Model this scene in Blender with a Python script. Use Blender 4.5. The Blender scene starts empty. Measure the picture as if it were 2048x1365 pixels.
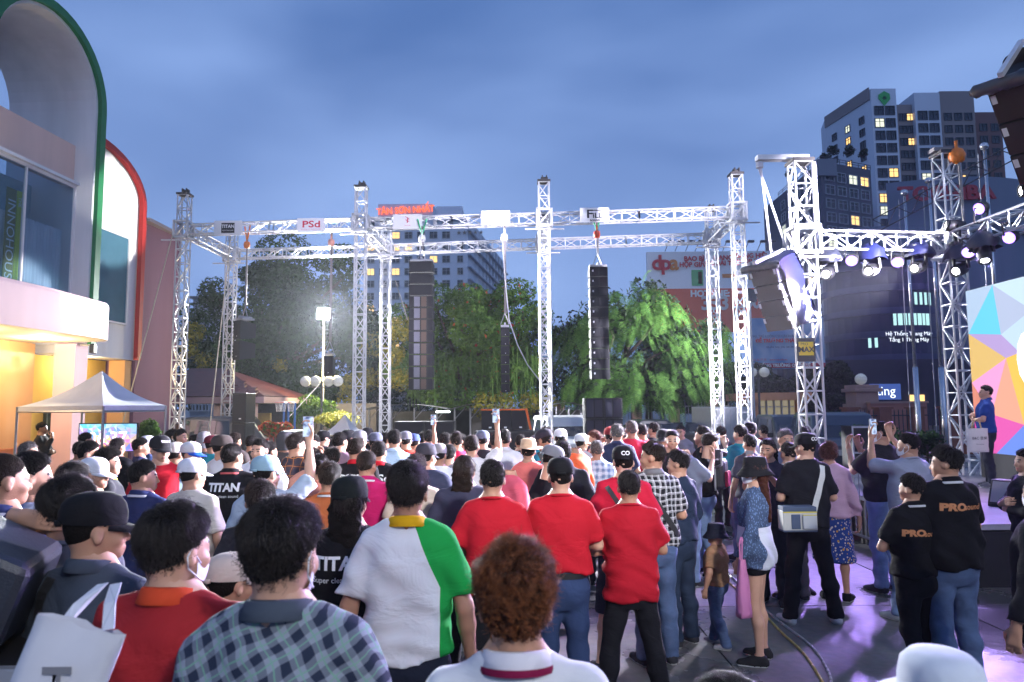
import bpy, bmesh, math, random
import numpy as np
from mathutils import Vector, Matrix, Euler
R = math.radians
scene = bpy.context.scene
C = scene.collection
# ---------------------------------------------------------------- camera
FPX, CX, CY, HZ, CAMH = 1400.0, 1024.0, 682.5, 812.0, 2.0
cam_data = bpy.data.cameras.new('camera'); cam = bpy.data.objects.new('camera', cam_data); C.objects.link(cam)
cam_data.sensor_width = 36.0; cam_data.lens = 36.0 * FPX / 2048.0
cam_data.clip_start = 0.05; cam_data.clip_end = 3000
PITCH = math.atan((HZ - CY) / FPX)
CAM_ROT = (Matrix.Rotation(math.pi / 2 + PITCH, 3, 'X') @ Matrix.Rotation(R(-0.52), 3, 'Z'))
cam.matrix_world = Matrix.Translation((0, 0, CAMH)) @ CAM_ROT.to_4x4()
cam_data.dof.use_dof = True; cam_data.dof.focus_distance = 7.0; cam_data.dof.aperture_fstop = 4.0
scene.camera = cam
# ---------------------------------------------------------------- world: dusk sky, thin cloud
world = bpy.data.worlds.new('World'); scene.world = world; world.use_nodes = True
wn, wl = world.node_tree.nodes, world.node_tree.links
wn.clear()
w_out = wn.new('ShaderNodeOutputWorld'); w_bg = wn.new('ShaderNodeBackground')
w_sky = wn.new('ShaderNodeTexSky'); w_sky.sky_type = 'NISHITA'; w_sky.sun_disc = False
w_sky.sun_elevation = R(1.0); w_sky.sun_rotation = R(200); w_sky.air_density = 1.0; w_sky.dust_density = 0.6; w_sky.ozone_density = 4.0
w_tc = wn.new('ShaderNodeTexCoord'); w_map = wn.new('ShaderNodeMapping')
w_map.inputs['Scale'].default_value = (1.0, 1.0, 2.6)
wl.new(w_tc.outputs['Generated'], w_map.inputs['Vector'])
w_n1 = wn.new('ShaderNodeTexNoise'); w_n1.inputs['Scale'].default_value = 1.7; w_n1.inputs['Detail'].default_value = 3.5; w_n1.inputs['Roughness'].default_value = 0.42
w_n1.inputs['Distortion'].default_value = 0.25
wl.new(w_map.outputs['Vector'], w_n1.inputs['Vector'])
w_r = wn.new('ShaderNodeValToRGB'); w_r.color_ramp.elements[0].position = 0.32; w_r.color_ramp.elements[1].position = 0.70
w_r.color_ramp.elements[0].color = (0.034, 0.095, 0.285, 1); w_r.color_ramp.elements[1].color = (0.19, 0.305, 0.60, 1)
wl.new(w_n1.outputs['Fac'], w_r.inputs['Fac'])
w_sm = wn.new('ShaderNodeMix'); w_sm.data_type = 'RGBA'; w_sm.blend_type = 'MIX'; w_sm.inputs[0].default_value = 0.94
w_sk = wn.new('ShaderNodeVectorMath'); w_sk.operation = 'SCALE'; w_sk.inputs['Scale'].default_value = 0.10
wl.new(w_sky.outputs['Color'], w_sk.inputs[0])
w_sp = wn.new('ShaderNodeSeparateXYZ'); wl.new(w_tc.outputs['Generated'], w_sp.inputs[0])
w_el = wn.new('ShaderNodeMapRange'); w_el.inputs['From Min'].default_value = 0.02; w_el.inputs['From Max'].default_value = 0.50; w_el.inputs['To Min'].default_value = 0.30; w_el.inputs['To Max'].default_value = 0.0; wl.new(w_sp.outputs['Z'], w_el.inputs['Value'])
w_hz = wn.new('ShaderNodeMix'); w_hz.data_type = 'RGBA'; w_hz.inputs[7].default_value = (0.32, 0.44, 0.74, 1); wl.new(w_el.outputs['Result'], w_hz.inputs[0]); wl.new(w_r.outputs['Color'], w_hz.inputs[6])
wl.new(w_sk.outputs['Vector'], w_sm.inputs[6]); wl.new(w_hz.outputs[2], w_sm.inputs[7])
wl.new(w_sm.outputs[2], w_bg.inputs['Color']); w_bg.inputs['Strength'].default_value = 1.0
wl.new(w_bg.outputs['Background'], w_out.inputs['Surface'])
# the last daylight behind the cloud: very faint and very soft
sun_d = bpy.data.lights.new('sun', 'SUN'); sun_d.energy = 0.12; sun_d.angle = R(30); sun_d.color = (0.75, 0.85, 1.0)
sun = bpy.data.objects.new('sun', sun_d); C.objects.link(sun); sun.rotation_euler = (R(50), 0, R(20))
vs = scene.view_settings
vs.view_transform = 'Standard'; vs.look = 'None'; vs.gamma = 1.0; vs.exposure = 0.5; vs.use_curve_mapping = False
cy = scene.cycles
cy.use_denoising = True; cy.max_bounces = 5; cy.diffuse_bounces = 2; cy.glossy_bounces = 3; cy.transmission_bounces = 4
cy.transparent_max_bounces = 8; cy.volume_bounces = 0; cy.sample_clamp_indirect = 4.0; cy.caustics_reflective = False; cy.caustics_refractive = False
cy.use_light_tree = True

def ray(px, py):
    return CAM_ROT @ Vector(((px - CX) / FPX, (CY - py) / FPX, -1.0))
def P(px, py, d):
    """the point seen at photo pixel (px, py), d metres ahead"""
    v = ray(px, py); return Vector((0, 0, CAMH)) + v * (d / v.y)
def PZ(px, py, z):
    v = ray(px, py); return Vector((0, 0, CAMH)) + v * ((z - CAMH) / v.z)
# ---------------------------------------------------------------- materials
MATS = {}
def nodes_of(m):
    return m.node_tree.nodes, m.node_tree.links
def mat(name, col, rough=0.7, metal=0.0, noise=0.0, nscale=8.0, bump=0.0, bscale=40.0, spec=0.5, sheen=0.0, coat=0.0, emit=None, estr=1.0, streak=0.0, world_pos=True):
    """plain procedural surface: colour broken up by noise, some streaks, some bump"""
    if name in MATS: return MATS[name]
    m = bpy.data.materials.new(name); m.use_nodes = True; MATS[name] = m
    n, l = nodes_of(m); b = n['Principled BSDF']
    b.inputs['Base Color'].default_value = (*col, 1); b.inputs['Roughness'].default_value = rough; b.inputs['Metallic'].default_value = metal
    b.inputs['Specular IOR Level'].default_value = spec
    if sheen: b.inputs['Sheen Weight'].default_value = sheen; b.inputs['Sheen Roughness'].default_value = 0.5
    if coat: b.inputs['Coat Weight'].default_value = coat
    if emit: b.inputs['Emission Color'].default_value = (*emit, 1); b.inputs['Emission Strength'].default_value = estr
    pos = None
    if noise or bump or streak:
        tc = n.new('ShaderNodeTexCoord'); pos = tc.outputs['Object']
    if noise or streak:
        nt = n.new('ShaderNodeTexNoise'); nt.inputs['Scale'].default_value = nscale; nt.inputs['Detail'].default_value = 6; nt.inputs['Roughness'].default_value = 0.62
        src = pos
        if streak:
            mp = n.new('ShaderNodeMapping'); mp.inputs['Scale'].default_value = (1, 1, 0.12); l.new(pos, mp.inputs['Vector']); src = mp.outputs['Vector']
        l.new(src, nt.inputs['Vector'])
        a = max(noise, streak)
        mr = n.new('ShaderNodeMapRange'); mr.inputs['From Min'].default_value = 0.25; mr.inputs['From Max'].default_value = 0.75
        mr.inputs['To Min'].default_value = 1 - a; mr.inputs['To Max'].default_value = 1 + a * 0.6
        l.new(nt.outputs['Fac'], mr.inputs['Value'])
        mx = n.new('ShaderNodeVectorMath'); mx.operation = 'SCALE'; mx.inputs[0].default_value = col
        l.new(mr.outputs['Result'], mx.inputs['Scale']); l.new(mx.outputs['Vector'], b.inputs['Base Color'])
    if bump:
        nb = n.new('ShaderNodeTexNoise'); nb.inputs['Scale'].default_value = bscale; nb.inputs['Detail'].default_value = 4
        l.new(pos, nb.inputs['Vector'])
        bp = n.new('ShaderNodeBump'); bp.inputs['Strength'].default_value = bump; bp.inputs['Distance'].default_value = 0.01
        l.new(nb.outputs['Fac'], bp.inputs['Height']); l.new(bp.outputs['Normal'], b.inputs['Normal'])
    return m
def emat(name, col, s):
    if name in MATS: return MATS[name]
    m = bpy.data.materials.new(name); m.use_nodes = True; MATS[name] = m
    n, l = nodes_of(m); n.clear(); o = n.new('ShaderNodeOutputMaterial'); e = n.new('ShaderNodeEmission')
    e.inputs['Color'].default_value = (*col, 1); e.inputs['Strength'].default_value = s; l.new(e.outputs[0], o.inputs['Surface'])
    return m
# ---------------------------------------------------------------- objects
def link(o, parent=None):
    C.objects.link(o)
    if parent is not None: o.parent = parent
    return o
def tag(o, label=None, cat=None, group=None, kind=None):
    if label: o['label'] = label
    if cat: o['category'] = cat
    if group: o['group'] = group
    if kind: o['kind'] = kind
    return o
def empty(name, loc=(0, 0, 0), rz=0.0, label=None, cat=None, group=None, s=1.0):
    o = bpy.data.objects.new(name, None); C.objects.link(o); o.empty_display_size = 0.1
    o.location = loc; o.rotation_euler = (0, 0, rz); o.scale = (s, s, s)
    return tag(o, label, cat, group)
def mesh_from(name, v, f, m=None, smooth=False):
    me = bpy.data.meshes.new(name); me.from_pydata([tuple(x) for x in v], [], [tuple(x) for x in f]); me.update()
    if m is not None:
        for mm in (m if isinstance(m, (list, tuple)) else [m]): me.materials.append(mm)
    if smooth: me.polygons.foreach_set('use_smooth', [True] * len(me.polygons))
    return me
def np_mesh(name, V, F, m=None, smooth=True, midx=None):
    """fast mesh from numpy arrays of verts (n,3) and quads or tris (k,4|3)"""
    me = bpy.data.meshes.new(name); k = F.shape[1]
    me.vertices.add(len(V)); me.vertices.foreach_set('co', np.ascontiguousarray(V, np.float32).ravel())
    me.loops.add(F.size); me.loops.foreach_set('vertex_index', np.ascontiguousarray(F, np.int32).ravel())
    me.polygons.add(len(F)); me.polygons.foreach_set('loop_start', np.arange(0, F.size, k, dtype=np.int32))
    me.polygons.foreach_set('loop_total', np.full(len(F), k, np.int32))
    if smooth: me.polygons.foreach_set('use_smooth', np.ones(len(F), bool))
    if midx is not None: me.polygons.foreach_set('material_index', np.ascontiguousarray(midx, np.int32))
    me.update(calc_edges=True); me.validate()
    if m is not None:
        for mm in (m if isinstance(m, (list, tuple)) else [m]): me.materials.append(mm)
    return me
class MB:
    """collects boxes, bars, tubes, prisms; build() links them as one mesh object"""
    def __init__(s): s.v = []; s.f = []
    def add(s, v, f):
        o = len(s.v); s.v += [Vector(x) for x in v]; s.f += [tuple(i + o for i in q) for q in f]; return s
    def box(s, c, d, rot=None):
        x, y, z = d[0] / 2, d[1] / 2, d[2] / 2
        vs_ = [Vector((sx * x, sy * y, sz * z)) for sz in (-1, 1) for sx, sy in ((-1, -1), (1, -1), (1, 1), (-1, 1))]
        if rot is not None: vs_ = [rot @ q for q in vs_]
        c = Vector(c)
        return s.add([q + c for q in vs_], [(3, 2, 1, 0), (4, 5, 6, 7), (0, 1, 5, 4), (1, 2, 6, 5), (2, 3, 7, 6), (3, 0, 4, 7)])
    def bar(s, a, b, w, h=None, n=4, w2=None, caps=True):
        """a straight bar from a to b, n sided, radius w (w2 at the end)"""
        a, b = Vector(a), Vector(b); d = (b - a)
        if d.length < 1e-6: return s
        z = d.normalized(); x = z.orthogonal().normalized() if abs(z.z) < 0.98 else Vector((1, 0, 0))
        if abs(z.z) < 0.98: x = z.cross(Vector((0, 0, 1))).normalized()
        y = z.cross(x).normalized(); w2 = w if w2 is None else w2; h = h or 1.0
        off = math.pi / n if n == 4 else 0
        k = math.sqrt(2) if n == 4 else 1
        r1 = [a + (x * math.cos(off + 2 * math.pi * i / n) + y * math.sin(off + 2 * math.pi * i / n) * h) * w * k for i in range(n)]
        r2 = [b + (x * math.cos(off + 2 * math.pi * i / n) + y * math.sin(off + 2 * math.pi * i / n) * h) * w2 * k for i in range(n)]
        f = [(i, (i + 1) % n, n + (i + 1) % n, n + i) for i in range(n)]
        if caps: f += [tuple(range(n - 1, -1, -1)), tuple(range(n, 2 * n))]
        return s.add(r1 + r2, f)
    def path(s, pts, r, n=6, radii=None):
        for i in range(len(pts) - 1):
            s.bar(pts[i], pts[i + 1], radii[i] if radii else r, n=n, w2=radii[i + 1] if radii else r)
        return s
    def quad(s, a, b, c, d): return s.add([a, b, c, d], [(0, 1, 2, 3)])
    def poly(s, pts): return s.add(pts, [tuple(range(len(pts)))])
    def prism(s, pts, dv):
        """a closed outline pushed along dv"""
        n = len(pts); dv = Vector(dv); p = [Vector(q) for q in pts]
        return s.add(p + [q + dv for q in p], [tuple(range(n - 1, -1, -1)), tuple(range(n, 2 * n))] + [(i, (i + 1) % n, n + (i + 1) % n, n + i) for i in range(n)])
    def lathe(s, prof, c=(0, 0, 0), n=16, M=None):
        vs_ = []; c = Vector(c)
        for r, z in prof:
            for i in range(n):
                q = Vector((r * math.cos(2 * math.pi * i / n), r * math.sin(2 * math.pi * i / n), z))
                vs_.append((M @ q if M is not None else q) + c)
        f = [(j * n + i, j * n + (i + 1) % n, (j + 1) * n + (i + 1) % n, (j + 1) * n + i) for j in range(len(prof) - 1) for i in range(n)]
        return s.add(vs_, f)
    def mesh(s, name, m=None, smooth=False, fix=True):
        me = mesh_from(name, s.v, s.f, m, smooth)
        if fix:
            bm = bmesh.new(); bm.from_mesh(me); bmesh.ops.recalc_face_normals(bm, faces=bm.faces); bm.to_mesh(me); bm.free()
        return me
    def build(s, name, m=None, parent=None, smooth=False, fix=True, bevel=0.0):
        o = bpy.data.objects.new(name, s.mesh(name, m, smooth, fix)); link(o, parent)
        if bevel:
            b = o.modifiers.new('bevel', 'BEVEL'); b.width = bevel; b.segments = 2; b.limit_method = 'ANGLE'
        return o
def inst(name, me, parent=None, loc=(0, 0, 0), rz=0.0, M=None):
    o = bpy.data.objects.new(name, me); link(o, parent)
    if M is not None: o.matrix_local = M
    else: o.location = loc; o.rotation_euler = (0, 0, rz)
    return o
def text_mesh(txt, size, m, extrude=0.0, align='CENTER', bold=0.0, xs=1.0, shear=0.0, spacing=1.0):
    """lettering as a mesh in its own x-y plane"""
    cu = bpy.data.curves.new('lettering', 'FONT'); cu.body = txt; cu.size = size; cu.align_x = align; cu.align_y = 'CENTER'
    cu.extrude = extrude; cu.offset = bold; cu.shear = shear; cu.space_character = spacing; cu.resolution_u = 3
    o = bpy.data.objects.new('tmp', cu); C.objects.link(o)
    dg = bpy.context.evaluated_depsgraph_get(); me = bpy.data.meshes.new_from_object(o.evaluated_get(dg))
    bpy.data.objects.remove(o); bpy.data.curves.remove(cu)
    if xs != 1.0:
        me.transform(Matrix.Diagonal((xs, 1, 1, 1)))
    me.materials.clear(); me.materials.append(m); return me
def face_matrix(loc, right, up):
    """places an x-y drawing so that x runs along right and y along up"""
    x = Vector(right).normalized(); z = x.cross(Vector(up)).normalized(); y = z.cross(x)
    M = Matrix((x, y, z)).transposed().to_4x4(); M.translation = Vector(loc); return M
def lettering(txt, size, m, loc, right, up, parent, name='lettering', **k):
    me = text_mesh(txt, size, m, **k); me.name = name
    o = bpy.data.objects.new(name, me); link(o, parent)
    M = face_matrix(loc, right, up)
    if parent is not None: M = parent.matrix_basis.inverted() @ M
    o.matrix_local = M
    return o
# ================================================================ setting
def wb(mb, name, m, parent=None, smooth=False, fix=True, bevel=0.0):
    """build a mesh drawn in world coordinates under a parent that stands somewhere"""
    o = mb.build(name, m, parent, smooth, fix, bevel)
    if parent is not None: o.matrix_local = parent.matrix_basis.inverted()
    return o
def root(name, loc, label, cat, group=None):
    return empty(name, loc, 0, label, cat, group)
rnd = random.Random(7)
# ---- ground
def wet_concrete():
    m = bpy.data.materials.new('wet_concrete'); m.use_nodes = True; n, l = nodes_of(m); b = n['Principled BSDF']
    g = n.new('ShaderNodeNewGeometry'); oi = n.new('ShaderNodeObjectInfo')
    a = n.new('ShaderNodeTexNoise'); a.inputs['Scale'].default_value = 0.55; a.inputs['Detail'].default_value = 7; a.inputs['Roughness'].default_value = 0.6
    c = n.new('ShaderNodeTexNoise'); c.inputs['Scale'].default_value = 14; c.inputs['Detail'].default_value = 6
    l.new(g.outputs['Position'], a.inputs['Vector']); l.new(g.outputs['Position'], c.inputs['Vector'])
    r = n.new('ShaderNodeValToRGB'); e = r.color_ramp.elements; e[0].position = 0.34; e[0].color = (0.060, 0.055, 0.052, 1); e[1].position = 0.66; e[1].color = (0.17, 0.157, 0.148, 1)
    l.new(a.outputs['Fac'], r.inputs['Fac'])
    mx = n.new('ShaderNodeMix'); mx.data_type = 'RGBA'; mx.blend_type = 'OVERLAY'; mx.inputs[0].default_value = 0.55
    l.new(r.outputs['Color'], mx.inputs[6]); l.new(c.outputs['Color'], mx.inputs[7])
    hs = n.new('ShaderNodeHueSaturation'); hs.inputs['Saturation'].default_value = 0.35; l.new(mx.outputs[2], hs.inputs['Color'])
    vv = n.new('ShaderNodeMapRange'); vv.inputs['To Min'].default_value = 0.82; vv.inputs['To Max'].default_value = 1.15; l.new(oi.outputs['Random'], vv.inputs['Value']); l.new(vv.outputs['Result'], hs.inputs['Value'])
    l.new(hs.outputs['Color'], b.inputs['Base Color'])
    rr = n.new('ShaderNodeMapRange'); rr.inputs['From Min'].default_value = 0.36; rr.inputs['From Max'].default_value = 0.62; rr.inputs['To Min'].default_value = 0.13; rr.inputs['To Max'].default_value = 0.52
    l.new(a.outputs['Fac'], rr.inputs['Value']); l.new(rr.outputs['Result'], b.inputs['Roughness'])
    bp = n.new('ShaderNodeBump'); bp.inputs['Strength'].default_value = 0.35; bp.inputs['Distance'].default_value = 0.006; l.new(c.outputs['Fac'], bp.inputs['Height']); l.new(bp.outputs['Normal'], b.inputs['Normal'])
    b.inputs['Specular IOR Level'].default_value = 0.42
    return m
M_CONC = wet_concrete()
gm = MB(); gm.quad((-600, -60, 0), (600, -60, 0), (600, 900, 0), (-600, 900, 0))
ground = gm.build('ground', mat('ground_dark', (0.045, 0.045, 0.045), 0.45, noise=0.3, nscale=0.8)); tag(ground, kind='structure')
SL = 2.6; sb = MB(); sb.box((0, 0, 0.0), (SL - 0.018, SL - 0.018, 0.016)); slab_me = sb.mesh('concrete_slab', M_CONC)
for i in range(-4, 8):
    for j in range(0, 12):
        inst('concrete_slab', slab_me, ground, (i * SL + 0.35, j * SL + 0.6, 0.004 + 0.002 * rnd.random()))
# ---- left exhibition building
def xf(y): return -11.5 + 0.061 * y
def LB(y, out, z): return Vector((xf(y) + out, y - 0.061 * out, z))
M_WHITE = mat('white_render', (0.80, 0.78, 0.80), 0.8, noise=0.06, nscale=1.2, streak=0.14)
M_PINK = mat('pink_render', (0.76, 0.48, 0.50), 0.8, noise=0.08, nscale=1.0, bump=0.1, streak=0.12)
M_PEACH = mat('peach_render', (0.80, 0.56, 0.48), 0.8, noise=0.08, nscale=1.0, streak=0.14)
M_ORANGE = mat('orange_render', (0.66, 0.37, 0.17), 0.8, noise=0.08, nscale=1.0)
M_YEL = mat('yellow_render', (0.74, 0.50, 0.12), 0.8, noise=0.08, nscale=1.0)
M_PURP = mat('purple_render', (0.27, 0.14, 0.20), 0.85, noise=0.12, nscale=0.9, streak=0.12)
M_GREEN = mat('green_trim', (0.012, 0.16, 0.055), 0.55, noise=0.1); M_RED = mat('red_trim', (0.42, 0.02, 0.015), 0.55, noise=0.1)
M_TERRA = mat('terracotta_render', (0.36, 0.12, 0.05), 0.85, noise=0.12)
def glass(name, col, rough=0.06, mixf=0.55):
    if name in MATS: return MATS[name]
    m = bpy.data.materials.new(name); m.use_nodes = True; MATS[name] = m; n, l = nodes_of(m); n.clear()
    o = n.new('ShaderNodeOutputMaterial'); t = n.new('ShaderNodeBsdfTransparent'); g = n.new('ShaderNodeBsdfPrincipled'); mx = n.new('ShaderNodeMixShader')
    g.inputs['Base Color'].default_value = (*col, 1); g.inputs['Roughness'].default_value = rough; t.inputs['Color'].default_value = (0.85, 0.93, 1.0, 1)
    mx.inputs[0].default_value = mixf; l.new(t.outputs[0], mx.inputs[1]); l.new(g.outputs[0], mx.inputs[2]); l.new(mx.outputs[0], o.inputs['Surface']); return m
M_GLASS = glass('window_glass', (0.05, 0.13, 0.18), 0.05, 0.22)
lb = root('exhibition_hall', LB(16, 0, 0), 'pastel exhibition hall with tall green and red edged arches and pink balcony', 'building')
def arch_pts(y0, y1, zs, zt, zb, n=20, shrink=0.0):
    """outline of a leg-and-arch opening in (y, z): up one leg, over, down the other"""
    cy_, ry_ = (y0 + y1) / 2, (y1 - y0) / 2 - shrink
    pts = [(cy_ - ry_, zb)]
    for i in range(n + 1):
        a = math.pi - math.pi * i / n; pts.append((cy_ + ry_ * math.cos(a), zs + (zt - zs - shrink) * math.sin(a)))
    pts.append((cy_ + ry_, zb)); return pts
def arch_band(y0, y1, zs, zt, zb, w, o0, o1, name, m):
    A, B = arch_pts(y0, y1, zs, zt, zb), arch_pts(y0, y1, zs, zt, zb, shrink=w); b = MB(); n = len(A)
    v = [LB(y, o1, z) for y, z in A] + [LB(y, o1, z) for y, z in B] + [LB(y, o0, z) for y, z in A] + [LB(y, o0, z) for y, z in B]
    f = []
    for i in range(n - 1):
        f += [(i, i + 1, n + i + 1, n + i), (2 * n + i, 3 * n + i, 3 * n + i + 1, 2 * n + i + 1), (i, 2 * n + i, 2 * n + i + 1, i + 1), (n + i, n + i + 1, 3 * n + i + 1, 3 * n + i)]
    f += [(0, n, 3 * n, 2 * n), (n - 1, 3 * n - 1, 4 * n - 1, 2 * n - 1)]
    b.add(v, f); return wb(b, name, m, lb)
GA = (13.55, 17.35, 9.55, 11.40, 3.6); RA = (15.70, 20.10, 7.90, 9.22, 3.40)
arch_band(*GA, 0.20, 0.0, 0.10, 'arch_trim', M_GREEN)
arch_band(*[GA[0] + 0.03, GA[1] - 0.03, GA[2], GA[3] - 0.03, GA[4]], 0.24, -2.3, -0.002, 'arch_vault', M_WHITE)
def half(pts, y0): # only the half of the red arch that stands clear of the green one
    q = [(max(y, y0), z) for y, z in pts if y > y0 - 0.25]; return q
b = MB(); A_, B_ = arch_pts(*RA[:5])[11:], arch_pts(*RA[:5], shrink=0.17)[11:]
b.prism([LB(y, -0.42, z) for y, z in A_] + [LB(y, -0.42, z) for y, z in reversed(B_)], LB(0, -0.13, 0) - LB(0, 0, 0)); wb(b, 'arch_trim', M_RED, lb)
b = MB(); pts = [(17.20, RA[4])] + [(17.20, RA[3] - 0.03)] + arch_pts(RA[0] + 0.02, RA[1] - 0.02, RA[2], RA[3] - 0.02, RA[4])[11:]
b.prism([LB(y, -0.60, z) for y, z in pts], LB(0, -0.9, 0) - LB(0, 0, 0)); wb(b, 'arch_wall', M_WHITE, lb)
# glazing set into the red arch bay
def pane(y0, y1, z0, z1, out, m, name='window', fr=0.05, frm=None, parent=lb, mull=0):
    f = MB(); frm = frm or M_WHITE
    for ya, yb, za, zb in ((y0, y1, z0, z0 + fr), (y0, y1, z1 - fr, z1), (y0, y0 + fr, z0 + fr, z1 - fr), (y1 - fr, y1, z0 + fr, z1 - fr)):
        c = (LB(ya, out, za) + LB(yb, out, zb)) / 2; f.box(c, (0.09, yb - ya, zb - za), Matrix.Rotation(-0.061, 3, 'Z'))
    for k in range(mull):
        yy = y0 + (y1 - y0) * (k + 1) / (mull + 1); f.box(LB(yy, out, (z0 + z1) / 2), (0.07, 0.045, z1 - z0 - 2 * fr), Matrix.Rotation(-0.061, 3, 'Z'))
    o = wb(f, name, frm, parent)
    g = MB(); g.box(LB((y0 + y1) / 2, out, (z0 + z1) / 2), (0.012, y1 - y0 - fr, z1 - z0 - fr), Matrix.Rotation(-0.061, 3, 'Z'))
    q = g.build('pane', m, o); return o
M_DGLASS = mat('blue_glass', (0.06, 0.15, 0.21), 0.06, noise=0.25, nscale=0.7, spec=0.8)
M_ALU = mat('aluminium', (0.55, 0.55, 0.58), 0.4, metal=0.7)
pane(17.65, 19.55, 4.35, 6.86, -0.57, M_DGLASS, mull=0)
# the recessed wall, glass and curtain inside the green arch
b = MB(); b.prism([LB(13.8, -0.5, 7.62), LB(17.1, -0.5, 7.62), LB(17.1, -0.5, 8.62), LB(13.8, -0.5, 8.62)], (-0.35, 0, 0)); wb(b, 'parapet_wall', M_PEACH, lb)
pane(13.82, 17.09, 4.76, 7.58, -0.46, M_GLASS, mull=1, fr=0.07)
b = MB(); b.box(LB(15.45, -0.40, 7.62), (0.14, 3.3, 0.07), Matrix.Rotation(-0.061, 3, 'Z')); wb(b, 'window_head', M_WHITE, lb)
b = MB(); b.prism([LB(13.8, -1.6, 4.5), LB(17.1, -1.6, 4.5), LB(17.1, -1.6, 7.62), LB(13.8, -1.6, 7.62)], (-0.1, 0, 0)); wb(b, 'room_wall', mat('room_blue', (0.45, 0.58, 0.66), 0.8, noise=0.2), lb)
v = []; NN = 140
for i in range(NN + 1):
    y = 13.85 + 3.2 * i / NN; o = -0.75 + 0.045 * math.sin(i * 1.35) + 0.015 * math.sin(i * 3.1)
    v += [LB(y, o, 4.72), LB(y, o, 6.45)]
b = MB(); b.add(v, [(2 * i, 2 * i + 2, 2 * i + 3, 2 * i + 1) for i in range(NN)]); wb(b, 'curtain', mat('curtain_cloth', (0.74, 0.78, 0.84), 0.85), lb, True)
# vertical banner behind the glass
M_OLIVE = mat('banner_olive', (0.28, 0.24, 0.05), 0.7); M_LIME = mat('banner_lime', (0.55, 0.62, 0.03), 0.7)
b = MB(); b.box(LB(15.25, -0.60, 5.85), (0.02, 0.30, 2.2)); ban = wb(b, 'hanging_banner', M_OLIVE, lb)
b = MB(); b.box(LB(15.49, -0.598, 5.85), (0.02, 0.16, 2.2)); wb(b, 'banner_stripe', M_LIME, lb)
me = text_mesh('INNOHOUSE', 0.34, mat('banner_white', (0.8, 0.8, 0.75), 0.7)); o = bpy.data.objects.new('lettering', me); link(o, ban)
o.matrix_local = face_matrix(LB(15.25, -0.585, 5.72), (0, 0, -1), (0, 1, 0))
me = text_mesh('THE', 0.13, mat('banner_white', (0.8, 0.8, 0.75), 0.7)); o = bpy.data.objects.new('lettering', me); link(o, ban)
o.matrix_local = face_matrix(LB(15.49, -0.584, 6.7), (0, 0, -1), (0, 1, 0))
# balcony band, rounded at its far end
out_l = [(6.0, 1.35), (15.7, 1.35), (15.95, 1.30), (16.15, 1.18), (16.30, 1.0), (16.38, 0.75), (16.40, -0.2)]
b = MB(); n = len(out_l); v = []
for z, sh in ((3.58, 0.0), (4.36, 0.0), (4.42, 0.05), (4.74, 1.2)):
    for y, o in out_l: v.append(LB(y - (0.05 if sh and y > 16 else 0), max(-0.2, o - sh), z))
f = [(k * n + i, k * n + i + 1, (k + 1) * n + i + 1, (k + 1) * n + i) for k in range(3) for i in range(n - 1)]
b.add(v, f); wb(b, 'balcony_band', M_PINK, lb, True)
b = MB(); b.poly([LB(y, o, 3.582) for y, o in out_l] + [LB(16.4, -1.6, 3.582), LB(6, -1.6, 3.582)]); wb(b, 'soffit', mat('soffit_cream', (0.66, 0.58, 0.42), 0.8, noise=0.05), lb)
# ground floor
b = MB(); b.prism([LB(6, -0.9, 0), LB(16.6, -0.9, 0), LB(16.6, -0.9, 3.58), LB(6, -0.9, 3.58)], (-0.2, 0, 0)); wb(b, 'ground_floor_wall', M_ORANGE, lb)
b = MB(); b.prism([LB(y, -0.88, z) for y, z in arch_pts(10.6, 14.3, 1.9, 2.95, 0.0)], (-0.05, 0, 0)); wb(b, 'arch_recess', M_YEL, lb)
b = MB(); b.prism([LB(6, -0.55, 0), LB(16.7, -0.55, 0), LB(16.7, -0.55, 1.15), LB(6, -0.55, 1.15)], (-0.3, 0, 0)); wb(b, 'plinth', M_TERRA, lb)
b = MB(); b.box(LB(16.95, -0.25, 1.79), (0.5, 0.5, 3.58)); wb(b, 'column', M_PINK, lb)
b = MB(); b.prism([LB(17.2, -1.4, 0), LB(20.0, -1.4, 0), LB(20.0, -1.4, 3.38), LB(17.2, -1.4, 3.38)], (-0.1, 0, 0)); wb(b, 'entrance_wall', M_YEL, lb)
b = MB(); b.box(LB(19.9, -0.9, 1.69), (0.45, 0.35, 3.38)); wb(b, 'column', M_ORANGE, lb)
pane(17.6, 18.9, 0.1, 2.2, -1.33, mat('dark_glass', (0.02, 0.03, 0.03), 0.08), 'door', frm=mat('door_frame', (0.03, 0.05, 0.05), 0.5))
for k in range(3):
    b = MB(); b.box(LB(12, 0.4 + 0.38 * k, 0.24 - 0.08 * k), (0.9 if k == 0 else 0.38, 9.0, 0.48 - 0.16 * k)); wb(b, 'step', mat('step_stone', (0.36, 0.30, 0.22), 0.6, noise=0.15), lb)
# warm downlights in the soffit
for k, yy in enumerate((10.6, 13.2, 15.4)):
    q = LB(yy, 0.2, 3.57); b = MB(); b.lathe([(0.0, 0.004), (0.11, 0.004), (0.13, -0.012), (0.15, 0.0)], q + Vector((0, 0, -0.006)), 16); dl = wb(b, 'downlight', emat('downlight_warm', (1.0, 0.62, 0.2), 9.0), lb)
    L = bpy.data.lights.new('downlight', 'POINT'); L.energy = 105; L.color = (1.0, 0.80, 0.50); L.shadow_soft_size = 0.1; lo__ = bpy.data.objects.new('downlight_glow', L); C.objects.link(lo__); lo__.location = q + Vector((0, 0, -0.25))
q = LB(18.3, -1.0, 3.2); L = bpy.data.lights.new('downlight', 'POINT'); L.energy = 60; L.color = (1.0, 0.78, 0.4); L.shadow_soft_size = 0.1; lo__ = bpy.data.objects.new('downlight_glow', L); C.objects.link(lo__); lo__.location = q
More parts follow.
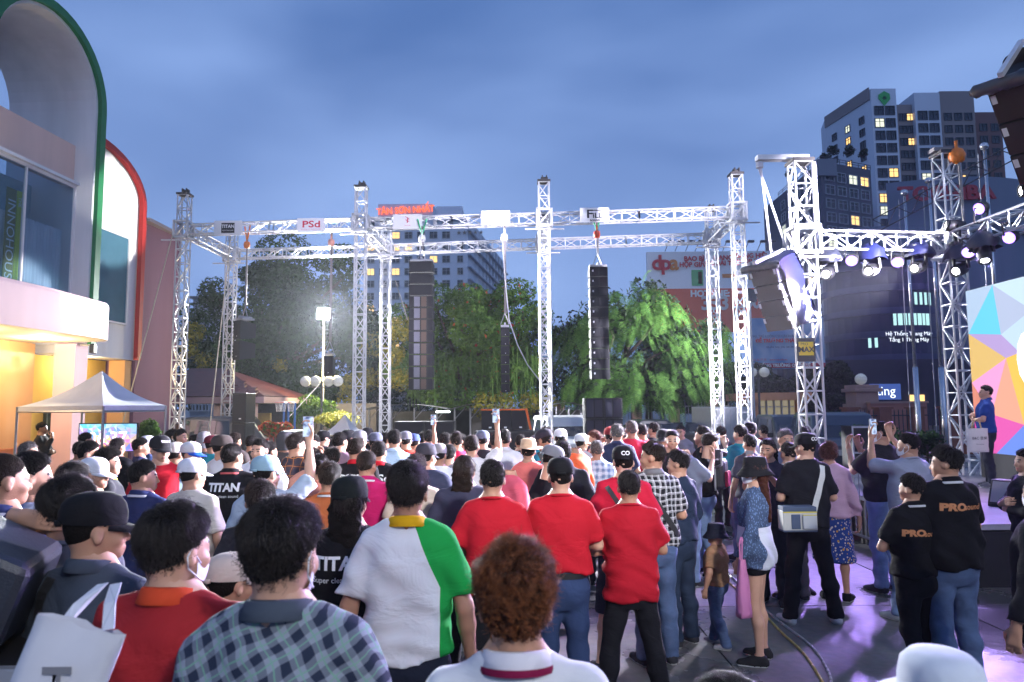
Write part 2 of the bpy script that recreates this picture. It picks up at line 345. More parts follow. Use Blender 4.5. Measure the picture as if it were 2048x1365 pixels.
b = MB(); b.lathe([(0.0, 0.004), (0.11, 0.004), (0.13, -0.012)], q + Vector((0, 0, 0.12)), 16); wb(b, 'downlight', emat('downlight_warm', (1.0, 0.62, 0.2), 9.0), lb)
# purple end wall
pw = root('purple_wall', LB(20.6, -0.6, 0), 'plain purple end wall beside the red edged arch', 'wall')
b = MB(); b.prism([LB(20.15, -0.62, 0), LB(22.3, -0.62, 0), LB(22.3, -0.62, 7.52), LB(20.15, -0.62, 7.52)], (-2.5, 0, 0)); wb(b, 'wall', M_PURP, pw)
b = MB(); b.box(LB(21.22, -1.8, 7.58), (2.7, 2.2, 0.10)); wb(b, 'coping', mat('coping_grey', (0.35, 0.30, 0.33), 0.8), pw)
# flood lamp on the hall wall
fl = root('wall_floodlight', P(186, 698, 15.6), 'small black floodlight on the corner of the pink balcony', 'lamp')
q = fl.location
b = MB(); b.box(q, (0.10, 0.26, 0.20), Matrix.Rotation(R(20), 3, 'Z')); wb(b, 'housing', mat('lamp_black', (0.015, 0.015, 0.016), 0.5), fl, bevel=0.01)
b = MB(); b.box(q + Vector((0.055, -0.02, 0)), (0.012, 0.20, 0.14), Matrix.Rotation(R(20), 3, 'Z')); wb(b, 'lens', mat('lamp_lens', (0.6, 0.62, 0.6), 0.2), fl)
b = MB(); b.bar(q + Vector((-0.02, 0, 0.06)), q + Vector((-0.35, 0.1, 0.1)), 0.012); wb(b, 'bracket', mat('lamp_black', (0.015, 0.015, 0.016), 0.5), fl)
# ---- low pavilion with red tiled roof
M_TILE = mat('roof_tile_red', (0.095, 0.022, 0.020), 0.6, noise=0.3, nscale=3.0)
pv = root('tiled_pavilion', (-9.6, 26, 0), 'low pavilion with dark red tiled hip roof behind the left towers', 'building')
A = [P(312, 782, 24.0), P(528, 797, 24.0)]; z0 = 2.35; x0, x1 = -12.4, A[1].x
b = MB(); e = [(x0, 24.0, 2.42), (x1, 24.0, 2.42), (x1, 30.0, 2.42), (x0, 30.0, 2.42)]; rg = [(x0, 27.0, 3.55), (x1 - 2.6, 27.0, 3.55)]
b.add([*e, *rg], [(0, 1, 5, 4), (1, 2, 5), (2, 3, 4, 5), (0, 4, 3)]); wb(b, 'roof_deck', M_TILE, pv)
tb = MB(); tb.box((0, 0, 0), (0.30, 0.36, 0.035)); tile_me = tb.mesh('roof_tile', M_TILE)
sl_ = math.atan2(1.13, 3.0)
for r_ in range(9):
    t = (r_ + 0.5) / 9; yy = 24.0 + 3.0 * t; zz = 2.42 + 1.13 * t; xe = x1 - 2.6 * t; xx = x0 + 0.2 + (0.16 if r_ % 2 else 0)
    while xx < xe - 0.12:
        if xx > -9.9:
            o = inst('roof_tile', tile_me, pv); o.matrix_local = pv.matrix_basis.inverted() @ Matrix.Translation((xx, yy, zz + 0.03)) @ Matrix.Rotation(sl_ + 0.05, 4, 'X')
        xx += 0.325
b = MB(); b.box(((x0 + x1) / 2, 24.06, 2.28), (x1 - x0, 0.12, 0.22)); b.box((x1 - 0.06, 27, 2.28), (0.12, 5.8, 0.22)); wb(b, 'fascia', mat('fascia_mauve', (0.30, 0.20, 0.22), 0.8), pv)
b = MB(); b.box(((x0 + x1) / 2 - 0.1, 27, 2.2), (x1 - x0 - 0.3, 5.7, 0.05)); wb(b, 'soffit', mat('soffit_cream', (0.66, 0.58, 0.42), 0.8), pv)
for px in (438, 505):
    b = MB(); b.box((P(px, 830, 24.8).x, 24.8, 1.08), (0.28, 0.28, 2.16)); wb(b, 'column', M_PEACH, pv)
b = MB(); b.box((-9.0, 29.5, 1.08), (6.6, 0.2, 2.16)); wb(b, 'wall', mat('pavilion_wall_dark', (0.10, 0.09, 0.09), 0.8, noise=0.3), pv)
b = MB(); b.box((P(512, 830, 28.5).x, 28.5, 0.9), (1.2, 0.2, 1.8)); wb(b, 'wall', mat('pavilion_wall_yellow', (0.55, 0.38, 0.14), 0.8, noise=0.1), pv)
# ---- far buildings
def win_mesh(name, w, h, fm, gm_, mull=True):
    b = MB(); t = 0.12
    for c, d in (((0, 0, h / 2 - t / 2), (w, 0.3, t)), ((0, 0, -h / 2 + t / 2), (w, 0.3, t)), ((-w / 2 + t / 2, 0, 0), (t, 0.3, h - 2 * t)), ((w / 2 - t / 2, 0, 0), (t, 0.3, h - 2 * t))): b.box(c, d)
    if mull: b.box((0, 0, 0), (t * 0.7, 0.24, h - 2 * t)); b.box((0, 0.02, h * 0.16), (w - 2 * t, 0.20, t * 0.6))
    me = b.mesh(name, fm); k = len(me.polygons)
    g = MB(); g.box((0, 0.08, 0), (w - t, 0.05, h - t)); gme = g.mesh('tmp', gm_)
    bm = bmesh.new(); bm.from_mesh(me); bm.from_mesh(gme); bm.to_mesh(me); bm.free(); bpy.data.meshes.remove(gme)
    me.materials.append(gm_)
    for i, p_ in enumerate(me.polygons): p_.material_index = 0 if i < k else 1
    return me
M_WFRAME = mat('window_frame_far', (0.42, 0.43, 0.46), 0.6); M_WDARK = mat('window_dark_far', (0.03, 0.04, 0.055), 0.12, noise=0.4, nscale=0.2)
M_WFDARK = mat('window_frame_dark', (0.05, 0.06, 0.08), 0.6)
E_WARM = emat('window_lit_warm', (1.0, 0.62, 0.22), 1.3); E_COOL = emat('window_lit_cool', (0.9, 0.95, 0.75), 0.9); E_DIM = emat('window_lit_dim', (1.0, 0.72, 0.38), 0.55)
def wall_block(parent, name, corners, z0, z1, m):
    b = MB(); b.prism([(x, y, z0) for x, y in corners], (0, 0, z1 - z0)); return wb(b, name, m, parent)
def windows(parent, A, B, z0, floors, fh, bays, meshes, pick, margin=0.0, skip=None):
    """a grid of windows on the wall from A to B (seen with A on the left)"""
    A, B = Vector((*A, 0)), Vector((*B, 0)); u = (B - A); L = u.length; u.normalize(); ang = math.atan2(u.y, u.x); nrm = Vector((u.y, -u.x, 0))
    for fl_ in range(floors):
        for k in range(bays):
            if skip and skip(fl_, k): continue
            p_ = A + u * (margin + (L - 2 * margin) * (k + 0.5) / bays) + nrm * 0.08; p_.z = z0 + fh * (fl_ + 0.5)
            o = inst('window', meshes[pick(fl_, k)], parent); o.matrix_local = parent.matrix_basis.inverted() @ Matrix.Translation(p_) @ Matrix.Rotation(ang, 4, 'Z')
# hotel
hd = 180.0; s_ = hd / FPX
hx0, hx1, hx2 = P(728, 600, hd).x, P(936, 600, hd).x, P(936, 600, hd).x + 1
hot = root('hotel_tower', (hx0 + 12, hd + 15, 0), 'pale hotel tower with glowing red rooftop letters behind the trees', 'building')
M_HOTEL = mat('hotel_render', (0.72, 0.74, 0.80), 0.85, noise=0.06, nscale=0.15, streak=0.08)
htop = P(830, 436, hd).z; far = (P(1012, 600, hd + 62).x, hd + 62)
wall_block(hot, 'wall', [(hx0, hd), (hx1, hd), (far[0], far[1]), (hx0, hd + 62)], 0, htop, M_HOTEL)
ptop = P(830, 410, hd).z
wall_block(hot, 'penthouse', [(P(756, 600, hd).x, hd - 0.8), (P(866, 600, hd).x, hd - 0.8), (P(872, 600, hd).x, hd + 12), (P(756, 600, hd).x, hd + 12)], htop - 2.5, ptop, M_HOTEL)
wall_block(hot, 'plant_room', [(P(872, 600, hd + 4).x, hd + 4), (P(925, 600, hd + 4).x, hd + 4), (P(925, 600, hd + 4).x, hd + 20), (P(872, 600, hd + 4).x, hd + 20)], htop, P(900, 413, hd + 4).z, M_HOTEL)
wall_block(hot, 'cornice', [(hx0 - .4, hd - 0.5), (hx1 + .4, hd - 0.5), (hx1 + .4, hd + 0.6), (hx0 - .4, hd + 0.6)], htop - 0.9, htop + 0.003, mat('hotel_cornice', (0.44, 0.47, 0.56), 0.85))
wm = [win_mesh('window', 2.1, 1.9, M_WFRAME, M_WDARK), win_mesh('window', 2.1, 1.9, M_WFRAME, E_WARM)]
fh = 25.0 * s_
r2 = random.Random(3)
windows(hot, (hx0, hd), (P(905, 600, hd).x, hd), 6.5, 14, fh, 7, wm, lambda f, k: 1 if (k in (0, 2) and r2.random() < 0.55) or r2.random() < 0.05 else 0)
wms = [win_mesh('window', 1.6, 1.9, M_WFRAME, M_WDARK)]
windows(hot, (P(934, 600, hd).x, hd), far, 6.5, 14, fh, 11, wms, lambda f, k: 0, margin=1.5)
windows(hot, (P(905, 600, hd).x, hd), (hx1, hd), 6.5, 12, fh, 1, wms, lambda f, k: 0)
for f_ in range(2, 14):
    b = MB(); A, B = Vector((hx1, hd, 0)), Vector((*far, 0)); u = (B - A).normalized(); nn = Vector((u.y, -u.x, 0)); b.box((A + B) / 2 + nn * 0.4 + Vector((0, 0, 6.5 + fh * f_ - 0.5)), (64, 0.9, 0.3), Matrix.Rotation(math.atan2(u.y, u.x), 3, 'Z')); wb(b, 'balcony', mat('hotel_cornice', (0.44, 0.47, 0.56), 0.85), hot)
E_RED = emat('neon_red', (1.0, 0.13, 0.04), 1.5); E_ORG = emat('neon_orange', (1.0, 0.34, 0.10), 2.4)
c = P(811, 421, hd - 1.3)
lettering('TÂN SƠN NHẤT', 18.5 * s_, E_RED, c, (1, 0, 0.052), (0, 0, 1), hot, extrude=0.1, bold=0.02, xs=0.86)
c = P(940, 466, hd - .2)
lettering('★★★★★', 1.5, mat('sign_bronze', (0.25, 0.20, 0.16), 0.5), c, (1, 0, 0), (0, 0, 1), hot, extrude=0.05)
# apartment tower on the right
ad = 165.0; a_top = P(1741, 178, ad).z; ac = (P(1741, 178, ad).x, ad); al = (P(1650, 240, 183).x, 183.0)
apt = root('apartment_tower', (ac[0] + 15, ad + 10, 0), 'tall white and beige apartment tower with green diamond emblem at the top', 'building')
M_AW = mat('apartment_white', (0.62, 0.64, 0.70), 0.85, noise=0.06, nscale=0.1, streak=0.1); M_AB = mat('apartment_beige', (0.27, 0.22, 0.21), 0.85, noise=0.08, nscale=0.1, streak=0.1); M_ABR = mat('apartment_brown', (0.17, 0.09, 0.085), 0.85, noise=0.1, nscale=0.1)
def ax(px, d=ad): return P(px, 178, d).x
segs = [('wall', 1741, 1791, 0.0, 178, M_AW), ('wall', 1791, 1827, 1.5, 210, M_AB), ('wall', 1827, 1878, 0.3, 186, M_AW), ('wall', 1878, 1946, 1.0, 183, M_AB), ('wall', 1946, 1998, 3.0, 225, M_ABR)]
fh2 = 26.5 * ad / FPX
w1 = [win_mesh('window', 2.35, 2.3, M_WFDARK, M_WDARK), win_mesh('window', 2.35, 2.3, M_WFDARK, E_WARM), win_mesh('window', 2.35, 2.3, M_WFDARK, E_COOL)]
w2 = [win_mesh('window', 1.9, 1.9, M_WFDARK, M_WDARK), win_mesh('window', 1.9, 1.9, M_WFDARK, E_WARM), win_mesh('window', 1.9, 1.9, M_WFDARK, E_COOL)]
r3 = random.Random(12); tops = {}
for nm, p0, p1, dd, ty, mm in segs:
    y_ = ad + dd; X0, X1 = ax(p0, y_), ax(p1, y_); zt = P(p0, ty, y_).z
    wall_block(apt, nm, [(X0 + (0.01 if p0 > 1741 else 0), y_), (X1, y_), (X1, ad + 20), (X0 + (0.01 if p0 > 1741 else 0), ad + 20)], 0, zt, mm)
    nb = {1741: 2, 1791: 2, 1827: 2, 1878: 3, 1946: 2}[p0]; nf = 20
    zb = zt - {178: 34, 210: 14, 186: 36, 183: 42, 225: 20}[ty] * ad / FPX - nf * fh2
    ms = w1 if mm is M_AW else w2
    windows(apt, (X0, y_), (X1, y_), zb, nf, fh2, nb, ms, lambda f, k: (1 if r3.random() < 0.55 else 2) if r3.random() < 0.16 else 0, margin=0.4)
wall_block(apt, 'wall', [al, (ac[0] - 0.01, ac[1] + 0.02), (ac[0] - 0.01, ad + 19), (al[0] + 2, 190)], 0, a_top - 0.02, M_AW)
wall_block(apt, 'parapet', [(al[0] - .2, al[1]), (ac[0] - 0.4, ac[1] + 0.3), (ac[0] - 0.1, ac[1] + 0.4), (al[0] + .2, al[1] + 0.3)], a_top - 2.6, a_top + 0.5, M_AB)
windows(apt, al, ac, a_top - 5 - 20 * fh2, 20, fh2, 3, w2, lambda f, k: (1 if r3.random() < 0.7 else 2) if r3.random() < 0.22 else 0, margin=1.0)
b = MB(); c = P(1769, 198, ad - 0.3); s2 = 9.5 * ad / FPX
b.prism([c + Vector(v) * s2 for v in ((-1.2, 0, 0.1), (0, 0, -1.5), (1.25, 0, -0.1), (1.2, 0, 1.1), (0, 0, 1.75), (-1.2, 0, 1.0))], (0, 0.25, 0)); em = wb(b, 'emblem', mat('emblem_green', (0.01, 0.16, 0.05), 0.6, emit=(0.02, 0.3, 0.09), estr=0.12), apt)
b = MB(); b.prism([c + Vector((0, -0.05, 0)) + Vector(v) * s2 * 0.5 for v in ((-1.0, 0, 0.1), (0, 0, -0.5), (1.0, 0, 0.1), (0.5, 0, 1.2), (-0.3, 0, 1.3))], (0, 0.04, 0)); wb(b, 'emblem', mat('emblem_dark', (0.005, 0.07, 0.03), 0.6), apt)
# dark block in front of it
dd_ = 140.0; dk = root('dark_apartment_block', (P(1660, 600, dd_).x + 4, dd_ + 10, 0), 'dark grey apartment block with roof garden in front of the white tower', 'building')
M_DK = mat('dark_render', (0.085, 0.095, 0.125), 0.85, noise=0.12, nscale=0.12, streak=0.12)
k0, k1, k2 = (P(1566, 600, 165).x, 165), (P(1655, 600, dd_).x, dd_), (P(1756, 600, 146).x, 146)
dtop = P(1660, 322, dd_).z
wall_block(dk, 'wall', [k0, k1, k2, (k2[0], 175), (k0[0], 175)], 0, dtop, M_DK)
wall_block(dk, 'parapet', [(k1[0] - .6, k1[1] - .4), (k1[0] + 3.2, k1[1] - 0.25), (k1[0] + 3.2, k1[1] + 1), (k1[0] - .6, k1[1] + 1)], dtop - 3.2, dtop + 0.3, mat('dark_render_pale', (0.20, 0.21, 0.25), 0.85))
w3 = [win_mesh('window', 2.6, 2.1, M_WFRAME, M_WDARK), win_mesh('window', 2.6, 2.1, M_WFRAME, E_WARM), win_mesh('window', 2.6, 2.1, M_WFRAME, E_COOL)]
fh3 = 29 * dd_ / FPX
pk = lambda f, k: (1 if r3.random() < 0.5 else 2) if r3.random() < 0.20 else 0
windows(dk, k1, k2, dtop - 1.5 - 15 * fh3, 15, fh3, 4, w3, pk, margin=0.5)
windows(dk, k0, k1, dtop - 1.5 - 15 * fh3, 15, fh3, 5, w3, pk, margin=0.8)
# curved dark glass office, and the parapet carrying the big sign
cd = 82.0; co = root('curved_glass_office', (P(1815, 600, cd).x, cd + 9, 0), 'dark curved glass office with lit window bands behind the stage truss', 'building')
cc = (P(1812, 600, cd).x + 1.5, cd + 9); rad = 6.8; M_CG = mat('office_glass_dark', (0.010, 0.022, 0.06), 0.35, noise=0.3, nscale=0.3, spec=0.25)
zt = P(1800, 498, cd).z; b = MB(); n = 40
b.lathe([(rad, 0), (rad, zt), (0, zt)], (cc[0], cc[1], 0), n); wb(b, 'wall', M_CG, co)
M_BAND = mat('office_band', (0.04, 0.055, 0.11), 0.6, spec=0.2)
for k in range(6):
    zz = P(1800, 520 + 48 * k, cd).z; b = MB(); b.lathe([(rad + 0.02, zz - 0.4), (rad + 0.35, zz - 0.4), (rad + 0.35, zz + 0.4), (rad + 0.02, zz + 0.4)], (cc[0], cc[1], 0), n); wb(b, 'floor_band', M_BAND, co)
E_OFF = emat('office_lit', (0.55, 0.95, 0.95), 0.75)
for zz_, angs in ((592, range(-82, -58, 6)), (634, range(-104, -64, 5)), (678, range(-128, -116, 6))):
    for a_ in angs:
        pz = P(1790, zz_, cd).z; aa = R(a_); b = MB(); p_ = Vector((cc[0] + (rad + 0.06) * math.cos(aa), cc[1] + (rad + 0.06) * math.sin(aa), pz))
        b.box(p_, (0.05, 0.50 if a_ % 2 else 0.34, 1.5), Matrix.Rotation(aa, 3, 'Z')); wb(b, 'window', E_OFF, co)
b = MB(); c = P(1815, 686, cd - 3); lettering('Hệ Thống Thang Máy', 0.62, emat('sign_white', (0.8, 0.9, 1.0), 1.3), P(1818, 668, cd - 0.6), (1, 0, 0), (0, 0, 1), co); lettering('Tầng 1 Thang Máy', 0.62, emat('sign_white', (0.8, 0.9, 1.0), 1.3), P(1818, 680, cd - 0.6), (1, 0, 0), (0, 0, 1), co)
td = 105.0; tsb = root('sign_parapet_building', (P(1890, 600, td).x, td + 8, 0), 'grey building with dark red brand letters along its curved parapet', 'building')
M_TS = mat('parapet_grey', (0.17, 0.20, 0.27), 0.8, noise=0.1, nscale=0.1, streak=0.12)
tx0, tx1 = P(1800, 600, td).x, P(2110, 600, td).x; tz0, tz1 = P(1890, 412, td).z, P(1890, 358, td).z
b = MB(); NN = 12; fr = []; 
for i in range(NN + 1):
    t = i / NN; fr.append((tx0 + (tx1 - tx0) * t, td - 3.0 * math.sin(math.pi * t) + 2))
b.prism([(x, y, 0) for x, y in fr] + [(tx1 + 12, td + 18, 0), (tx0 + 14, td + 18, 0)], (0, 0, tz1)); wb(b, 'wall', M_TS, tsb)
b = MB(); b.prism([(x, y - 0.7, tz0 - 4.5) for x, y in fr] + [(x, y - 0.01, tz0 - 4.5) for x, y in reversed(fr)], (0, 0, 1.2)); wb(b, 'ledge', M_DK, tsb)
lettering('TOSHIBA', 40 * td / FPX, mat('sign_dark_red', (0.24, 0.012, 0.03), 0.5, emit=(0.3, 0.01, 0.03), estr=0.05), P(1893, 388, td - 1.6), (1, 0, 0.02), (0, 0, 1), tsb, extrude=0.2, bold=0.10, xs=1.18)
wall_block(tsb, 'canopy', [(P(1722, 600, 95).x, 95), (P(1900, 600, 95).x, 92), (P(1960, 600, 95).x, 100), (P(1730, 600, 95).x, 102)], P(1800, 500, 95).z, P(1800, 455, 95).z, M_TS)
# street fronts low down behind the fence, right
lo_ = root('street_shops', (P(1700, 800, 60).x, 62, 0), 'dim row of shop fronts with small lit signs behind the right fence', 'building')
wall_block(lo_, 'wall', [(P(1610, 800, 60).x, 60), (P(2060, 800, 60).x, 60), (P(2060, 800, 60).x, 66), (P(1610, 800, 60).x, 66)], 0, P(1700, 720, 60).z, mat('shop_dark', (0.035, 0.035, 0.05), 0.8, noise=0.3, nscale=0.3))
for p0, p1, y0, y1, e_ in ((1662, 1690, 735, 748, E_COOL), (1741, 1800, 768, 800, emat('shop_blue', (0.05, 0.10, 0.35), 0.8)), (1820, 1848, 790, 806, E_WARM), (1668, 1680, 760, 800, E_DIM), (1640, 1655, 765, 790, E_COOL), (1600, 1612, 770, 785, E_DIM)):
    b = MB(); A, B = P(p0, y1, 59.9), P(p1, y0, 59.9); b.box((A + B) / 2, (B.x - A.x, 0.12, B.z - A.z)); wb(b, 'shop_window', e_, lo_)
lettering('Sting', 1.1, emat('sign_white', (0.8, 0.9, 1.0), 1.6), P(1766, 783, 59.7), (1, 0, 0), (0, 0, 1), lo_)
# far low terrace that closes the view under the trees
for i, (p0, p1, ytop, d_, lab, c_) in enumerate(((380, 420, 598, 62, 'small grey flat roofed house seen left of the dark tree', (0.30, 0.33, 0.38)), (720, 830, 700, 58, 'plain grey house glimpsed between the dark tree and flowering tree', (0.26, 0.25, 0.26)))):
    h_ = root('distant_house', (P((p0 + p1) / 2, 800, d_).x, d_ + 3, 0), lab, 'house'); X0, X1 = P(p0, 800, d_).x, P(p1, 800, d_).x
    wall_block(h_, 'wall', [(X0, d_), (X1, d_), (X1, d_ + 6), (X0, d_ + 6)], 0, P(p0, ytop, d_).z, mat('house_grey_%d' % i, c_, 0.85, noise=0.15, nscale=0.4, streak=0.1))
    b = MB(); b.box(((X0 + X1) / 2, d_ + 3, P(p0, ytop, d_).z + 0.1), (X1 - X0 + 0.5, 6.6, 0.2)); wb(b, 'roof', mat('house_roof', (0.2, 0.2, 0.22), 0.8), h_)
    windows(h_, (X0, d_), (X1, d_), 1.0, 3, 2.4, 3, [win_mesh('window', 0.7, 0.9, M_WFRAME, M_WDARK)], lambda f, k: 0)
# ---- billboards
def billboard(name, label, p0, p1, ty, by, d, m):
    A, B = P(p0, by, d), P(p1, by, d); zt, zb = P((p0 + p1) / 2, ty, d).z, P((p0 + p1) / 2, by, d).z
    r_ = root(name, ((A.x + B.x) / 2, d, 0), label, 'billboard')
    b = MB(); b.box(((A.x + B.x) / 2, d + 0.2, (zt + zb) / 2), (B.x - A.x, 0.3, zt - zb)); wb(b, 'panel', m, r_)
    for x in (A.x + 1, (A.x + B.x) / 2, B.x - 1):
        b = MB(); b.bar((x, d + 0.6, 0), (x, d + 0.6, zt), 0.15, n=8); wb(b, 'post', mat('steel_dark', (0.06, 0.06, 0.07), 0.5, metal=0.5), r_)
    return r_
M_BBW = mat('billboard_white', (0.80, 0.80, 0.82), 0.6, noise=0.04); M_BBR = mat('billboard_red', (0.70, 0.14, 0.07), 0.6); INK_R = mat('print_red', (0.52, 0.03, 0.05), 0.6); INK_O = mat('print_orange', (0.62, 0.22, 0.05), 0.6)
bb = billboard('advertising_billboard', 'large white billboard with red logo and orange hotline strip above trees', 1298, 1560, 503, 668, 55.0, M_BBW)
def bbq(p0, p1, y0, y1, m, name='printed_panel', d=55.0, par=None):
    b = MB(); A, B = P(p0, y1, d - 0.02), P(p1, y0, d - 0.02); b.box(((A.x + B.x) / 2, d + 0.02, (A.z + B.z) / 2), (B.x - A.x, 0.04, B.z - A.z)); return wb(b, name, m, par or bb)
bbq(1300, 1558, 576, 666, M_BBR)
f55 = 55.0 / FPX
def bt(t, px, py, s, m, par=None, d=55.0, **k): return lettering(t, s * d / FPX, m, P(px, py, d - 0.08), (1, 0, 0), (0, 0, 1), par or bb, extrude=0.01, **k)
bt('d', 1314, 527, 42, INK_R, bold=0.05); bt('p', 1332, 527, 42, INK_R, bold=0.05); bt('a', 1348, 527, 42, INK_O, bold=0.05)
bt('BAO BÌ', 1388, 518, 13, INK_R, bold=0.02); bt('HỘP GIẤY', 1388, 530, 13, INK_R, bold=0.02)
bt('NANO', 1447, 516, 13, INK_R, bold=0.02); bt('NGOÀI TRỜI', 1447, 527, 13, INK_R, bold=0.02)
bt('BẢNG HIỆU', 1506, 512, 13, INK_R, bold=0.02); bt('HỘP ĐEN', 1506, 523, 13, INK_R, bold=0.02)
W_ = mat('print_white', (0.75, 0.73, 0.7), 0.6); bt('HOTLINE:', 1420, 588, 18, W_, bold=0.03); bt('333', 1430, 608, 38, mat('print_pale', (0.62, 0.55, 0.5), 0.6), bold=0.05); bt('00', 1505, 606, 34, mat('print_pale', (0.62, 0.55, 0.5), 0.6), bold=0.05)
bbq(1384, 1406, 540, 572, mat('print_green', (0.12, 0.42, 0.16), 0.6)); bbq(1397, 1404, 544, 568, INK_R); bbq(1445, 1475, 548, 556, INK_O); bbq(1498, 1530, 534, 560, mat('print_tan', (0.50, 0.30, 0.18), 0.6))
for px in (1333, 1353, 1374, 1393, 1412, 1448, 1468, 1492, 1517, 1535):
    b = MB(); a_ = P(px - 3, 503, 55); t_ = P(px + 5, 484, 53.6); b.bar(a_, t_, 0.03, n=5); b.box(t_ + Vector((0.15, -0.1, 0)), (0.45, 0.3, 0.16)); wb(b, 'lamp_arm', mat('steel_dark', (0.06, 0.06, 0.07), 0.5), bb)
def sky_poster():
    m = bpy.data.materials.new('poster_sky'); m.use_nodes = True; n, l = nodes_of(m); bs = n['Principled BSDF']; bs.inputs['Roughness'].default_value = 0.6
    tc = n.new('ShaderNodeTexCoord'); nz = n.new('ShaderNodeTexNoise'); nz.inputs['Scale'].default_value = 0.5; l.new(tc.outputs['Object'], nz.inputs['Vector'])
    r = n.new('ShaderNodeValToRGB'); r.color_ramp.elements[0].color = (0.10, 0.24, 0.45, 1); r.color_ramp.elements[0].position = 0.42; r.color_ramp.elements[1].color = (0.36, 0.46, 0.58, 1); r.color_ramp.elements[1].position = 0.66
    l.new(nz.outputs['Fac'], r.inputs['Fac']); l.new(r.outputs['Color'], bs.inputs['Base Color']); return m
b2 = billboard('school_billboard', 'blue sky billboard with red bottom strip behind the right towers', 1500, 1652, 636, 738, 48.0, sky_poster())
bbq(1501, 1651, 726, 737, mat('print_dark_red', (0.36, 0.015, 0.03), 0.6), d=48.0, par=b2); INK_D = mat('print_dark_blue', (0.05, 0.06, 0.13), 0.6)
bt('TẠI VAS, TRẺ LUÔN CÓ CÁCH RIÊNG', 1546, 673, 6.6, INK_D, b2, 48.0); bt('ĐỂ TRƯỞNG THÀNH', 1557, 682, 9.5, INK_R, b2, 48.0, bold=0.02); bt('on the way you can be', 1560, 694, 6, INK_D, b2, 48.0); bt('HỆ THỐNG TRƯỜNG QUỐC TẾ', 1560, 731.5, 8.5, W_, b2, 48.0, bold=0.01); bt('0911 26 77 55    www.vas.edu.vn', 1538, 720, 5.5, INK_R, b2, 48.0)
# ---- perimeter: fence, gate house, pillar, wall
M_ROSE = mat('rose_render', (0.42, 0.25, 0.20), 0.85, noise=0.12, nscale=1.5, streak=0.1); M_IRON = mat('painted_iron', (0.34, 0.32, 0.30), 0.6)
def fence(name, label, A, B, h, npil, m_p, m_i, pick=0.16, base=0.4):
    A, B = Vector(A), Vector(B); L = (B - A).length; u = (B - A) / L; ang = math.atan2(u.y, u.x); r_ = root(name, (A + B) / 2, label, 'fence'); Rm = Matrix.Rotation(ang, 3, 'Z')
    for i in range(npil + 1):
        p_ = A + u * L * i / npil; b = MB(); b.box(p_ + Vector((0, 0, h / 2 + 0.05)), (0.45, 0.45, h + 0.1), Rm); b.box(p_ + Vector((0, 0, h + 0.14)), (0.56, 0.56, 0.08), Rm); wb(b, 'pillar', m_p, r_)
    b = MB(); b.box((A + B) / 2 + Vector((0, 0, base / 2)), (L, 0.22, base), Rm); wb(b, 'base_wall', m_p, r_)
    pb = MB(); pb.box((0, 0, (h - base) / 2), (0.028, 0.028, h - base)); pb.bar((0, 0, h - base), (0, 0, h - base + 0.10), 0.016, w2=0.002); pm = pb.mesh('picket', m_i)
    n = min(280, int(L / pick))
    for i in range(n):
        p_ = A + u * (L * (i + 0.5) / n); p_.z = base; o = inst('picket', pm, r_); o.location = p_ - r_.location; o.rotation_euler.z = ang
    for z in (base + 0.15, h - 0.15):
        b = MB(); b.box((A + B) / 2 + Vector((0, 0, z)), (L, 0.035, 0.04), Rm); wb(b, 'rail', m_i, r_)
    return r_
fence('street_fence', 'pale iron picket fence with rose pillars behind the feathery tree', (P(1120, 815, 34).x, 34, 0), (P(1500, 815, 34).x, 34, 0), 2.05, 5, M_ROSE, M_IRON)
fence('street_fence', 'dark iron picket fence on red wall right of the gate house', (P(1700, 820, 27).x, 27, 0), (P(1960, 820, 27).x, 27, 0), 1.65, 4, mat('red_render', (0.24, 0.09, 0.06), 0.85, noise=0.12), mat('dark_iron', (0.03, 0.03, 0.035), 0.6), base=0.75)
gp = root('gate_pillar', (P(1725, 820, 30).x, 30, 0), 'stepped rose gate pillar topped by a white globe lamp', 'pillar')
x = gp.location.x; b = MB()
for z0_, z1_, w in ((0, 1.75, 1.0), (1.75, 1.95, 1.15), (1.95, 2.45, 0.95), (2.45, 2.6, 1.2), (2.6, 2.75, 1.0)): b.box((x, 30, (z0_ + z1_) / 2), (w, w, z1_ - z0_))
wb(b, 'shaft', M_ROSE, gp, bevel=0.02)
def globe(par, p_, r_, m=None):
    b = MB(); b.lathe([(0, -r_)] + [(r_ * math.sin(math.pi * k / 10), -r_ * math.cos(math.pi * k / 10)) for k in range(1, 10)] + [(0, r_)], p_, 16); o = wb(b, 'globe', m or mat('globe_glass', (0.62, 0.62, 0.60), 0.15, emit=(0.9, 0.9, 0.8), estr=0.12), par, True)
    b = MB(); 
    for k in range(-3, 4): b.lathe([(math.sqrt(max(0.0001, r_ * r_ - (k * r_ / 4) ** 2)) * 1.02, k * r_ / 4 - 0.008), (math.sqrt(max(0.0001, r_ * r_ - (k * r_ / 4) ** 2)) * 1.05, k * r_ / 4), (math.sqrt(max(0.0001, r_ * r_ - (k * r_ / 4) ** 2)) * 1.02, k * r_ / 4 + 0.008)], p_, 16)
    q = b.build('globe_rings', mat('globe_ring', (0.35, 0.35, 0.35), 0.4), o); return o
globe(gp, (x, 30, 3.0), 0.24)
rw = root('garden_wall', (P(1795, 830, 29.2).x, 29.2, 0), 'plain salmon garden wall right of the gate pillar', 'wall')
b = MB(); A, B = P(1740, 850, 29.2), P(1852, 850, 29.2); b.box(((A.x + B.x) / 2, 29.2, 0.98), (B.x - A.x, 0.3, 1.96)); wb(b, 'wall', mat('salmon_render', (0.40, 0.17, 0.13), 0.85, noise=0.1, nscale=0.8, streak=0.1), rw)
b = MB(); b.box(((A.x + B.x) / 2, 29.2, 2.0), (B.x - A.x + 0.1, 0.42, 0.08)); wb(b, 'coping', M_ROSE, rw)
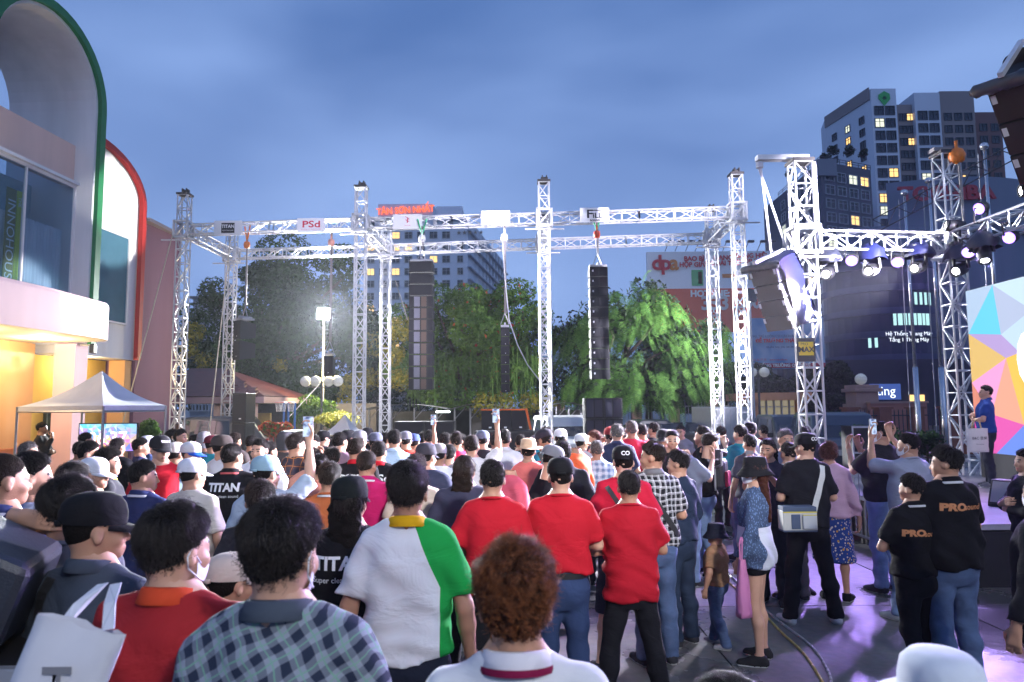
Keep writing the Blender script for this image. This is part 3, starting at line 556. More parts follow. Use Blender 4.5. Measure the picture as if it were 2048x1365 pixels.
# gate house
gh = root('gate_house', (P(1552, 820, 31).x, 32, 0), 'small orange gate house with white framed windows behind the right towers', 'building')
A, B = P(1507, 800, 31), P(1606, 800, 31); M_GH = mat('gatehouse_orange', (0.48, 0.22, 0.11), 0.8, noise=0.08)
zr = P(1550, 786, 31).z; b = MB(); b.box(((A.x + B.x) / 2, 32.4, zr - 0.17), (B.x - A.x + 0.5, 3.6, 0.34)); wb(b, 'roof', M_GH, gh)
b = MB(); b.box(((A.x + B.x) / 2, 32.5, (zr - 0.34) / 2), (B.x - A.x - 0.3, 2.6, zr - 0.34)); wb(b, 'wall', mat('gatehouse_inside', (0.42, 0.34, 0.22), 0.8), gh)
for k in range(5):
    X0 = A.x + 0.25 + k * (B.x - A.x - 0.5) / 5
    f = MB(); w = (B.x - A.x - 0.5) / 5; zc, hh = 1.55, 1.3
    for c, d in (((X0 + w / 2, 31.16, zc + hh / 2), (w, 0.08, 0.06)), ((X0 + w / 2, 31.16, zc - hh / 2), (w, 0.08, 0.06)), ((X0 + 0.03, 31.16, zc), (0.05, 0.08, hh - 0.06)), ((X0 + w / 2, 31.16, zc + 0.3), (w - 0.1, 0.05, 0.04))): f.box(c, d)
    o = wb(f, 'window', M_WFRAME, gh); g = MB(); g.box((X0 + w / 2, 31.18, zc), (w - 0.06, 0.02, hh - 0.06)); g.build('pane', mat('gatehouse_pane', (0.20, 0.18, 0.11), 0.1, emit=(1.0, 0.85, 0.5), estr=0.18), o)
for px in (1512, 1598):
    b = MB(); b.box((P(px, 820, 31).x, 31.0, (zr - 0.34) / 2), (0.28, 0.28, zr - 0.35)); wb(b, 'column', M_GH, gh)
# globe lamp clusters and floodlight pole
def globe_lamp(label, px, py, d, n=4):
    c = P(px, py, d); r_ = root('globe_street_lamp', (c.x, d, 0), label, 'street lamp', 'globe lamps in the yard'); b = MB(); b.bar((c.x, d, 0), (c.x, d, c.z), 0.05, n=8); wb(b, 'pole', mat('steel_dark', (0.06, 0.06, 0.07), 0.5), r_)
    offs = [(-0.62, 0), (-0.2, -0.18), (0.22, 0.12), (0.6, 0)] if n == 4 else [(-0.25, 0), (0.25, 0)]
    for ox, oy in offs:
        b = MB(); b.bar((c.x, d, c.z - 0.25), (c.x + ox, d + oy, c.z - 0.2), 0.02, n=5); wb(b, 'arm', mat('steel_dark', (0.06, 0.06, 0.07), 0.5), r_); globe(r_, (c.x + ox, d + oy, c.z), 0.2)
globe_lamp('cluster of four ribbed glass globes under the bright floodlight', 644, 763, 26.5)
q = P(644, 763, 26.5); L = bpy.data.lights.new('added_tree_glow', 'POINT'); L.energy = 700; L.color = (1.0, 0.80, 0.40); L.shadow_soft_size = 0.3; lo__ = bpy.data.objects.new('added_tree_glow', L); C.objects.link(lo__); lo__.location = q + Vector((0.2, 0.4, 0.55))  # warm light added by the globes to turn the nearby tree yellow
globe_lamp('pair of ribbed glass globes above the gate house', 1516, 745, 28, 2)
E_FLOOD = emat('flood_lens', (0.95, 0.97, 1.0), 200.0)
def spot(name, parent, loc, target, power, col, size=40, blend=0.3, rad=0.06):
    L = bpy.data.lights.new(name, 'SPOT'); L.energy = power; L.color = col; L.spot_size = R(size); L.spot_blend = blend; L.shadow_soft_size = rad
    o = bpy.data.objects.new(name, L); C.objects.link(o)
    d = Vector(target) - Vector(loc); o.matrix_world = Matrix.Translation(loc) @ d.to_track_quat('-Z', 'Y').to_matrix().to_4x4()
    if parent is not None: o.parent = parent; o.matrix_parent_inverse = parent.matrix_basis.inverted()
    return o
def flood_pole(label, px, py, d, power, target, size):
    c = P(px, py, d); r_ = root('floodlight_pole', (c.x, d, 0), label, 'floodlight', 'floodlights on poles'); b = MB(); b.bar((c.x, d, 0), (c.x, d, c.z), 0.045, n=8); wb(b, 'pole', mat('steel_pale', (0.5, 0.5, 0.52), 0.45, metal=0.3), r_)
    dv = (Vector(target) - c).normalized(); q = dv.to_track_quat('-Z', 'Y').to_matrix()
    b = MB(); b.box(c + dv * -0.06, (0.56, 0.48, 0.14), q); wb(b, 'housing', mat('lamp_black', (0.015, 0.015, 0.016), 0.5), r_)
    b = MB(); b.box(c + dv * 0.02, (0.50, 0.42, 0.02), q); wb(b, 'lens', E_FLOOD, r_)
    spot('flood_light', r_, c + dv * 0.08, target, power, (0.93, 0.95, 1.0), size, 0.6, 0.2)
    return r_
flood_pole('glaring white floodlight on a slim pole between the left towers', 648, 628, 27.5, 40000, (4.5, 6, 0.0), 104)
flood_pole('second floodlight glowing beside the feathery tree at the right towers', 1499, 592, 27.0, 3600, P(1330, 640, 30), 130)
# ---- vegetation
def leaf_mat(name, c0, c1, rough=0.55, trans=0.25):
    m = bpy.data.materials.new(name); m.use_nodes = True; n, l = nodes_of(m); b = n['Principled BSDF']
    g = n.new('ShaderNodeNewGeometry'); r = n.new('ShaderNodeValToRGB'); r.color_ramp.elements[0].color = (*c0, 1); r.color_ramp.elements[1].color = (*c1, 1)
    l.new(g.outputs['Random Per Island'], r.inputs['Fac']); l.new(r.outputs['Color'], b.inputs['Base Color']); b.inputs['Roughness'].default_value = 0.7; b.inputs['Specular IOR Level'].default_value = 0.15
    t = n.new('ShaderNodeBsdfTranslucent'); mx = n.new('ShaderNodeMixShader'); mx.inputs[0].default_value = trans; l.new(r.outputs['Color'], t.inputs['Color'])
    l.new(b.outputs[0], mx.inputs[1]); l.new(t.outputs[0], mx.inputs[2]); l.new(mx.outputs[0], n['Material Output'].inputs['Surface']); return m
M_BARK = mat('bark', (0.075, 0.055, 0.04), 0.9, noise=0.35, nscale=6, bump=0.6, bscale=18)
def leaves_mesh(name, pos, nrm, size, m, g, asp=0.5):
    """one bent, pointed leaf (4 triangles worth) at every position"""
    n = len(pos); z = nrm + g.normal(0, 0.55, (n, 3)); z /= np.linalg.norm(z, axis=1)[:, None]
    a = g.normal(size=(n, 3)); a[:, 2] -= 0.5; x = a - z * (a * z).sum(1)[:, None]; x /= np.linalg.norm(x, axis=1)[:, None]; y = np.cross(z, x)
    s = size * g.uniform(0.6, 1.3, n)[:, None]
    V = np.stack([pos - x * s * 0.5, pos + y * s * asp * 0.5 + z * s * 0.10, pos + x * s * 0.6 - z * s * 0.12, pos - y * s * asp * 0.5 + z * s * 0.10], 1).reshape(-1, 3)
    return np_mesh(name, V, np.arange(n * 4).reshape(n, 4), m, False)
def limbs(b, base, h, tips, g, r0=0.22, fork=0.4):
    base = Vector(base); top = base + Vector((g.normal(0, 0.2), g.normal(0, 0.2), h * fork))
    mid = base.lerp(top, 0.5) + Vector((g.normal(0, 0.08), 0, 0))
    b.path([base, mid, top], r0, 9, [r0 * 1.25, r0, r0 * 0.85])
    for t in tips:
        t = Vector(t); q1 = top.lerp(t, 0.35) + Vector((g.normal(0, 0.15), g.normal(0, 0.15), 0.25)); q2 = top.lerp(t, 0.7) + Vector((g.normal(0, 0.2), g.normal(0, 0.2), 0.2)); b.path([top, q1, q2, t], 0.1, 6, [r0 * 0.55, r0 * 0.36, r0 * 0.2, r0 * 0.06])
def crown_points(blobs, n, g, shell=0.75):
    w = np.array([r[0] * r[1] * r[2] for _, r in blobs]) ** 0.67; w /= w.sum(); k = g.choice(len(blobs), n, p=w)
    c = np.array([b[0] for b in blobs])[k]; r = np.array([b[1] for b in blobs])[k]
    u = g.normal(size=(n, 3)); u /= np.linalg.norm(u, axis=1)[:, None]; q = shell + (1 - shell) * g.uniform(size=n) ** 0.5
    q *= 1 + 0.16 * np.sin(7 * u[:, 0] + k) * np.sin(6 * u[:, 1] + 2 * k) * np.sin(5 * u[:, 2] + k)
    return c + u * r * q[:, None], u
def broad_tree(label, px_blobs, d, n, leaf, m, seed, base_px, name='broadleaf_tree', spread=1.6, extra=None, r0=0.25):
    g = np.random.default_rng(seed); f = d / FPX; blobs = []
    for px, py, rx_, rz_ in px_blobs:
        c = P(px, py, d); R1, R2 = rx_ * f, rz_ * f
        for k in range(7):  # each lump is itself a handful of smaller clumps
            o = g.normal(0, 0.5, 3); blobs.append(((c.x + o[0] * R1, d + o[1] * R1 * 0.9 + g.normal(0, 0.5), c.z + o[2] * R2), (R1 * g.uniform(0.42, 0.7), R1 * g.uniform(0.42, 0.7), R2 * g.uniform(0.40, 0.62))))
    B = P(base_px, 812, d); t = root(name, (B.x, d, 0), label, 'tree', 'trees behind the yard')
    b = MB(); limbs(b, (B.x, d, 0), max(q[0][2] for q in blobs), [q[0] for q in blobs[::4]], g, r0); wb(b, 'trunk', M_BARK, t, True)
    pos, nr = crown_points(blobs, n, g); ok = pos[:, 2] > 1.2; o = inst('crown', leaves_mesh('crown', pos[ok], nr[ok] + np.array((0, 0, 0.35)), leaf, m, g), t); o.matrix_local = t.matrix_basis.inverted()
    if extra: extra(t, blobs, g)
    return t
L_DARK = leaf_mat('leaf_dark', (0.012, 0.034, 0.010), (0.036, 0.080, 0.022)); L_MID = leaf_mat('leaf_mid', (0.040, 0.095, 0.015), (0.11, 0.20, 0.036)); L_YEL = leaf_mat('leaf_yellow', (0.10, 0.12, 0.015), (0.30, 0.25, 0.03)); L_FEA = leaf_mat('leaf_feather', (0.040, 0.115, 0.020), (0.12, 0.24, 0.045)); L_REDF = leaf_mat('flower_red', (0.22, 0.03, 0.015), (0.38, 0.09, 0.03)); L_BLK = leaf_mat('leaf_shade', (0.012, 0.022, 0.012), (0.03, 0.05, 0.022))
def yellow_sprays(spots, n, leaf, m, nm):  # leaves where yellow lamplight is put into the leaf colour
    def fn(t, blobs, g):
        f = t.location.y / FPX; bl = []
        for px, py, r_ in spots: c = P(px, py, t.location.y - 2.2); bl.append(((c.x, c.y, c.z), (r_ * f, r_ * f * 0.8, r_ * f)))
        pos, nr = crown_points(bl, n, g, 0.35); o = inst(nm, leaves_mesh(nm, pos, nr, leaf, m, g), t); o.matrix_local = t.matrix_basis.inverted()
    return fn
broad_tree('big dark round broadleaf tree behind the left towers', [(560, 590, 95, 75), (470, 640, 85, 80), (650, 600, 95, 85), (710, 690, 60, 80), (600, 700, 140, 90), (470, 740, 80, 70), (540, 545, 60, 40), (680, 545, 50, 35), (430, 600, 45, 40), (620, 770, 120, 50), (730, 640, 40, 60)], 35.0, 62000, 0.19, L_DARK, 1, 560, extra=yellow_sprays([(388, 665, 22), (378, 700, 18), (410, 725, 20), (470, 770, 22), (745, 690, 26), (735, 760, 24), (700, 770, 22), (560, 730, 16), (690, 800, 18)], 2600, 0.17, L_YEL, 'lit_and_yellow_leaves'))
def vines_flowers(t, blobs, g):
    pos, nr = crown_points(blobs, 380, g, 0.95); o = inst('flowers', leaves_mesh('flowers', pos, nr, 0.15, L_REDF, g, 0.8), t); o.matrix_local = t.matrix_basis.inverted(); o['kind'] = 'stuff'
    yellow_sprays([(800, 660, 26), (785, 710, 24), (800, 760, 22), (830, 640, 14), (970, 812, 26), (1010, 808, 24), (1060, 806, 22), (1095, 808, 20)], 3000, 0.15, L_YEL, 'lit_and_yellow_leaves')(t, blobs, g)  # upper sprays: lamplight as leaf colour; low ones: yellow flowering shrubs
    b = MB()
    for _ in range(170):
        px = g.uniform(800, 1075); y0 = g.uniform(690, 760); c = P(px, y0, 30 + g.uniform(-1.5, 1)); L = g.uniform(0.6, 2.0); b.bar(c, c + Vector((g.normal(0, 0.05), 0, -L)), 0.012, n=3)
        for q in range(3): b.bar(c + Vector((0, 0, -L * q / 3)), c + Vector((g.normal(0, 0.12), g.normal(0, 0.1), -L * q / 3 - 0.2)), 0.02, n=3, w2=0.002)
    wb(b, 'vines', L_MID, t, fix=False)
broad_tree('bushy flowering tree hung with vines behind the middle towers', [(930, 620, 70, 50), (860, 660, 60, 60), (1000, 650, 70, 60), (940, 700, 110, 70), (830, 720, 50, 60), (1040, 720, 50, 60), (900, 760, 90, 40), (1000, 760, 80, 40), (990, 600, 50, 35)], 32.0, 52000, 0.155, L_MID, 2, 935, 'flowering_tree', extra=vines_flowers)
# feathery tree: arching fronds of fine leaflets
def feather_tree(label, d, seed):
    g = np.random.default_rng(seed); f = d / FPX; blobs = []
    for px, py, rx_, rz_ in [(1250, 640, 120, 70), (1315, 610, 90, 50), (1395, 700, 90, 65), (1430, 690, 55, 45), (1160, 690, 90, 75), (1280, 720, 150, 70), (1120, 660, 50, 50), (1385, 665, 70, 45), (1330, 770, 90, 40), (1180, 760, 70, 40), (1300, 570, 40, 22)]:
        c = P(px, py, d)
        for k in range(5): o = g.normal(0, 0.45, 3); blobs.append(((c.x + o[0] * rx_ * f, d + o[1] * rx_ * f * 0.8, c.z + o[2] * rz_ * f), (rx_ * f * 0.55, rx_ * f * 0.55, rz_ * f * 0.55)))
    B = P(1222, 812, d); t = root('feathery_tree', (B.x, d, 0), label, 'tree', 'trees behind the yard'); b = MB(); limbs(b, (B.x, d, 0), 7, [q[0] for q in blobs[::3]], g, 0.26, 0.35); wb(b, 'trunk', M_BARK, t, True)
    n = 2100; pos, nr = crown_points(blobs, n, g, 0.6); V = []; K = 16
    cen = np.array((P(1270, 700, d).x, d, 3.0)); out = pos - cen; out[:, 2] *= 0.3; out /= np.linalg.norm(out, axis=1)[:, None]; out += g.normal(0, 0.35, (n, 3)); out[:, 2] = np.abs(out[:, 2]) * 0.5 + 0.1; out /= np.linalg.norm(out, axis=1)[:, None]
    side = np.cross(out, np.array((0, 0, 1.0))); side /= np.linalg.norm(side, axis=1)[:, None]; L = g.uniform(0.7, 1.35, n)[:, None]
    p_ = pos - out * L * 0.4; dr = out.copy()
    for k in range(K):
        dr = dr + np.array((0, 0, -0.20)); dr /= np.linalg.norm(dr, axis=1)[:, None]; p_ = p_ + dr * L / K; w = 0.23 * math.sin(math.pi * (k + 1.2) / (K + 1.6)) ** 0.7; up = np.cross(side, dr)
        for s in (-1, 1):
            e = side * s * w + dr * w * 0.35 - up * w * 0.30 * 1; V += [p_ - dr * 0.010, p_ + e - dr * 0.007, p_ + e + dr * 0.012, p_ + dr * 0.014]
    V = np.stack(V, 1).reshape(-1, 3); o = inst('crown', np_mesh('crown', V, np.arange(len(V)).reshape(-1, 4), L_FEA, False), t); o.matrix_local = t.matrix_basis.inverted()
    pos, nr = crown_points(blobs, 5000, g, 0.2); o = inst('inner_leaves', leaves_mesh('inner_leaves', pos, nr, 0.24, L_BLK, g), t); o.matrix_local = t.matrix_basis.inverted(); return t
feather_tree('wide feathery green tree behind the hanging speaker column on the right', 31.0, 5)
for i, (bl, d_, bp_, lab) in enumerate((([(1560, 782, 80, 30), (1480, 782, 80, 34), (1610, 775, 40, 30)], 44.0, 1560, 'dark shadowed tree below the blue billboard'), ([(760, 740, 90, 80), (1080, 770, 120, 50), (880, 790, 120, 40)], 46.0, 900, 'dark shaded tree mass behind the bicycle shelter'), ([(420, 760, 90, 60), (560, 790, 140, 40)], 48.0, 480, 'dark shaded tree behind the tiled pavilion'), ([(1250, 780, 150, 45), (1400, 770, 110, 50)], 46.0, 1300, 'dark shaded tree behind the pale picket fence'), ([(1640, 770, 40, 50), (1690, 800, 40, 30)], 40.0, 1650, 'small dark tree right of the gate house'))):
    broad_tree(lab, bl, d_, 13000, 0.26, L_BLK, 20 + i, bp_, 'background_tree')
def shrub(label, px, py, rx_, rz_, d, n, leaf, m, name='shrub', flowers=0):
    g = np.random.default_rng(int(px)); f = d / FPX; c = P(px, py, d); t = root(name, (c.x, d, 0), label, 'shrub', 'shrubs around the yard')
    bl = [((c.x + g.normal(0, 0.4) * rx_ * f, d + g.normal(0, 0.3) * rx_ * f, max(0.2, c.z + g.normal(0, 0.35) * rz_ * f)), (rx_ * f * 0.6, rx_ * f * 0.6, rz_ * f * 0.6)) for _ in range(7)]
    b = MB()
    for q in bl: b.bar((c.x, d, 0), q[0], 0.03, n=5, w2=0.008)
    wb(b, 'stems', M_BARK, t); pos, nr = crown_points(bl, n, g, 0.4); o = inst('foliage', leaves_mesh('foliage', pos, nr, leaf, m, g), t); o.matrix_local = t.matrix_basis.inverted()
    if flowers: pos, nr = crown_points(bl, flowers, g, 0.9); o = inst('flowers', leaves_mesh('flowers', pos, nr, 0.10, L_REDF, g, 0.9), t); o.matrix_local = t.matrix_basis.inverted(); o['kind'] = 'stuff'
g_ = np.random.default_rng(77)
for px, py, r_ in ((1645, 320, 9), (1666, 305, 11), (1698, 306, 11), (1728, 310, 9), (1580, 352, 8)):
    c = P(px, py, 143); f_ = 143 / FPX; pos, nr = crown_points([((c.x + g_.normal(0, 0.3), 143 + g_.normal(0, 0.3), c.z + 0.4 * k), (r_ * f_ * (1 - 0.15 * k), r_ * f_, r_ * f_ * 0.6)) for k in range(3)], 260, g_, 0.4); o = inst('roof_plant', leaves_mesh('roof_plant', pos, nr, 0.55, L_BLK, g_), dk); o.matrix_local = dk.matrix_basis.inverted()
b = MB()
for A_, B_ in ((k0, k1), (k1, k2)):
    for z in (dtop + 0.5, dtop + 1.0): b.bar((*A_, z), (*B_, z), 0.05)
    for i in range(9): t = i / 8; b.bar((A_[0] + (B_[0] - A_[0]) * t, A_[1] + (B_[1] - A_[1]) * t, dtop), (A_[0] + (B_[0] - A_[0]) * t, A_[1] + (B_[1] - A_[1]) * t, dtop + 1.0), 0.05)
wb(b, 'roof_railing', M_WFDARK, dk)
shrub('round green bush beside the television under the purple wall', 295, 862, 28, 22, 14.5, 2200, 0.07, L_MID)
shrub('low bush covered in orange red flowers behind the crowd', 552, 858, 26, 18, 21, 1500, 0.08, L_MID, flowers=700)
shrub('light green bush behind the small white canopy', 690, 845, 45, 22, 25, 2600, 0.12, L_YEL)
shrub('dark hedge plant beside the parked car right of the stage truss', 1750, 870, 50, 26, 17, 2600, 0.09, L_DARK)
shrub('dim planted hedge below the iron fence at the far right', 1850, 880, 50, 22, 16, 2600, 0.09, L_DARK)
shrub('green bush under the dark tree behind basketball hoop', 620, 830, 40, 34, 27, 2200, 0.14, L_MID)
# ================================================================ rig, stage, loudspeakers
M_TRUSS = mat('truss_aluminium', (0.60, 0.60, 0.63), 0.38, metal=0.35, noise=0.12, nscale=6)
M_BLK = mat('cabinet_black', (0.008, 0.008, 0.010), 0.6, noise=0.2, nscale=9, bump=0.25, bscale=180)
M_GRL = mat('grille_black', (0.010, 0.010, 0.015), 0.6, bump=0.5, bscale=260, spec=0.3)
M_STEEL = mat('rigging_steel', (0.30, 0.30, 0.32), 0.4, metal=0.7); M_LAMPB = mat('lamp_black', (0.015, 0.015, 0.016), 0.5)
def truss(b, A, B, w=0.29, bay=0.5, r=0.024, rb=0.012, up=None):
    A, B = Vector(A), Vector(B); d = B - A; L = d.length; z = d / L
    x = (z.cross(Vector((0, 0, 1))).normalized() if abs(z.z) < 0.9 else (up or Vector((1, 0, 0)))); y = z.cross(x).normalized()
    cs = [(x * sx + y * sy) * w / 2 for sx, sy in ((-1, -1), (1, -1), (1, 1), (-1, 1))]
    for c in cs: b.bar(A + c, B + c, r, n=6)
    n = max(1, round(L / bay))
    for i in range(n + 1):
        for k in range(4): b.bar(A + cs[k] + z * L * i / n, A + cs[(k + 1) % 4] + z * L * i / n, rb, n=4, caps=False)
    for i in range(n):
        for k in range(4):
            k0, k1 = (k, (k + 1) % 4) if (i + k) % 2 else ((k + 1) % 4, k); b.bar(A + cs[k0] + z * L * i / n, A + cs[k1] + z * L * (i + 1) / n, rb, n=4, caps=False)
    return b
def tower(label, x, y, h, zb, w=0.29, group='truss towers', rot=0.0, arm=None, top=True):
    r_ = root('truss_tower', (x, y, 0), label, 'truss tower', group); u = Vector((math.cos(rot), math.sin(rot), 0))
    b = MB(); truss(b, (x, y, 0.12), (x, y, h), w, 0.42, up=u); wb(b, 'mast', M_TRUSS, r_)
    b = MB(); b.box((x, y, 0.06), (0.9, 0.9, 0.05)); [b.bar((x + 0.6 * sx, y + 0.6 * sy, 0.03), (x, y, 0.12), 0.03) for sx in (-1, 1) for sy in (-1, 1)]; wb(b, 'base', M_TRUSS, r_)
    b = MB(); s = w / 2 + 0.055
    for zz in (zb - 0.24, zb + 0.24):
        for k in range(4):
            a0, a1 = [(s, s), (-s, s), (-s, -s), (s, -s)][k], [(-s, s), (-s, -s), (s, -s), (s, s)][k]; b.bar((x + a0[0], y + a0[1], zz), (x + a1[0], y + a1[1], zz), 0.03)
    for sx in (-1, 1):
        for sy in (-1, 1): b.bar((x + s * sx, y + s * sy, zb - 0.27), (x + s * sx, y + s * sy, zb + 0.27), 0.03)
    for sx in (-1, 1): b.bar((x + s * sx, y - s, zb - 0.22), (x + s * sx, y + s, zb + 0.22), 0.018); b.bar((x - s, y + s * sx, zb - 0.22), (x + s, y + s * sx, zb + 0.22), 0.018)
    wb(b, 'sleeve_block', M_TRUSS, r_)
    b = MB(); b.box((x, y, h + 0.03), (w + 0.08, w + 0.08, 0.06))
    if top: b.box((x - 0.04, y, h + 0.12), (0.03, 0.22, 0.16)); b.box((x + 0.08, y, h + 0.12), (0.03, 0.22, 0.16)); b.bar((x - 0.08, y, h + 0.13), (x + 0.12, y, h + 0.13), 0.05, n=10)
    wb(b, 'head_block', mat('head_block_dark', (0.06, 0.055, 0.055), 0.5, metal=0.4), r_)
    b = MB(); b.bar((x - 0.55, y - s - 0.02, zb - 0.34), (x + 0.55, y - s - 0.02, zb - 0.34), 0.024, n=6); wb(b, 'safety_pole', M_TRUSS, r_)
    return r_
def beam(label, A, B, w=0.29, group='truss beams'):
    A, B = Vector(A), Vector(B); m_ = (A + B) / 2; r_ = root('truss_beam', (m_.x, m_.y, 0), label, 'truss beam', group); n = max(1, round((B - A).length / 2.7))
    for i in range(n):
        a, c = A.lerp(B, i / n), A.lerp(B, (i + 1) / n); b = MB(); truss(b, a, c, w, 0.45); wb(b, 'truss_section', M_TRUSS, r_)
    return r_
ZB = 7.3
FT = [(-9.77, 20.5), (-4.36, 19.95), (0.95, 19.6), (6.30, 19.1)]; BT = [(-9.70, 23.9), (-4.23, 23.3), (1.05, 22.7), (6.44, 22.1)]
fn = ['leftmost front truss tower beside the purple wall', 'second front truss tower from the left, right of the glaring floodlight', 'third front truss tower from the left, bright in the beams', 'rightmost front truss tower of the speaker rig']
bn = ['leftmost back truss tower of the speaker rig', 'second back truss tower behind the left big speaker column', 'back truss tower hidden behind the third front tower', 'rightmost back truss tower before the billboards']
for (x, y), l_ in zip(FT, fn): tower(l_, x, y, 8.36, ZB)
for (x, y), l_ in zip(BT, bn): tower(l_, x, y, 8.2, ZB)
on = ['left', 'middle', 'right']
for i in range(3):
    a, c = Vector((*FT[i], ZB)), Vector((*FT[i + 1], ZB)); u = (c - a).normalized() * 0.24
    beam('front truss beam, %s span, carrying sponsor banners' % on[i], a + u, c - u)
    a, c = Vector((*BT[i], ZB)), Vector((*BT[i + 1], ZB)); u = (c - a).normalized() * 0.24; beam('back truss beam, %s span, above the trees' % on[i], a + u, c - u)
for i in range(4):
    a, c = Vector((*FT[i], ZB)), Vector((*BT[i], ZB)); u = (c - a).normalized() * 0.24; beam('short cross truss joining front and back towers, %s' % ['at the left end', 'second from left', 'third from left', 'at the right end'][i], a + u, c - u)
# sponsor banners on the front beam
M_BAN = mat('banner_vinyl', (0.72, 0.71, 0.73), 0.5, noise=0.03); INK_B = mat('print_black', (0.012, 0.012, 0.016), 0.5); INK_C = mat('print_crimson', (0.50, 0.012, 0.045), 0.5)
def front_y(px): 
    return np.interp(px, [361, 717, 1091, 1486], [20.5, 19.95, 19.6, 19.1]) - 0.21
def sponsor(px0, px1, y0, y1, label):
    d = front_y((px0 + px1) / 2); A, B = P(px0, y1, d), P(px1, y0, d); c = (A + B) / 2; r_ = root('sponsor_banner', (c.x, c.y, c.z), label, 'banner', 'sponsor banners on the front truss')
    b = MB(); w, h = B.x - A.x, P((px0 + px1) / 2, y0, d).z - P((px0 + px1) / 2, y1, d).z; b.box((c.x, c.y, c.z), (w, 0.012, h)); wb(b, 'sheet', M_BAN, r_)
    b = MB()
    for sx in (-1, 1):
        for sz in (-1, 1): b.bar((c.x + sx * (w / 2 - 0.02), c.y, c.z + sz * (h / 2 - 0.02)), (c.x + sx * (w / 2 - 0.02), c.y + 0.05, c.z + sz * (h / 2 - 0.04)), 0.006)
    wb(b, 'cable_ties', INK_B, r_); return r_, c + Vector((0, -0.009, 0)), d / FPX
UP, RT = (0, 0, 1), (1, 0, 0)
r_, c, f = sponsor(428, 484, 442, 471, 'white sponsor banner with TITAN in a black square, leftmost')
b = MB(); b.box(c, (27 * f, 0.006, 21 * f)); wb(b, 'logo_panel', INK_B, r_); lettering('TITAN', 9.5 * f, M_BAN, c + Vector((0, -0.006, 3 * f)), RT, UP, r_, bold=0.004, xs=0.95); lettering('Super clean sound', 3.6 * f, M_BAN, c + Vector((0, -0.006, -5 * f)), RT, UP, r_, xs=0.85)
r_, c, f = sponsor(594, 651, 437, 466, 'white sponsor banner with crimson PSd letters')
lettering('PSd', 19 * f, INK_C, c + Vector((0, 0, 2 * f)), RT, UP, r_, bold=0.006, xs=1.35); lettering('SOUND OF KINGDOMS', 4 * f, mat('print_pink', (0.6, 0.3, 0.36), 0.5), c + Vector((0, 0, -8.5 * f)), RT, UP, r_)
r_, c, f = sponsor(786, 844, 429, 458, 'white sponsor banner with small red dragon emblem')
b = MB()
for k in range(11):
    a = k * 0.9; b.bar(c + Vector((f * (1.2 * math.cos(a) - 1), 0, f * (4 + 0.9 * (k - 5)))), c + Vector((f * (5.0 * math.cos(a + 0.6)), 0, f * (5 + 1.0 * (k - 5) + 2 * math.sin(a)))), 0.55 * f, n=4, w2=0.15 * f)
b.bar(c + Vector((-0.5 * f, 0, -3 * f)), c + Vector((0.5 * f, 0, 9 * f)), 1.2 * f, n=5, w2=0.5 * f); wb(b, 'emblem', INK_C, r_); lettering('DRAGON', 3 * f, INK_C, c + Vector((0, 0, -8.5 * f)), RT, UP, r_)
r_, c, f = sponsor(962, 1020, 422, 451, 'white sponsor banner bleached by the light beam')
b = MB(); b.lathe([(8.6 * f, -0.002), (9.4 * f, 0.002)], c, 20, Matrix.Rotation(math.pi / 2, 3, 'X')); wb(b, 'emblem', mat('print_grey', (0.45, 0.45, 0.5), 0.5), r_)
r_, c, f = sponsor(1160, 1218, 416, 445, 'white sponsor banner with black FILL acoustic lettering')
lettering('F', 24 * f, INK_B, c + Vector((-10 * f, 0, 1.5 * f)), RT, UP, r_, bold=0.008, xs=1.2); lettering('iLL', 15 * f, INK_B, c + Vector((6 * f, 0, -1.5 * f)), RT, UP, r_, bold=0.006, xs=1.1)
b = MB(); b.box(c + Vector((3 * f, 0, 9.6 * f)), (24 * f, 0.006, 2 * f)); wb(b, 'logo_bar', INK_B, r_); lettering('acoustic', 7 * f, INK_B, c + Vector((2 * f, 0, -10.5 * f)), RT, UP, r_, bold=0.003)
# ---- hanging line arrays
def cab_mesh(name, w, h, d, rake=0.0, vfront=0.0):
    """a loudspeaker cabinet: trapezoid side, shallow recess round the grille"""
    b = MB(); f = d / 2; k = 0.72
    b.prism([(-w / 2, -f, -h / 2), (w / 2, -f, -h / 2), (w / 2, f, -h / 2 * k), (-w / 2, f, -h / 2 * k)][::1], (0, 0, 0.0001)) if False else None
    v = [(-w / 2, -f, -h / 2), (w / 2, -f, -h / 2), (w / 2, f, -h / 2 * k), (-w / 2, f, -h / 2 * k), (-w / 2, -f, h / 2), (w / 2, -f, h / 2), (w / 2, f, h / 2 * k), (-w / 2, f, h / 2 * k)]
    b.add(v, [(3, 2, 1, 0), (4, 5, 6, 7), (0, 1, 5, 4), (1, 2, 6, 5), (2, 3, 7, 6), (3, 0, 4, 7)]); return b.mesh(name, M_BLK)
def cable_drop(par, A, B, m=None, r=0.014, name='chain'):
    b = MB(); b.bar(A, B, r, n=5); return wb(b, name, m or M_STEEL, par)
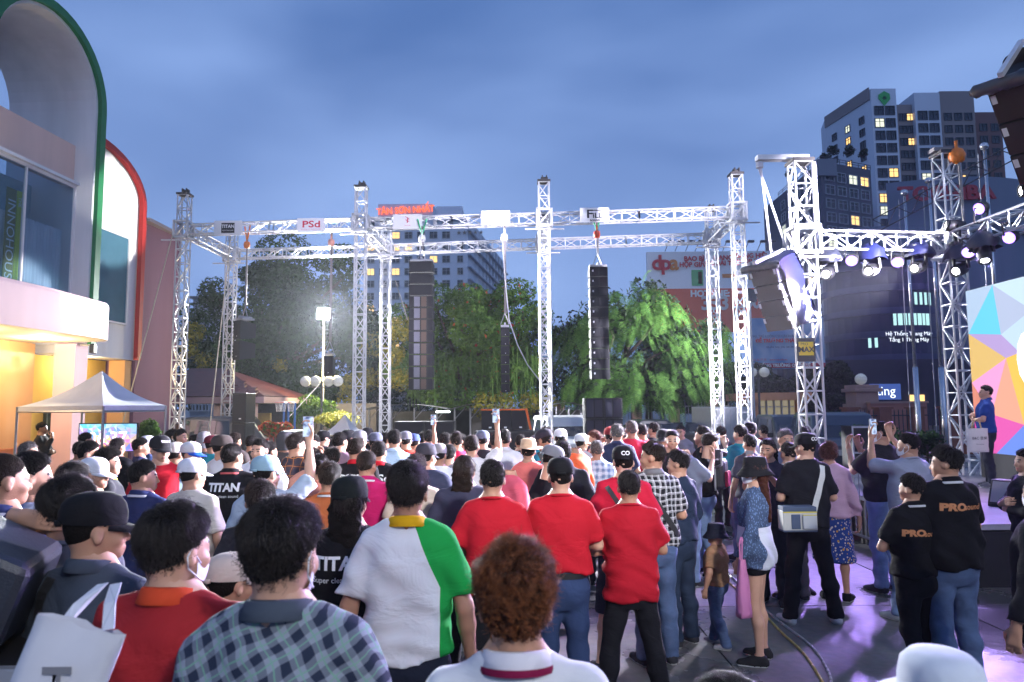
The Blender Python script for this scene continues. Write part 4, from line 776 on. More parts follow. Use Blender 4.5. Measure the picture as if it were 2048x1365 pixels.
def line_array(label, px, y0, y1, d, w, n, kind, yaw=0.0, depth=0.5, hook=(0.8, 0.15, 0.03), sling=None, hang=None):
    c0, c1 = P(px, y0, d), P(px, y1, d); H = c0.z - c1.z; h = H / n; r_ = root('line_array', (c0.x, d, c0.z), label, 'loudspeaker array', 'hanging loudspeaker arrays'); x = c0.x
    r_.rotation_euler.z = R(yaw); inv = r_.matrix_basis.inverted()
    b = MB(); b.box((0, 0, 0.04), (w * 0.96, depth * 0.8, 0.05)); b.box((0, 0, 0.09), (0.05, depth * 0.9, 0.08)); b.build('flying_frame', mat('frame_pale', (0.35, 0.35, 0.38), 0.45, metal=0.5), r_)
    cm = cab_mesh('cabinet', w, h * 0.965, depth); 
    gb = MB(); gb.box((0, -depth / 2 - 0.006, 0), (w * 0.40, 0.02, h * 0.86)); gm_ = gb.mesh('grille', M_GRL)
    lb_ = MB(); lb_.box((0, 0, 0), (0.035, 0.004, 0.05)); lm_ = lb_.mesh('badge', mat('badge_white', (0.7, 0.7, 0.72), 0.5))
    for i in range(n):
        zc = -(i + 0.5) * h; cb = inst('cabinet', cm, r_, (0, 0, zc))
        if kind == 'big' and i < 3:
            g = inst('grille', gm_, cb, (0, 0, 0)); g.scale = (2.2, 1, 1.0)
        elif kind == 'big':
            q = MB(); q.box((-w * 0.16, -depth / 2 - 0.004, 0), (w * 0.24, 0.02, h * 0.84)); q.build('grille', mat('waveguide_silver', (0.15, 0.15, 0.19), 0.4, noise=0.2, nscale=3), cb)
            q = MB(); q.box((w * 0.13, -depth / 2 - 0.004, 0), (w * 0.22, 0.02, h * 0.84)); q.build('grille', mat('waveguide_brown', (0.08, 0.05, 0.035), 0.5, noise=0.2, nscale=3), cb)
            for s in (-1, 1):
                q = MB(); q.box((s * w * 0.40, -depth / 2 - 0.004, 0), (w * 0.16, 0.02, h * 0.84)); q.build('grille', M_GRL, cb)
        else:
            for s in (-1, 1):
                g = inst('grille', gm_, cb, (s * w * 0.23, 0, 0)); g.scale = (1.05, 1, 1.0)
        if kind == 'tall': inst('badge', lm_, cb, (-w * 0.33, -depth / 2 - 0.02, 0.02))
        if kind == 'slim': inst('badge', lm_, cb, (w * 0.05, -depth / 2 - 0.02, -h * 0.3)).scale = (0.5, 1, 0.4)
    zt = ZB - 0.18 - c0.z if hang is None else hang
    q = MB(); q.bar((-0.12, 0, 0.1), (0, 0, 0.42), 0.012, n=5); q.bar((0.12, 0, 0.1), (0, 0, 0.42), 0.012, n=5); q.build('bridle', M_STEEL, r_)
    q = MB(); q.bar((0, 0, 0.4), (0, 0, zt), 0.018, n=5); q.bar((0.04, 0, 0.4), (0.03, 0, zt), 0.012, n=5); q.build('chain', mat('chain_grey', (0.22, 0.2, 0.2), 0.5, metal=0.4), r_)
    q = MB(); q.lathe([(0, -0.11), (0.08, -0.09), (0.10, 0), (0.08, 0.09), (0, 0.11)], (0, 0, zt - 0.35 if zt > 0.9 else zt * 0.7), 10); q.bar((0, 0, zt - 0.25), (0, 0, zt - 0.1), 0.02); q.build('hoist', mat('hoist_%s' % label[:9], hook, 0.5), r_, True)
    if sling:
        q = MB(); q.bar((0, 0, zt - 0.25), (-0.13, 0, zt + 0.22), 0.022, n=5); q.bar((0, 0, zt - 0.25), (0.13, 0, zt + 0.22), 0.022, n=5); q.build('sling', mat('sling_%.2f' % sling[0], sling, 0.7), r_)
    return r_
line_array('large black line array of three deep boxes above silver fronted ones', 844, 526, 781, 19.6, 0.66, 11, 'big', hook=(0.7, 0.7, 0.7), sling=(0.05, 0.45, 0.2))
line_array('tall dark line array with a row of white badges below FILL banner', 1195, 537, 760, 19.3, 0.50, 11, 'tall', hook=(0.6, 0.07, 0.03), sling=(0.05, 0.45, 0.2))
line_array('slim small line array hanging in front of the flowering tree', 1010, 656, 786, 19.55, 0.24, 7, 'slim', depth=0.3, hook=(0.75, 0.75, 0.75))
line_array('pair of black boxes hanging from orange slings beside the left tower', 490, 642, 722, 20.2, 0.34, 2, 'slim', yaw=-35, depth=0.5, hook=(0.65, 0.16, 0.02), sling=(0.65, 0.16, 0.02))
line_array('single small black speaker hanging under the glaring floodlight', 659, 712, 755, 20.0, 0.26, 1, 'slim', depth=0.3, hook=(0.55, 0.25, 0.2))
cb_ = root('loose_cable', P(1012, 560, 19.6), 'pale loose cable drooping from the slim array to the third tower', 'cable')
b = MB(); pts = [P(*q, 19.5) for q in ((1004, 470), (1010, 560), (1018, 640), (1035, 690), (1055, 730), (1078, 760), (1090, 790))]; b.path(pts, 0.016, 5); wb(b, 'cord', mat('cable_pale', (0.45, 0.45, 0.48), 0.6), cb_)
for px0, py0, px1, py1, dd_, lab in ((345, 470, 242, 860, 20.2, 'thin guy rope slanting from the leftmost tower to the tent'), (462, 470, 418, 868, 22.5, 'thin guy rope beside the leftmost back tower'), (640, 768, 578, 835, 24, 'thin guy rope slanting below the globe lamps'), (790, 560, 815, 640, 22, 'thin guy rope right of the second back tower')):
    g_ = root('guy_rope', P(px1, py1, dd_), lab, 'rope', 'guy ropes'); b = MB(); b.bar(P(px0, py0, dd_), P(px1, py1, dd_ - 0.6), 0.012, n=4); wb(b, 'cord', mat('rope_pale', (0.42, 0.38, 0.32), 0.8), g_)
# ---- ground stacks
def sub_cab(par, c, w, h, d, kind):
    x, y, z = c; b = MB()
    if kind == 'horn':
        b.box((x, y + 0.04, z), (w * 0.985, d - 0.08, h * 0.985)); o = wb(b, 'cabinet', M_BLK, par, bevel=0.01)
        for s in (-1, 1):
            q = MB(); q.quad((x + s * w * 0.03, y - d / 2 + 0.06, z - h * 0.42), (x + s * w * 0.42, y - d / 2 - 0.02, z - h * 0.42), (x + s * w * 0.42, y - d / 2 - 0.02, z + h * 0.42), (x + s * w * 0.03, y - d / 2 + 0.06, z + h * 0.42)); p_ = wb(q, 'horn_face', mat('horn_blue_black', (0.03, 0.03, 0.05), 0.4), par)
        q = MB(); [q.box((x + s * w * 0.455, y - d / 2 - 0.01, z), (w * 0.07, 0.06, h * 0.97)) for s in (-1, 1)]; [q.box((x, y - d / 2 - 0.008, z + s * h * 0.46), (w * 0.84, 0.05, h * 0.05)) for s in (-1, 1)]; wb(q, 'rim', M_BLK, par)
    else:
        b.box((x, y, z), (w * 0.985, d, h * 0.985)); o = wb(b, 'cabinet', M_BLK, par, bevel=0.012)
        q = MB(); q.box((x, y - d / 2 - 0.004, z), (w * 0.9, 0.012, h * 0.88)); wb(q, 'grille', M_GRL, par)
        q = MB(); q.box((x + w * 0.1, y - d / 2 - 0.013, z - h * 0.36), (0.06, 0.006, 0.03)); wb(q, 'badge', mat('badge_white', (0.7, 0.7, 0.72), 0.5), par)
def stack(label, px0, px1, ytop, d, rows, cols, kind, depth=0.7, strap=False):
    A, B = P(px0, 815, d), P(px1, 815, d); zt = P((px0 + px1) / 2, ytop, d).z; w = (B.x - A.x) / cols; h = zt / rows; r_ = root('speaker_stack', ((A.x + B.x) / 2, d, 0), label, 'loudspeaker', 'loudspeaker stacks on the ground')
    for i in range(rows):
        for j in range(cols): sub_cab(r_, (A.x + w * (j + 0.5), d + depth / 2, h * (i + 0.5)), w, h, depth, kind)
    if strap:
        b = MB(); x_ = B.x - 0.01; b.bar((x_, d - 0.02, zt), (x_ + 0.16, d - 0.1, zt - 0.75), 0.02); b.box(((A.x + B.x) / 2, d - 0.02, zt - 0.02 - 0.0), (B.x - A.x, 0.02, 0.03)); wb(b, 'strap', mat('strap_orange', (0.65, 0.12, 0.02), 0.7), r_)
    return r_
stack('tall stack of blue black horn loaded subwoofers under the tall line array', 1170, 1245, 796, 18.6, 4, 2, 'horn')
stack('row of three black subwoofers bound with orange strap', 962, 1053, 818, 15.8, 4, 3, 'plain', strap=True)
stack('wide black subwoofer pair in front of the orange strapped row', 948, 1068, 862, 15.0, 2, 2, 'plain')
stack('long low row of black road cases left of the middle towers', 788, 908, 843, 16.8, 2, 2, 'plain')
stack('narrow tall stack of black speakers right of the left back tower', 464, 492, 786, 18.8, 3, 1, 'plain')
stack('low black speaker in front of the small white canopy', 640, 690, 872, 14.8, 1, 1, 'plain')
stack('black speaker tops behind the left crowd', 560, 610, 862, 16.0, 2, 1, 'plain')
# ---- stage
SX, SZ = 4.95, 0.68
stg = root('stage', (8.5, 9.5, 0), 'raised black stage with bright deck at the right', 'stage')
dk_m = mat('stage_deck', (0.30, 0.29, 0.34), 0.25, noise=0.25, nscale=1.2); M_SKIRT = mat('stage_skirt', (0.010, 0.010, 0.014), 0.9, noise=0.2)
pb = MB(); pb.box((0, 0, 0), (1.21, 1.31, 0.06)); pm_ = pb.mesh('deck_panel', dk_m)
for i in range(6):
    for j in range(5): o = inst('deck_panel', pm_, stg); o.location = Vector((SX + 0.61 + 1.22 * i, 7.7 + 0.66 + 1.32 * j, SZ - 0.03)) - stg.location
b = MB(); b.box((SX + 0.03, 11.0, SZ / 2 - 0.04), (0.05, 6.6, SZ - 0.08)); b.box((SX + 3.7, 7.74, SZ / 2 - 0.04), (7.3, 0.05, SZ - 0.08)); wb(b, 'skirt', M_SKIRT, stg)
b = MB(); [b.bar((SX + 0.1 + 1.2 * i, 7.8 + 1.3 * j, 0), (SX + 0.1 + 1.2 * i, 7.8 + 1.3 * j, SZ - 0.07), 0.03) for i in range(6) for j in (0, 2, 4)]; wb(b, 'legs', M_STEEL, stg)
# video wall
from mathutils.geometry import delaunay_2d_cdt
def poly_picture(name, w, h, seed, n=(15, 8), strength=1.0):
    """low-poly triangle picture in the x-z plane, each facet its own colour"""
    g = random.Random(seed); pts = []
    for i in range(n[0] + 1):
        for j in range(n[1] + 1):
            ex, ez = i in (0, n[0]), j in (0, n[1]); pts.append(Vector((w * (i / n[0] + (0 if ex else g.uniform(-0.38, 0.38) / n[0])), h * (j / n[1] + (0 if ez else g.uniform(-0.38, 0.38) / n[1])))))
    v, e, f = delaunay_2d_cdt(pts, [], [], 0, 1e-5)[:3]
    me = mesh_from(name, [(q.x - w / 2, 0, q.y - h / 2) for q in v], f); ca = me.color_attributes.new('facet', 'FLOAT_COLOR', 'CORNER')
    for p_ in me.polygons:
        c = p_.center; u, t = c.x / w + 0.5, c.z / h + 0.5
        bands = [((0.85, 0.12, 0.50), (0.42, 0.15, 0.75), (0.16, 0.28, 0.85)), ((0.98, 0.55, 0.10), (0.98, 0.36, 0.25), (0.92, 0.20, 0.45)), ((0.98, 0.66, 0.22), (0.85, 0.34, 0.62), (0.60, 0.45, 0.85)), ((0.20, 0.45, 0.92), (0.52, 0.38, 0.88), (0.60, 0.70, 0.95)), ((0.15, 0.66, 0.88), (0.34, 0.76, 0.92), (0.55, 0.72, 0.95))]
        k = min(4, max(0, int(t * 5 + g.uniform(-0.6, 0.6)))); col = Vector(bands[k][g.randrange(3)]); col = col.lerp(Vector((0.35, 0.35, 0.85)), max(0, u - 0.3) * 0.6)
        col = col * g.uniform(0.72, 1.1)
        for li in p_.loop_indices: ca.data[li].color = (*col, 1)
    m = bpy.data.materials.new(name + '_light'); m.use_nodes = True; nn, l = nodes_of(m); bs = nn['Principled BSDF']; at = nn.new('ShaderNodeAttribute'); at.attribute_name = 'facet'
    bs.inputs['Base Color'].default_value = (0.01, 0.01, 0.01, 1); l.new(at.outputs['Color'], bs.inputs['Emission Color']); bs.inputs['Emission Strength'].default_value = strength; bs.inputs['Roughness'].default_value = 0.9; bs.inputs['Specular IOR Level'].default_value = 0.0; me.materials.append(m); return me
LX, LY0, LY1, LZ0, LZ1 = 8.2, 5.6, 12.5, 1.12, 3.98
led = root('video_wall', (LX, 9, SZ), 'large bright video wall of pastel triangles at the back of the stage', 'screen')
o = inst('picture', poly_picture('picture', LY1 - LY0, LZ1 - LZ0, 4, (10, 4), 0.85), led); o.matrix_local = led.matrix_basis.inverted() @ Matrix.Translation((LX - 0.01, (LY0 + LY1) / 2, (LZ0 + LZ1) / 2)) @ Matrix.Rotation(-math.pi / 2, 4, 'Z')
b = MB(); b.box((LX + 0.10, (LY0 + LY1) / 2, (LZ0 + LZ1) / 2), (0.18, LY1 - LY0 + 0.02, LZ1 - LZ0 + 0.02)); wb(b, 'cabinet', M_BLK, led)
b = MB(); b.box((LX + 0.12, (LY0 + LY1) / 2, (SZ + LZ0) / 2), (0.14, LY1 - LY0, LZ0 - SZ)); wb(b, 'base', M_SKIRT, led)
E_DIG = emat('digit_white', (1, 0.98, 1), 1.3)
lettering('06:37', 1.25, E_DIG, (LX - 0.03, 9.95, 2.62), (0, -1, 0), UP, led, name='digits', bold=0.02)
# stage towers and trusses
ST = {'far_front': (5.35, 12.6), 'far_back': (8.28, 12.95), 'near_back': (8.45, 5.1), 'near_front': (5.75, 6.2)}
t1 = tower('stage truss tower carrying the wrapped line array', *ST['far_front'], P(1605, 328, 12.6).z, 4.95, 0.32, 'stage towers', top=False)
x, y = ST['far_front']; zt = P(1605, 328, 12.6).z
b = MB(); b.box((x - 0.32, y, zt + 0.11), (0.95, 0.16, 0.09)); wb(b, 'outrigger', M_TRUSS, t1)
b = MB(); b.lathe([(0, -.08), (.07, -.05), (.07, .05), (0, .08)], (x - 0.74, y, zt - 0.02), 8); b.bar((x - 0.72, y, zt - 0.06), (x - 0.58, y, 4.6), 0.022, n=5); b.bar((x - 0.76, y, zt - 0.06), (x - 0.28, y, 4.7), 0.022, n=5); b.bar((x + 0.24, y - 0.1, zt), (x + 0.26, y - 0.1, 4.9), 0.024, n=5); b.bar((x + 0.19, y - 0.1, zt), (x + 0.2, y - 0.1, 4.9), 0.018, n=5); wb(b, 'hoist_chains', mat('chain_silver', (0.5, 0.5, 0.55), 0.4, metal=0.5), t1)
t2 = tower('stage truss tower with orange hoist at the left edge of the video wall', *ST['far_back'], P(1890, 312, 12.95).z, 4.95, 0.32, 'stage towers', top=False)
x, y = ST['far_back']; zt = P(1890, 312, 12.95).z
b = MB(); b.lathe([(0, -0.17), (0.12, -0.12), (0.15, 0), (0.11, 0.1), (0.03, 0.15), (0.03, 0.28)], (x + 0.1, y - 0.18, zt - 0.06), 10); wb(b, 'hoist', mat('hoist_orange', (0.75, 0.20, 0.02), 0.45), t2, True)
b = MB(); b.box((x - 0.05, y - 0.05, zt + 0.08), (0.5, 0.2, 0.07)); b.bar((x + 0.12, y - 0.2, zt - 0.2), (x + 0.14, y - 0.2, 4.9), 0.03, n=5); wb(b, 'hoist_chains', mat('chain_grey', (0.22, 0.2, 0.2), 0.5, metal=0.4), t2)
tower('stage truss tower at the near back corner, right of the frame', *ST['near_back'], 6.4, 4.95, 0.32, 'stage towers', top=False)
tower('stage truss tower at the near front corner, right of the frame', *ST['near_front'], 6.4, 4.95, 0.32, 'stage towers', top=False)
ks = list(ST); sb_l = ['stage truss beam across the far side, hung with moving heads', 'stage truss beam above the video wall rising to the right edge', 'stage truss beam across the near side of the stage', None]
for i in range(3):
    a, c = Vector((*ST[ks[i]], 4.95)), Vector((*ST[ks[i + 1]], 4.95)); u = (c - a).normalized() * 0.26; beam(sb_l[i], a + u, c - u, 0.34, 'stage truss beams')
# sign on the far stage tower
sg = root('tower_sign', P(1612, 700, 12.35), 'small black and yellow sign tied to the stage tower', 'sign'); c = sg.location
b = MB(); b.box(c, (0.33, 0.012, 0.42)); wb(b, 'board', mat('sign_black', (0.012, 0.012, 0.012), 0.5), sg); M_SY = mat('sign_yellow', (0.8, 0.55, 0.01), 0.5)
b = MB(); b.box(c + Vector((0.0, -0.009, 0.02)), (0.26, 0.006, 0.24)); wb(b, 'panel', M_SY, sg); lettering('MAX', 0.13, mat('sign_black', (0.012, 0.012, 0.012), 0.5), c + Vector((0, -0.014, 0)), (1, 0, 0), UP, sg, bold=0.004); lettering('PRO', 0.07, mat('sign_black', (0.012, 0.012, 0.012), 0.5), c + Vector((-0.03, -0.014, 0.1)), (1, 0, 0), UP, sg)
# wrapped stage arrays
def crumple(b, pts_top, pts_bot, n, amp, g):
    m = len(pts_top); v = []
    for j in range(n + 1):
        t = j / n
        for i in range(m):
            q = Vector(pts_top[i]).lerp(Vector(pts_bot[i]), t); v.append(q + Vector((g.gauss(0, amp), g.gauss(0, amp), g.gauss(0, amp))))
    b.add(v, [(j * m + i, j * m + i + 1, (j + 1) * m + i + 1, (j + 1) * m + i) for j in range(n) for i in range(m - 1)])
M_TARP = mat('rain_tarp_blue', (0.012, 0.016, 0.075), 0.5, noise=0.25, nscale=3, spec=0.35); M_TARPG = mat('rain_tarp_grey', (0.05, 0.05, 0.055), 0.45, noise=0.25, nscale=3, spec=0.7)
M_BRN = mat('grille_brown', (0.020, 0.014, 0.012), 0.6, bump=0.4, bscale=200)
def stage_array(label, top, lean, n, w, h, dep, yaw, tarp, fold):
    r_ = empty('stage_line_array', top, R(yaw), label, 'loudspeaker array', 'wrapped stage arrays'); g = random.Random(int(w * 1000) + n)
    # local: front faces -x, cabinets wide in y, array hangs along -z leaning so the foot goes to +x
    M0 = Matrix.Rotation(R(-lean), 4, 'Y')
    for i in range(n):
        M = M0 @ Matrix.Translation((0, 0, -h * (i + 0.5))); b = MB(); b.box((dep / 2, 0, 0), (dep, w, h * 0.96)); o = b.build('cabinet', M_BLK, r_, bevel=0.008); o.matrix_local = M
        b = MB(); b.box((-0.008, 0, 0), (0.014, w * 0.97, h * 0.93)); b.build('grille', M_BRN, o)
        for sg in (-1, 1): b = MB(); b.box((-0.018, sg * w * 0.455, h * 0.25), (0.006, 0.045, 0.09)); b.build('badge', mat('badge_white', (0.7, 0.7, 0.72), 0.5), o)
    b = MB(); L = h * n
    for s in ((-1, 1) if fold else ()): crumple(b, [(0.10, s * (w / 2 + 0.03), 0.10), (dep * 0.6, s * (w / 2 + 0.05), 0.12), (dep + 0.1, s * (w / 2 + 0.03), 0.10)], [(0.22, s * (w / 2 + 0.02), -L * 0.98), (dep * 0.7, s * (w / 2 + 0.06), -L * 1.02), (dep + 0.16, s * (w / 2 + 0.03), -L * 0.95)], 9, 0.022, g)
    crumple(b, [(dep + 0.08, -w / 2 - 0.03, 0.1), (dep + 0.13, -w * 0.2, 0.1), (dep + 0.1, w * 0.2, 0.12), (dep + 0.08, w / 2 + 0.03, 0.1)], [(dep + 0.14, -w / 2 - 0.03, -L), (dep + 0.2, -w * 0.2, -L), (dep + 0.2, w * 0.2, -L), (dep + 0.14, w / 2 + 0.03, -L)], 9, 0.03, g)
    if fold: crumple(b, [(-0.06, -w / 2 - 0.04, 0.06), (-0.05, -w * 0.25, 0.1), (-0.06, 0, 0.09), (-0.05, w * 0.25, 0.1), (-0.06, w / 2 + 0.04, 0.06)], [(dep + 0.12, -w / 2 - 0.04, 0.12), (dep + 0.12, -w * 0.25, 0.16), (dep + 0.12, 0, 0.15), (dep + 0.12, w * 0.25, 0.17), (dep + 0.12, w / 2 + 0.04, 0.12)], 4, 0.02, g)
    o = b.build('rain_cover', tarp, r_, True, bevel=0); o.matrix_local = M0
    sd = o.modifiers.new('sub', 'SUBSURF'); sd.levels = 1; sd.render_levels = 2
    b = MB(); vv = []; NR = 26
    for k in range(NR + 1):
        y_ = -w / 2 - 0.12 + (w + 0.24) * k / NR; rr = 0.075 * (0.35 if k in (0, NR) else 1)
        for i in range(10): a = 2 * math.pi * i / 10; q = rr * g.uniform(0.82, 1.18); vv.append((-0.05 + q * math.cos(a), y_, 0.06 + q * math.sin(a) * 0.9))
    b.add(vv, [(k * 10 + i, k * 10 + (i + 1) % 10, (k + 1) * 10 + (i + 1) % 10, (k + 1) * 10 + i) for k in range(NR) for i in range(10)])
    o = b.build('rolled_cover', M_TARPG, r_, True); o.matrix_local = M0
    b = MB(); b.box((dep / 2, 0, 0.17), (dep + 0.3, 0.07, 0.06)); b.box((dep / 2, w * 0.3, 0.16), (dep + 0.2, 0.05, 0.05)); o = b.build('flying_frame', M_TRUSS, r_); o.matrix_local = M0; return r_
stage_array('wrapped line array leaning off the far stage tower', P(1524, 540, 12.3), 22, 4, 0.55, 0.29, 0.55, 32, M_TARP, 1)
stage_array('near line array with brown grilles at the top right corner', P(2085, 150, 6.3), 40, 5, 0.92, 0.36, 0.62, 36, M_TARPG, 0)
# ---- lamps on the stage truss
E_WHITE = emat('lamp_white', (0.95, 0.93, 1.0), 22.0); E_LED = emat('lamp_led', (0.75, 0.62, 1.0), 5.0); E_VIO = emat('lamp_violet', (0.36, 0.20, 1.0), 3.2)
def moving_head(label, lens, target, d, power=0, col=(0.86, 0.82, 1.0), cover=True, size=34, up=False, blend=0.35, em=None):
    c = P(lens[0], lens[1], d); r_ = root('moving_head', (c.x, c.y, c.z), label, 'stage light', 'moving heads on the stage truss'); dv = (Vector(target) - c).normalized(); q = dv.to_track_quat('Z', 'Y').to_matrix()
    hc = c - dv * 0.16; z1 = c.z + (0.34 if not up else -0.34)
    b = MB(); b.lathe([(0.075, 0.0), (0.105, 0.02), (0.115, 0.10), (0.11, 0.22), (0.08, 0.30), (0, 0.32)], c - dv * 0.0, 14, q @ Matrix.Rotation(math.pi, 3, 'X')); b.lathe([(0.105, 0.02), (0.112, -0.02), (0.09, -0.025), (0.088, 0.01)], c, 14, q @ Matrix.Rotation(math.pi, 3, 'X')); wb(b, 'head', M_LAMPB, r_, True)
    b = MB(); b.lathe([(0, 0.004), (0.066, 0.0)], c + dv * 0.006, 14, q); wb(b, 'lens', em or E_WHITE, r_)
    side = dv.cross(Vector((0, 0, 1))).normalized(); b = MB()
    for s in (-1, 1): b.bar(hc + side * s * 0.135, Vector((hc.x, hc.y, z1)) + side * s * 0.12, 0.022)
    b.box((hc.x, hc.y, z1 + (0.05 if not up else -0.05)), (0.30, 0.24, 0.12)); wb(b, 'yoke', M_LAMPB, r_)
    if cover:
        g = random.Random(int(lens[0])); b = MB(); m = 12; v = []
        for k, (rr, zz) in enumerate(((0.26, -0.12), (0.25, 0.0), (0.21, 0.09), (0.10, 0.17), (0.02, 0.19))):
            for i in range(m): a = 2 * math.pi * i / m; rj = rr * g.uniform(0.8, 1.15); v.append(Vector((hc.x + rj * math.cos(a), hc.y + rj * math.sin(a), z1 + zz + g.uniform(-0.03, 0.03))))
        b.add(v, [(j * m + i, j * m + (i + 1) % m, (j + 1) * m + (i + 1) % m, (j + 1) * m + i) for j in range(4) for i in range(m)]); wb(b, 'rain_cover', M_TARP if int(lens[0]) % 2 else mat('rain_cover_black', (0.02, 0.022, 0.035), 0.3, spec=0.7), r_, True)
    if power: spot('beam', r_, c + dv * 0.05, target, power, col, size, blend, 0.16)
    return r_
def par_can(label, px, py, d, target, power=0, up=False):
    c = P(px, py, d); r_ = root('par_light', (c.x, c.y, c.z), label, 'stage light', 'violet par lights on the stage truss'); dv = (Vector(target) - c).normalized(); q = dv.to_track_quat('Z', 'Y').to_matrix() @ Matrix.Rotation(math.pi, 3, 'X')
    b = MB(); b.lathe([(0.10, -0.01), (0.112, 0), (0.112, 0.12), (0.07, 0.19), (0, 0.2)], c, 14, q); wb(b, 'can', M_LAMPB, r_, True)
    b = MB(); b.lathe([(0, 0.0), (0.10, 0.004)], c + dv * 0.004, 14, q); wb(b, 'lens', E_VIO, r_)
    for i in range(7):
        a = i * math.pi / 3; s_ = dv.orthogonal().normalized(); t_ = dv.cross(s_); oo = (s_ * math.cos(a) + t_ * math.sin(a)) * (0.06 if i < 6 else 0); b = MB(); b.lathe([(0, 0.006), (0.018, 0.003)], c + oo + dv * 0.012, 8, dv.to_track_quat('Z', 'Y').to_matrix()); wb(b, 'led', E_LED, r_)
    b = MB(); z1 = c.z + (0.24 if not up else -0.24); [b.bar(c - dv * 0.08 + Vector((s * 0.115, 0, 0)), Vector((c.x + s * 0.1, c.y, z1)), 0.012) for s in (-1, 1)]; b.bar((c.x - 0.1, c.y, z1), (c.x + 0.1, c.y, z1), 0.014); wb(b, 'yoke', M_LAMPB, r_)
    if power: spot('beam', r_, c + dv * 0.05, target, power, (0.45, 0.30, 1.0), 60, 0.6, 0.1)
WH = (0.88, 0.84, 1.0)
moving_head('leftmost moving head under the far stage beam, lit white', (1652, 549), (-1.5, 3.5, 1.2), 12.5, 6000, WH, size=38, blend=0.7)
par_can('violet par light between the first two moving heads', 1703, 522, 12.6, (1.5, 6.0, 1.0), 1500)
moving_head('second moving head under the far stage beam, swung to the left', (1737, 543), (-2.0, 5.6, 1.2), 12.6, 7000, WH, size=36, blend=0.7)
par_can('violet par light in the middle of the far stage beam', 1795, 525, 12.7, (3.5, 6, 0), 1800)
moving_head('moving head with checked rain cover on the far stage beam', (1829, 537), (-2.6, 7.6, 1.3), 12.75, 32000, (0.92, 0.87, 1.0), size=42, blend=0.7)
moving_head('moving head hanging in front of the orange hoist tower', (1912, 543), (-0.5, 8.5, 1.0), 12.5, 5500, (0.84, 0.78, 1.0), cover=True, size=36)
par_can('violet par light just right of the orange hoist tower', 1937, 505, 12.1, (3, 5, 0), 1200)
moving_head('moving head pointing down above the video wall', (1970, 521), (7.2, 10.2, 0.7), 11.7, 450, WH, size=40)
par_can('violet par light standing on top of the beam above the video wall', 1958, 418, 11.9, (-2, 8, 1), 2500, True)
moving_head('moving head on top of the far beam beside the orange hoist tower', (1893, 452), P(238, 425, 18.6), 12.7, 26000, (1.0, 0.97, 0.92), cover=False, size=8.6, up=True, blend=0.03)
par_can('rightmost violet par light below the beam above the video wall', 2018, 476, 11.3, (0, 7, 1), 2500)
moving_head('moving head at the right edge above the video wall', (2043, 382), P(150, 612, 15.6), 11.4, 20000, (1.0, 0.96, 0.92), cover=False, size=7.0, up=True, blend=0.03)
# unseen heads added right of the frame to light the truss and crowd
for i, (q, tg, pw_) in enumerate((((8.0, 8.6, 4.7), tuple(P(992, 437, 19.6)), 26000), ((7.4, 5.6, 4.7), tuple(P(610, 445, 20)), 14000), ((6.4, 6.0, 4.7), (1.5, 4.5, 0.6), 150), ((8.1, 7.3, 4.7), tuple(P(1190, 600, 25)), 19000))):  # the last head is added to brighten the right truss and trees
    s_, t_ = Vector(q), Vector(tg); r_ = root('moving_head', q, ['unseen moving head added above the middle of the video wall', 'unseen moving head added on the near side beam of the stage', 'unseen moving head added beside the near front stage tower', 'unseen moving head added above the video wall to light the trees'][i], 'stage light', 'moving heads on the stage truss'); dv = (t_ - s_).normalized(); qm = dv.to_track_quat('Z', 'Y').to_matrix() @ Matrix.Rotation(math.pi, 3, 'X')
    b = MB(); b.lathe([(0.09, 0.0), (0.115, 0.05), (0.11, 0.22), (0, 0.32)], s_, 14, qm); wb(b, 'head', M_LAMPB, r_, True); b = MB(); b.lathe([(0, 0.0), (0.088, 0.004)], s_ + dv * 0.006, 14, qm); wb(b, 'lens', E_WHITE, r_)
    b = MB(); b.box(s_ + Vector((0, 0, 0.24)), (0.3, 0.24, 0.1)); [b.bar(s_ + Vector((sx * 0.13, 0, 0)), s_ + Vector((sx * 0.12, 0, 0.2)), 0.02) for sx in (-1, 1)]; wb(b, 'yoke', M_LAMPB, r_); spot('beam', r_, s_ + dv * 0.05, t_, pw_, WH, (11, 44, 60, 42)[i], 0.6, 0.07)
# assumed floodlight behind the camera, added unseen to light the backs of the crowd
fp = Vector((4.2, -5.5, 6.2)); r_ = root('floodlight_pole', (fp.x, fp.y, 0), 'assumed tall floodlight pole, added unseen behind the photographer', 'floodlight', 'floodlights on poles'); tg = Vector((0.5, 6, 1.0)); dv = (tg - fp).normalized(); q = dv.to_track_quat('-Z', 'Y').to_matrix()
b = MB(); b.bar((fp.x, fp.y, 0), fp, 0.05, n=8); wb(b, 'pole', mat('steel_pale', (0.5, 0.5, 0.52), 0.45, metal=0.3), r_); b = MB(); b.box(fp - dv * 0.08, (0.5, 0.4, 0.14), q); wb(b, 'housing', M_LAMPB, r_); b = MB(); b.box(fp + dv * 0.002, (0.44, 0.34, 0.02), q); wb(b, 'lens', E_FLOOD, r_)
ADDED_FLOOD = spot('flood_light', r_, fp + dv * 0.06, tg, 1200, (1.0, 0.96, 0.95), 84, 0.6, 0.3)
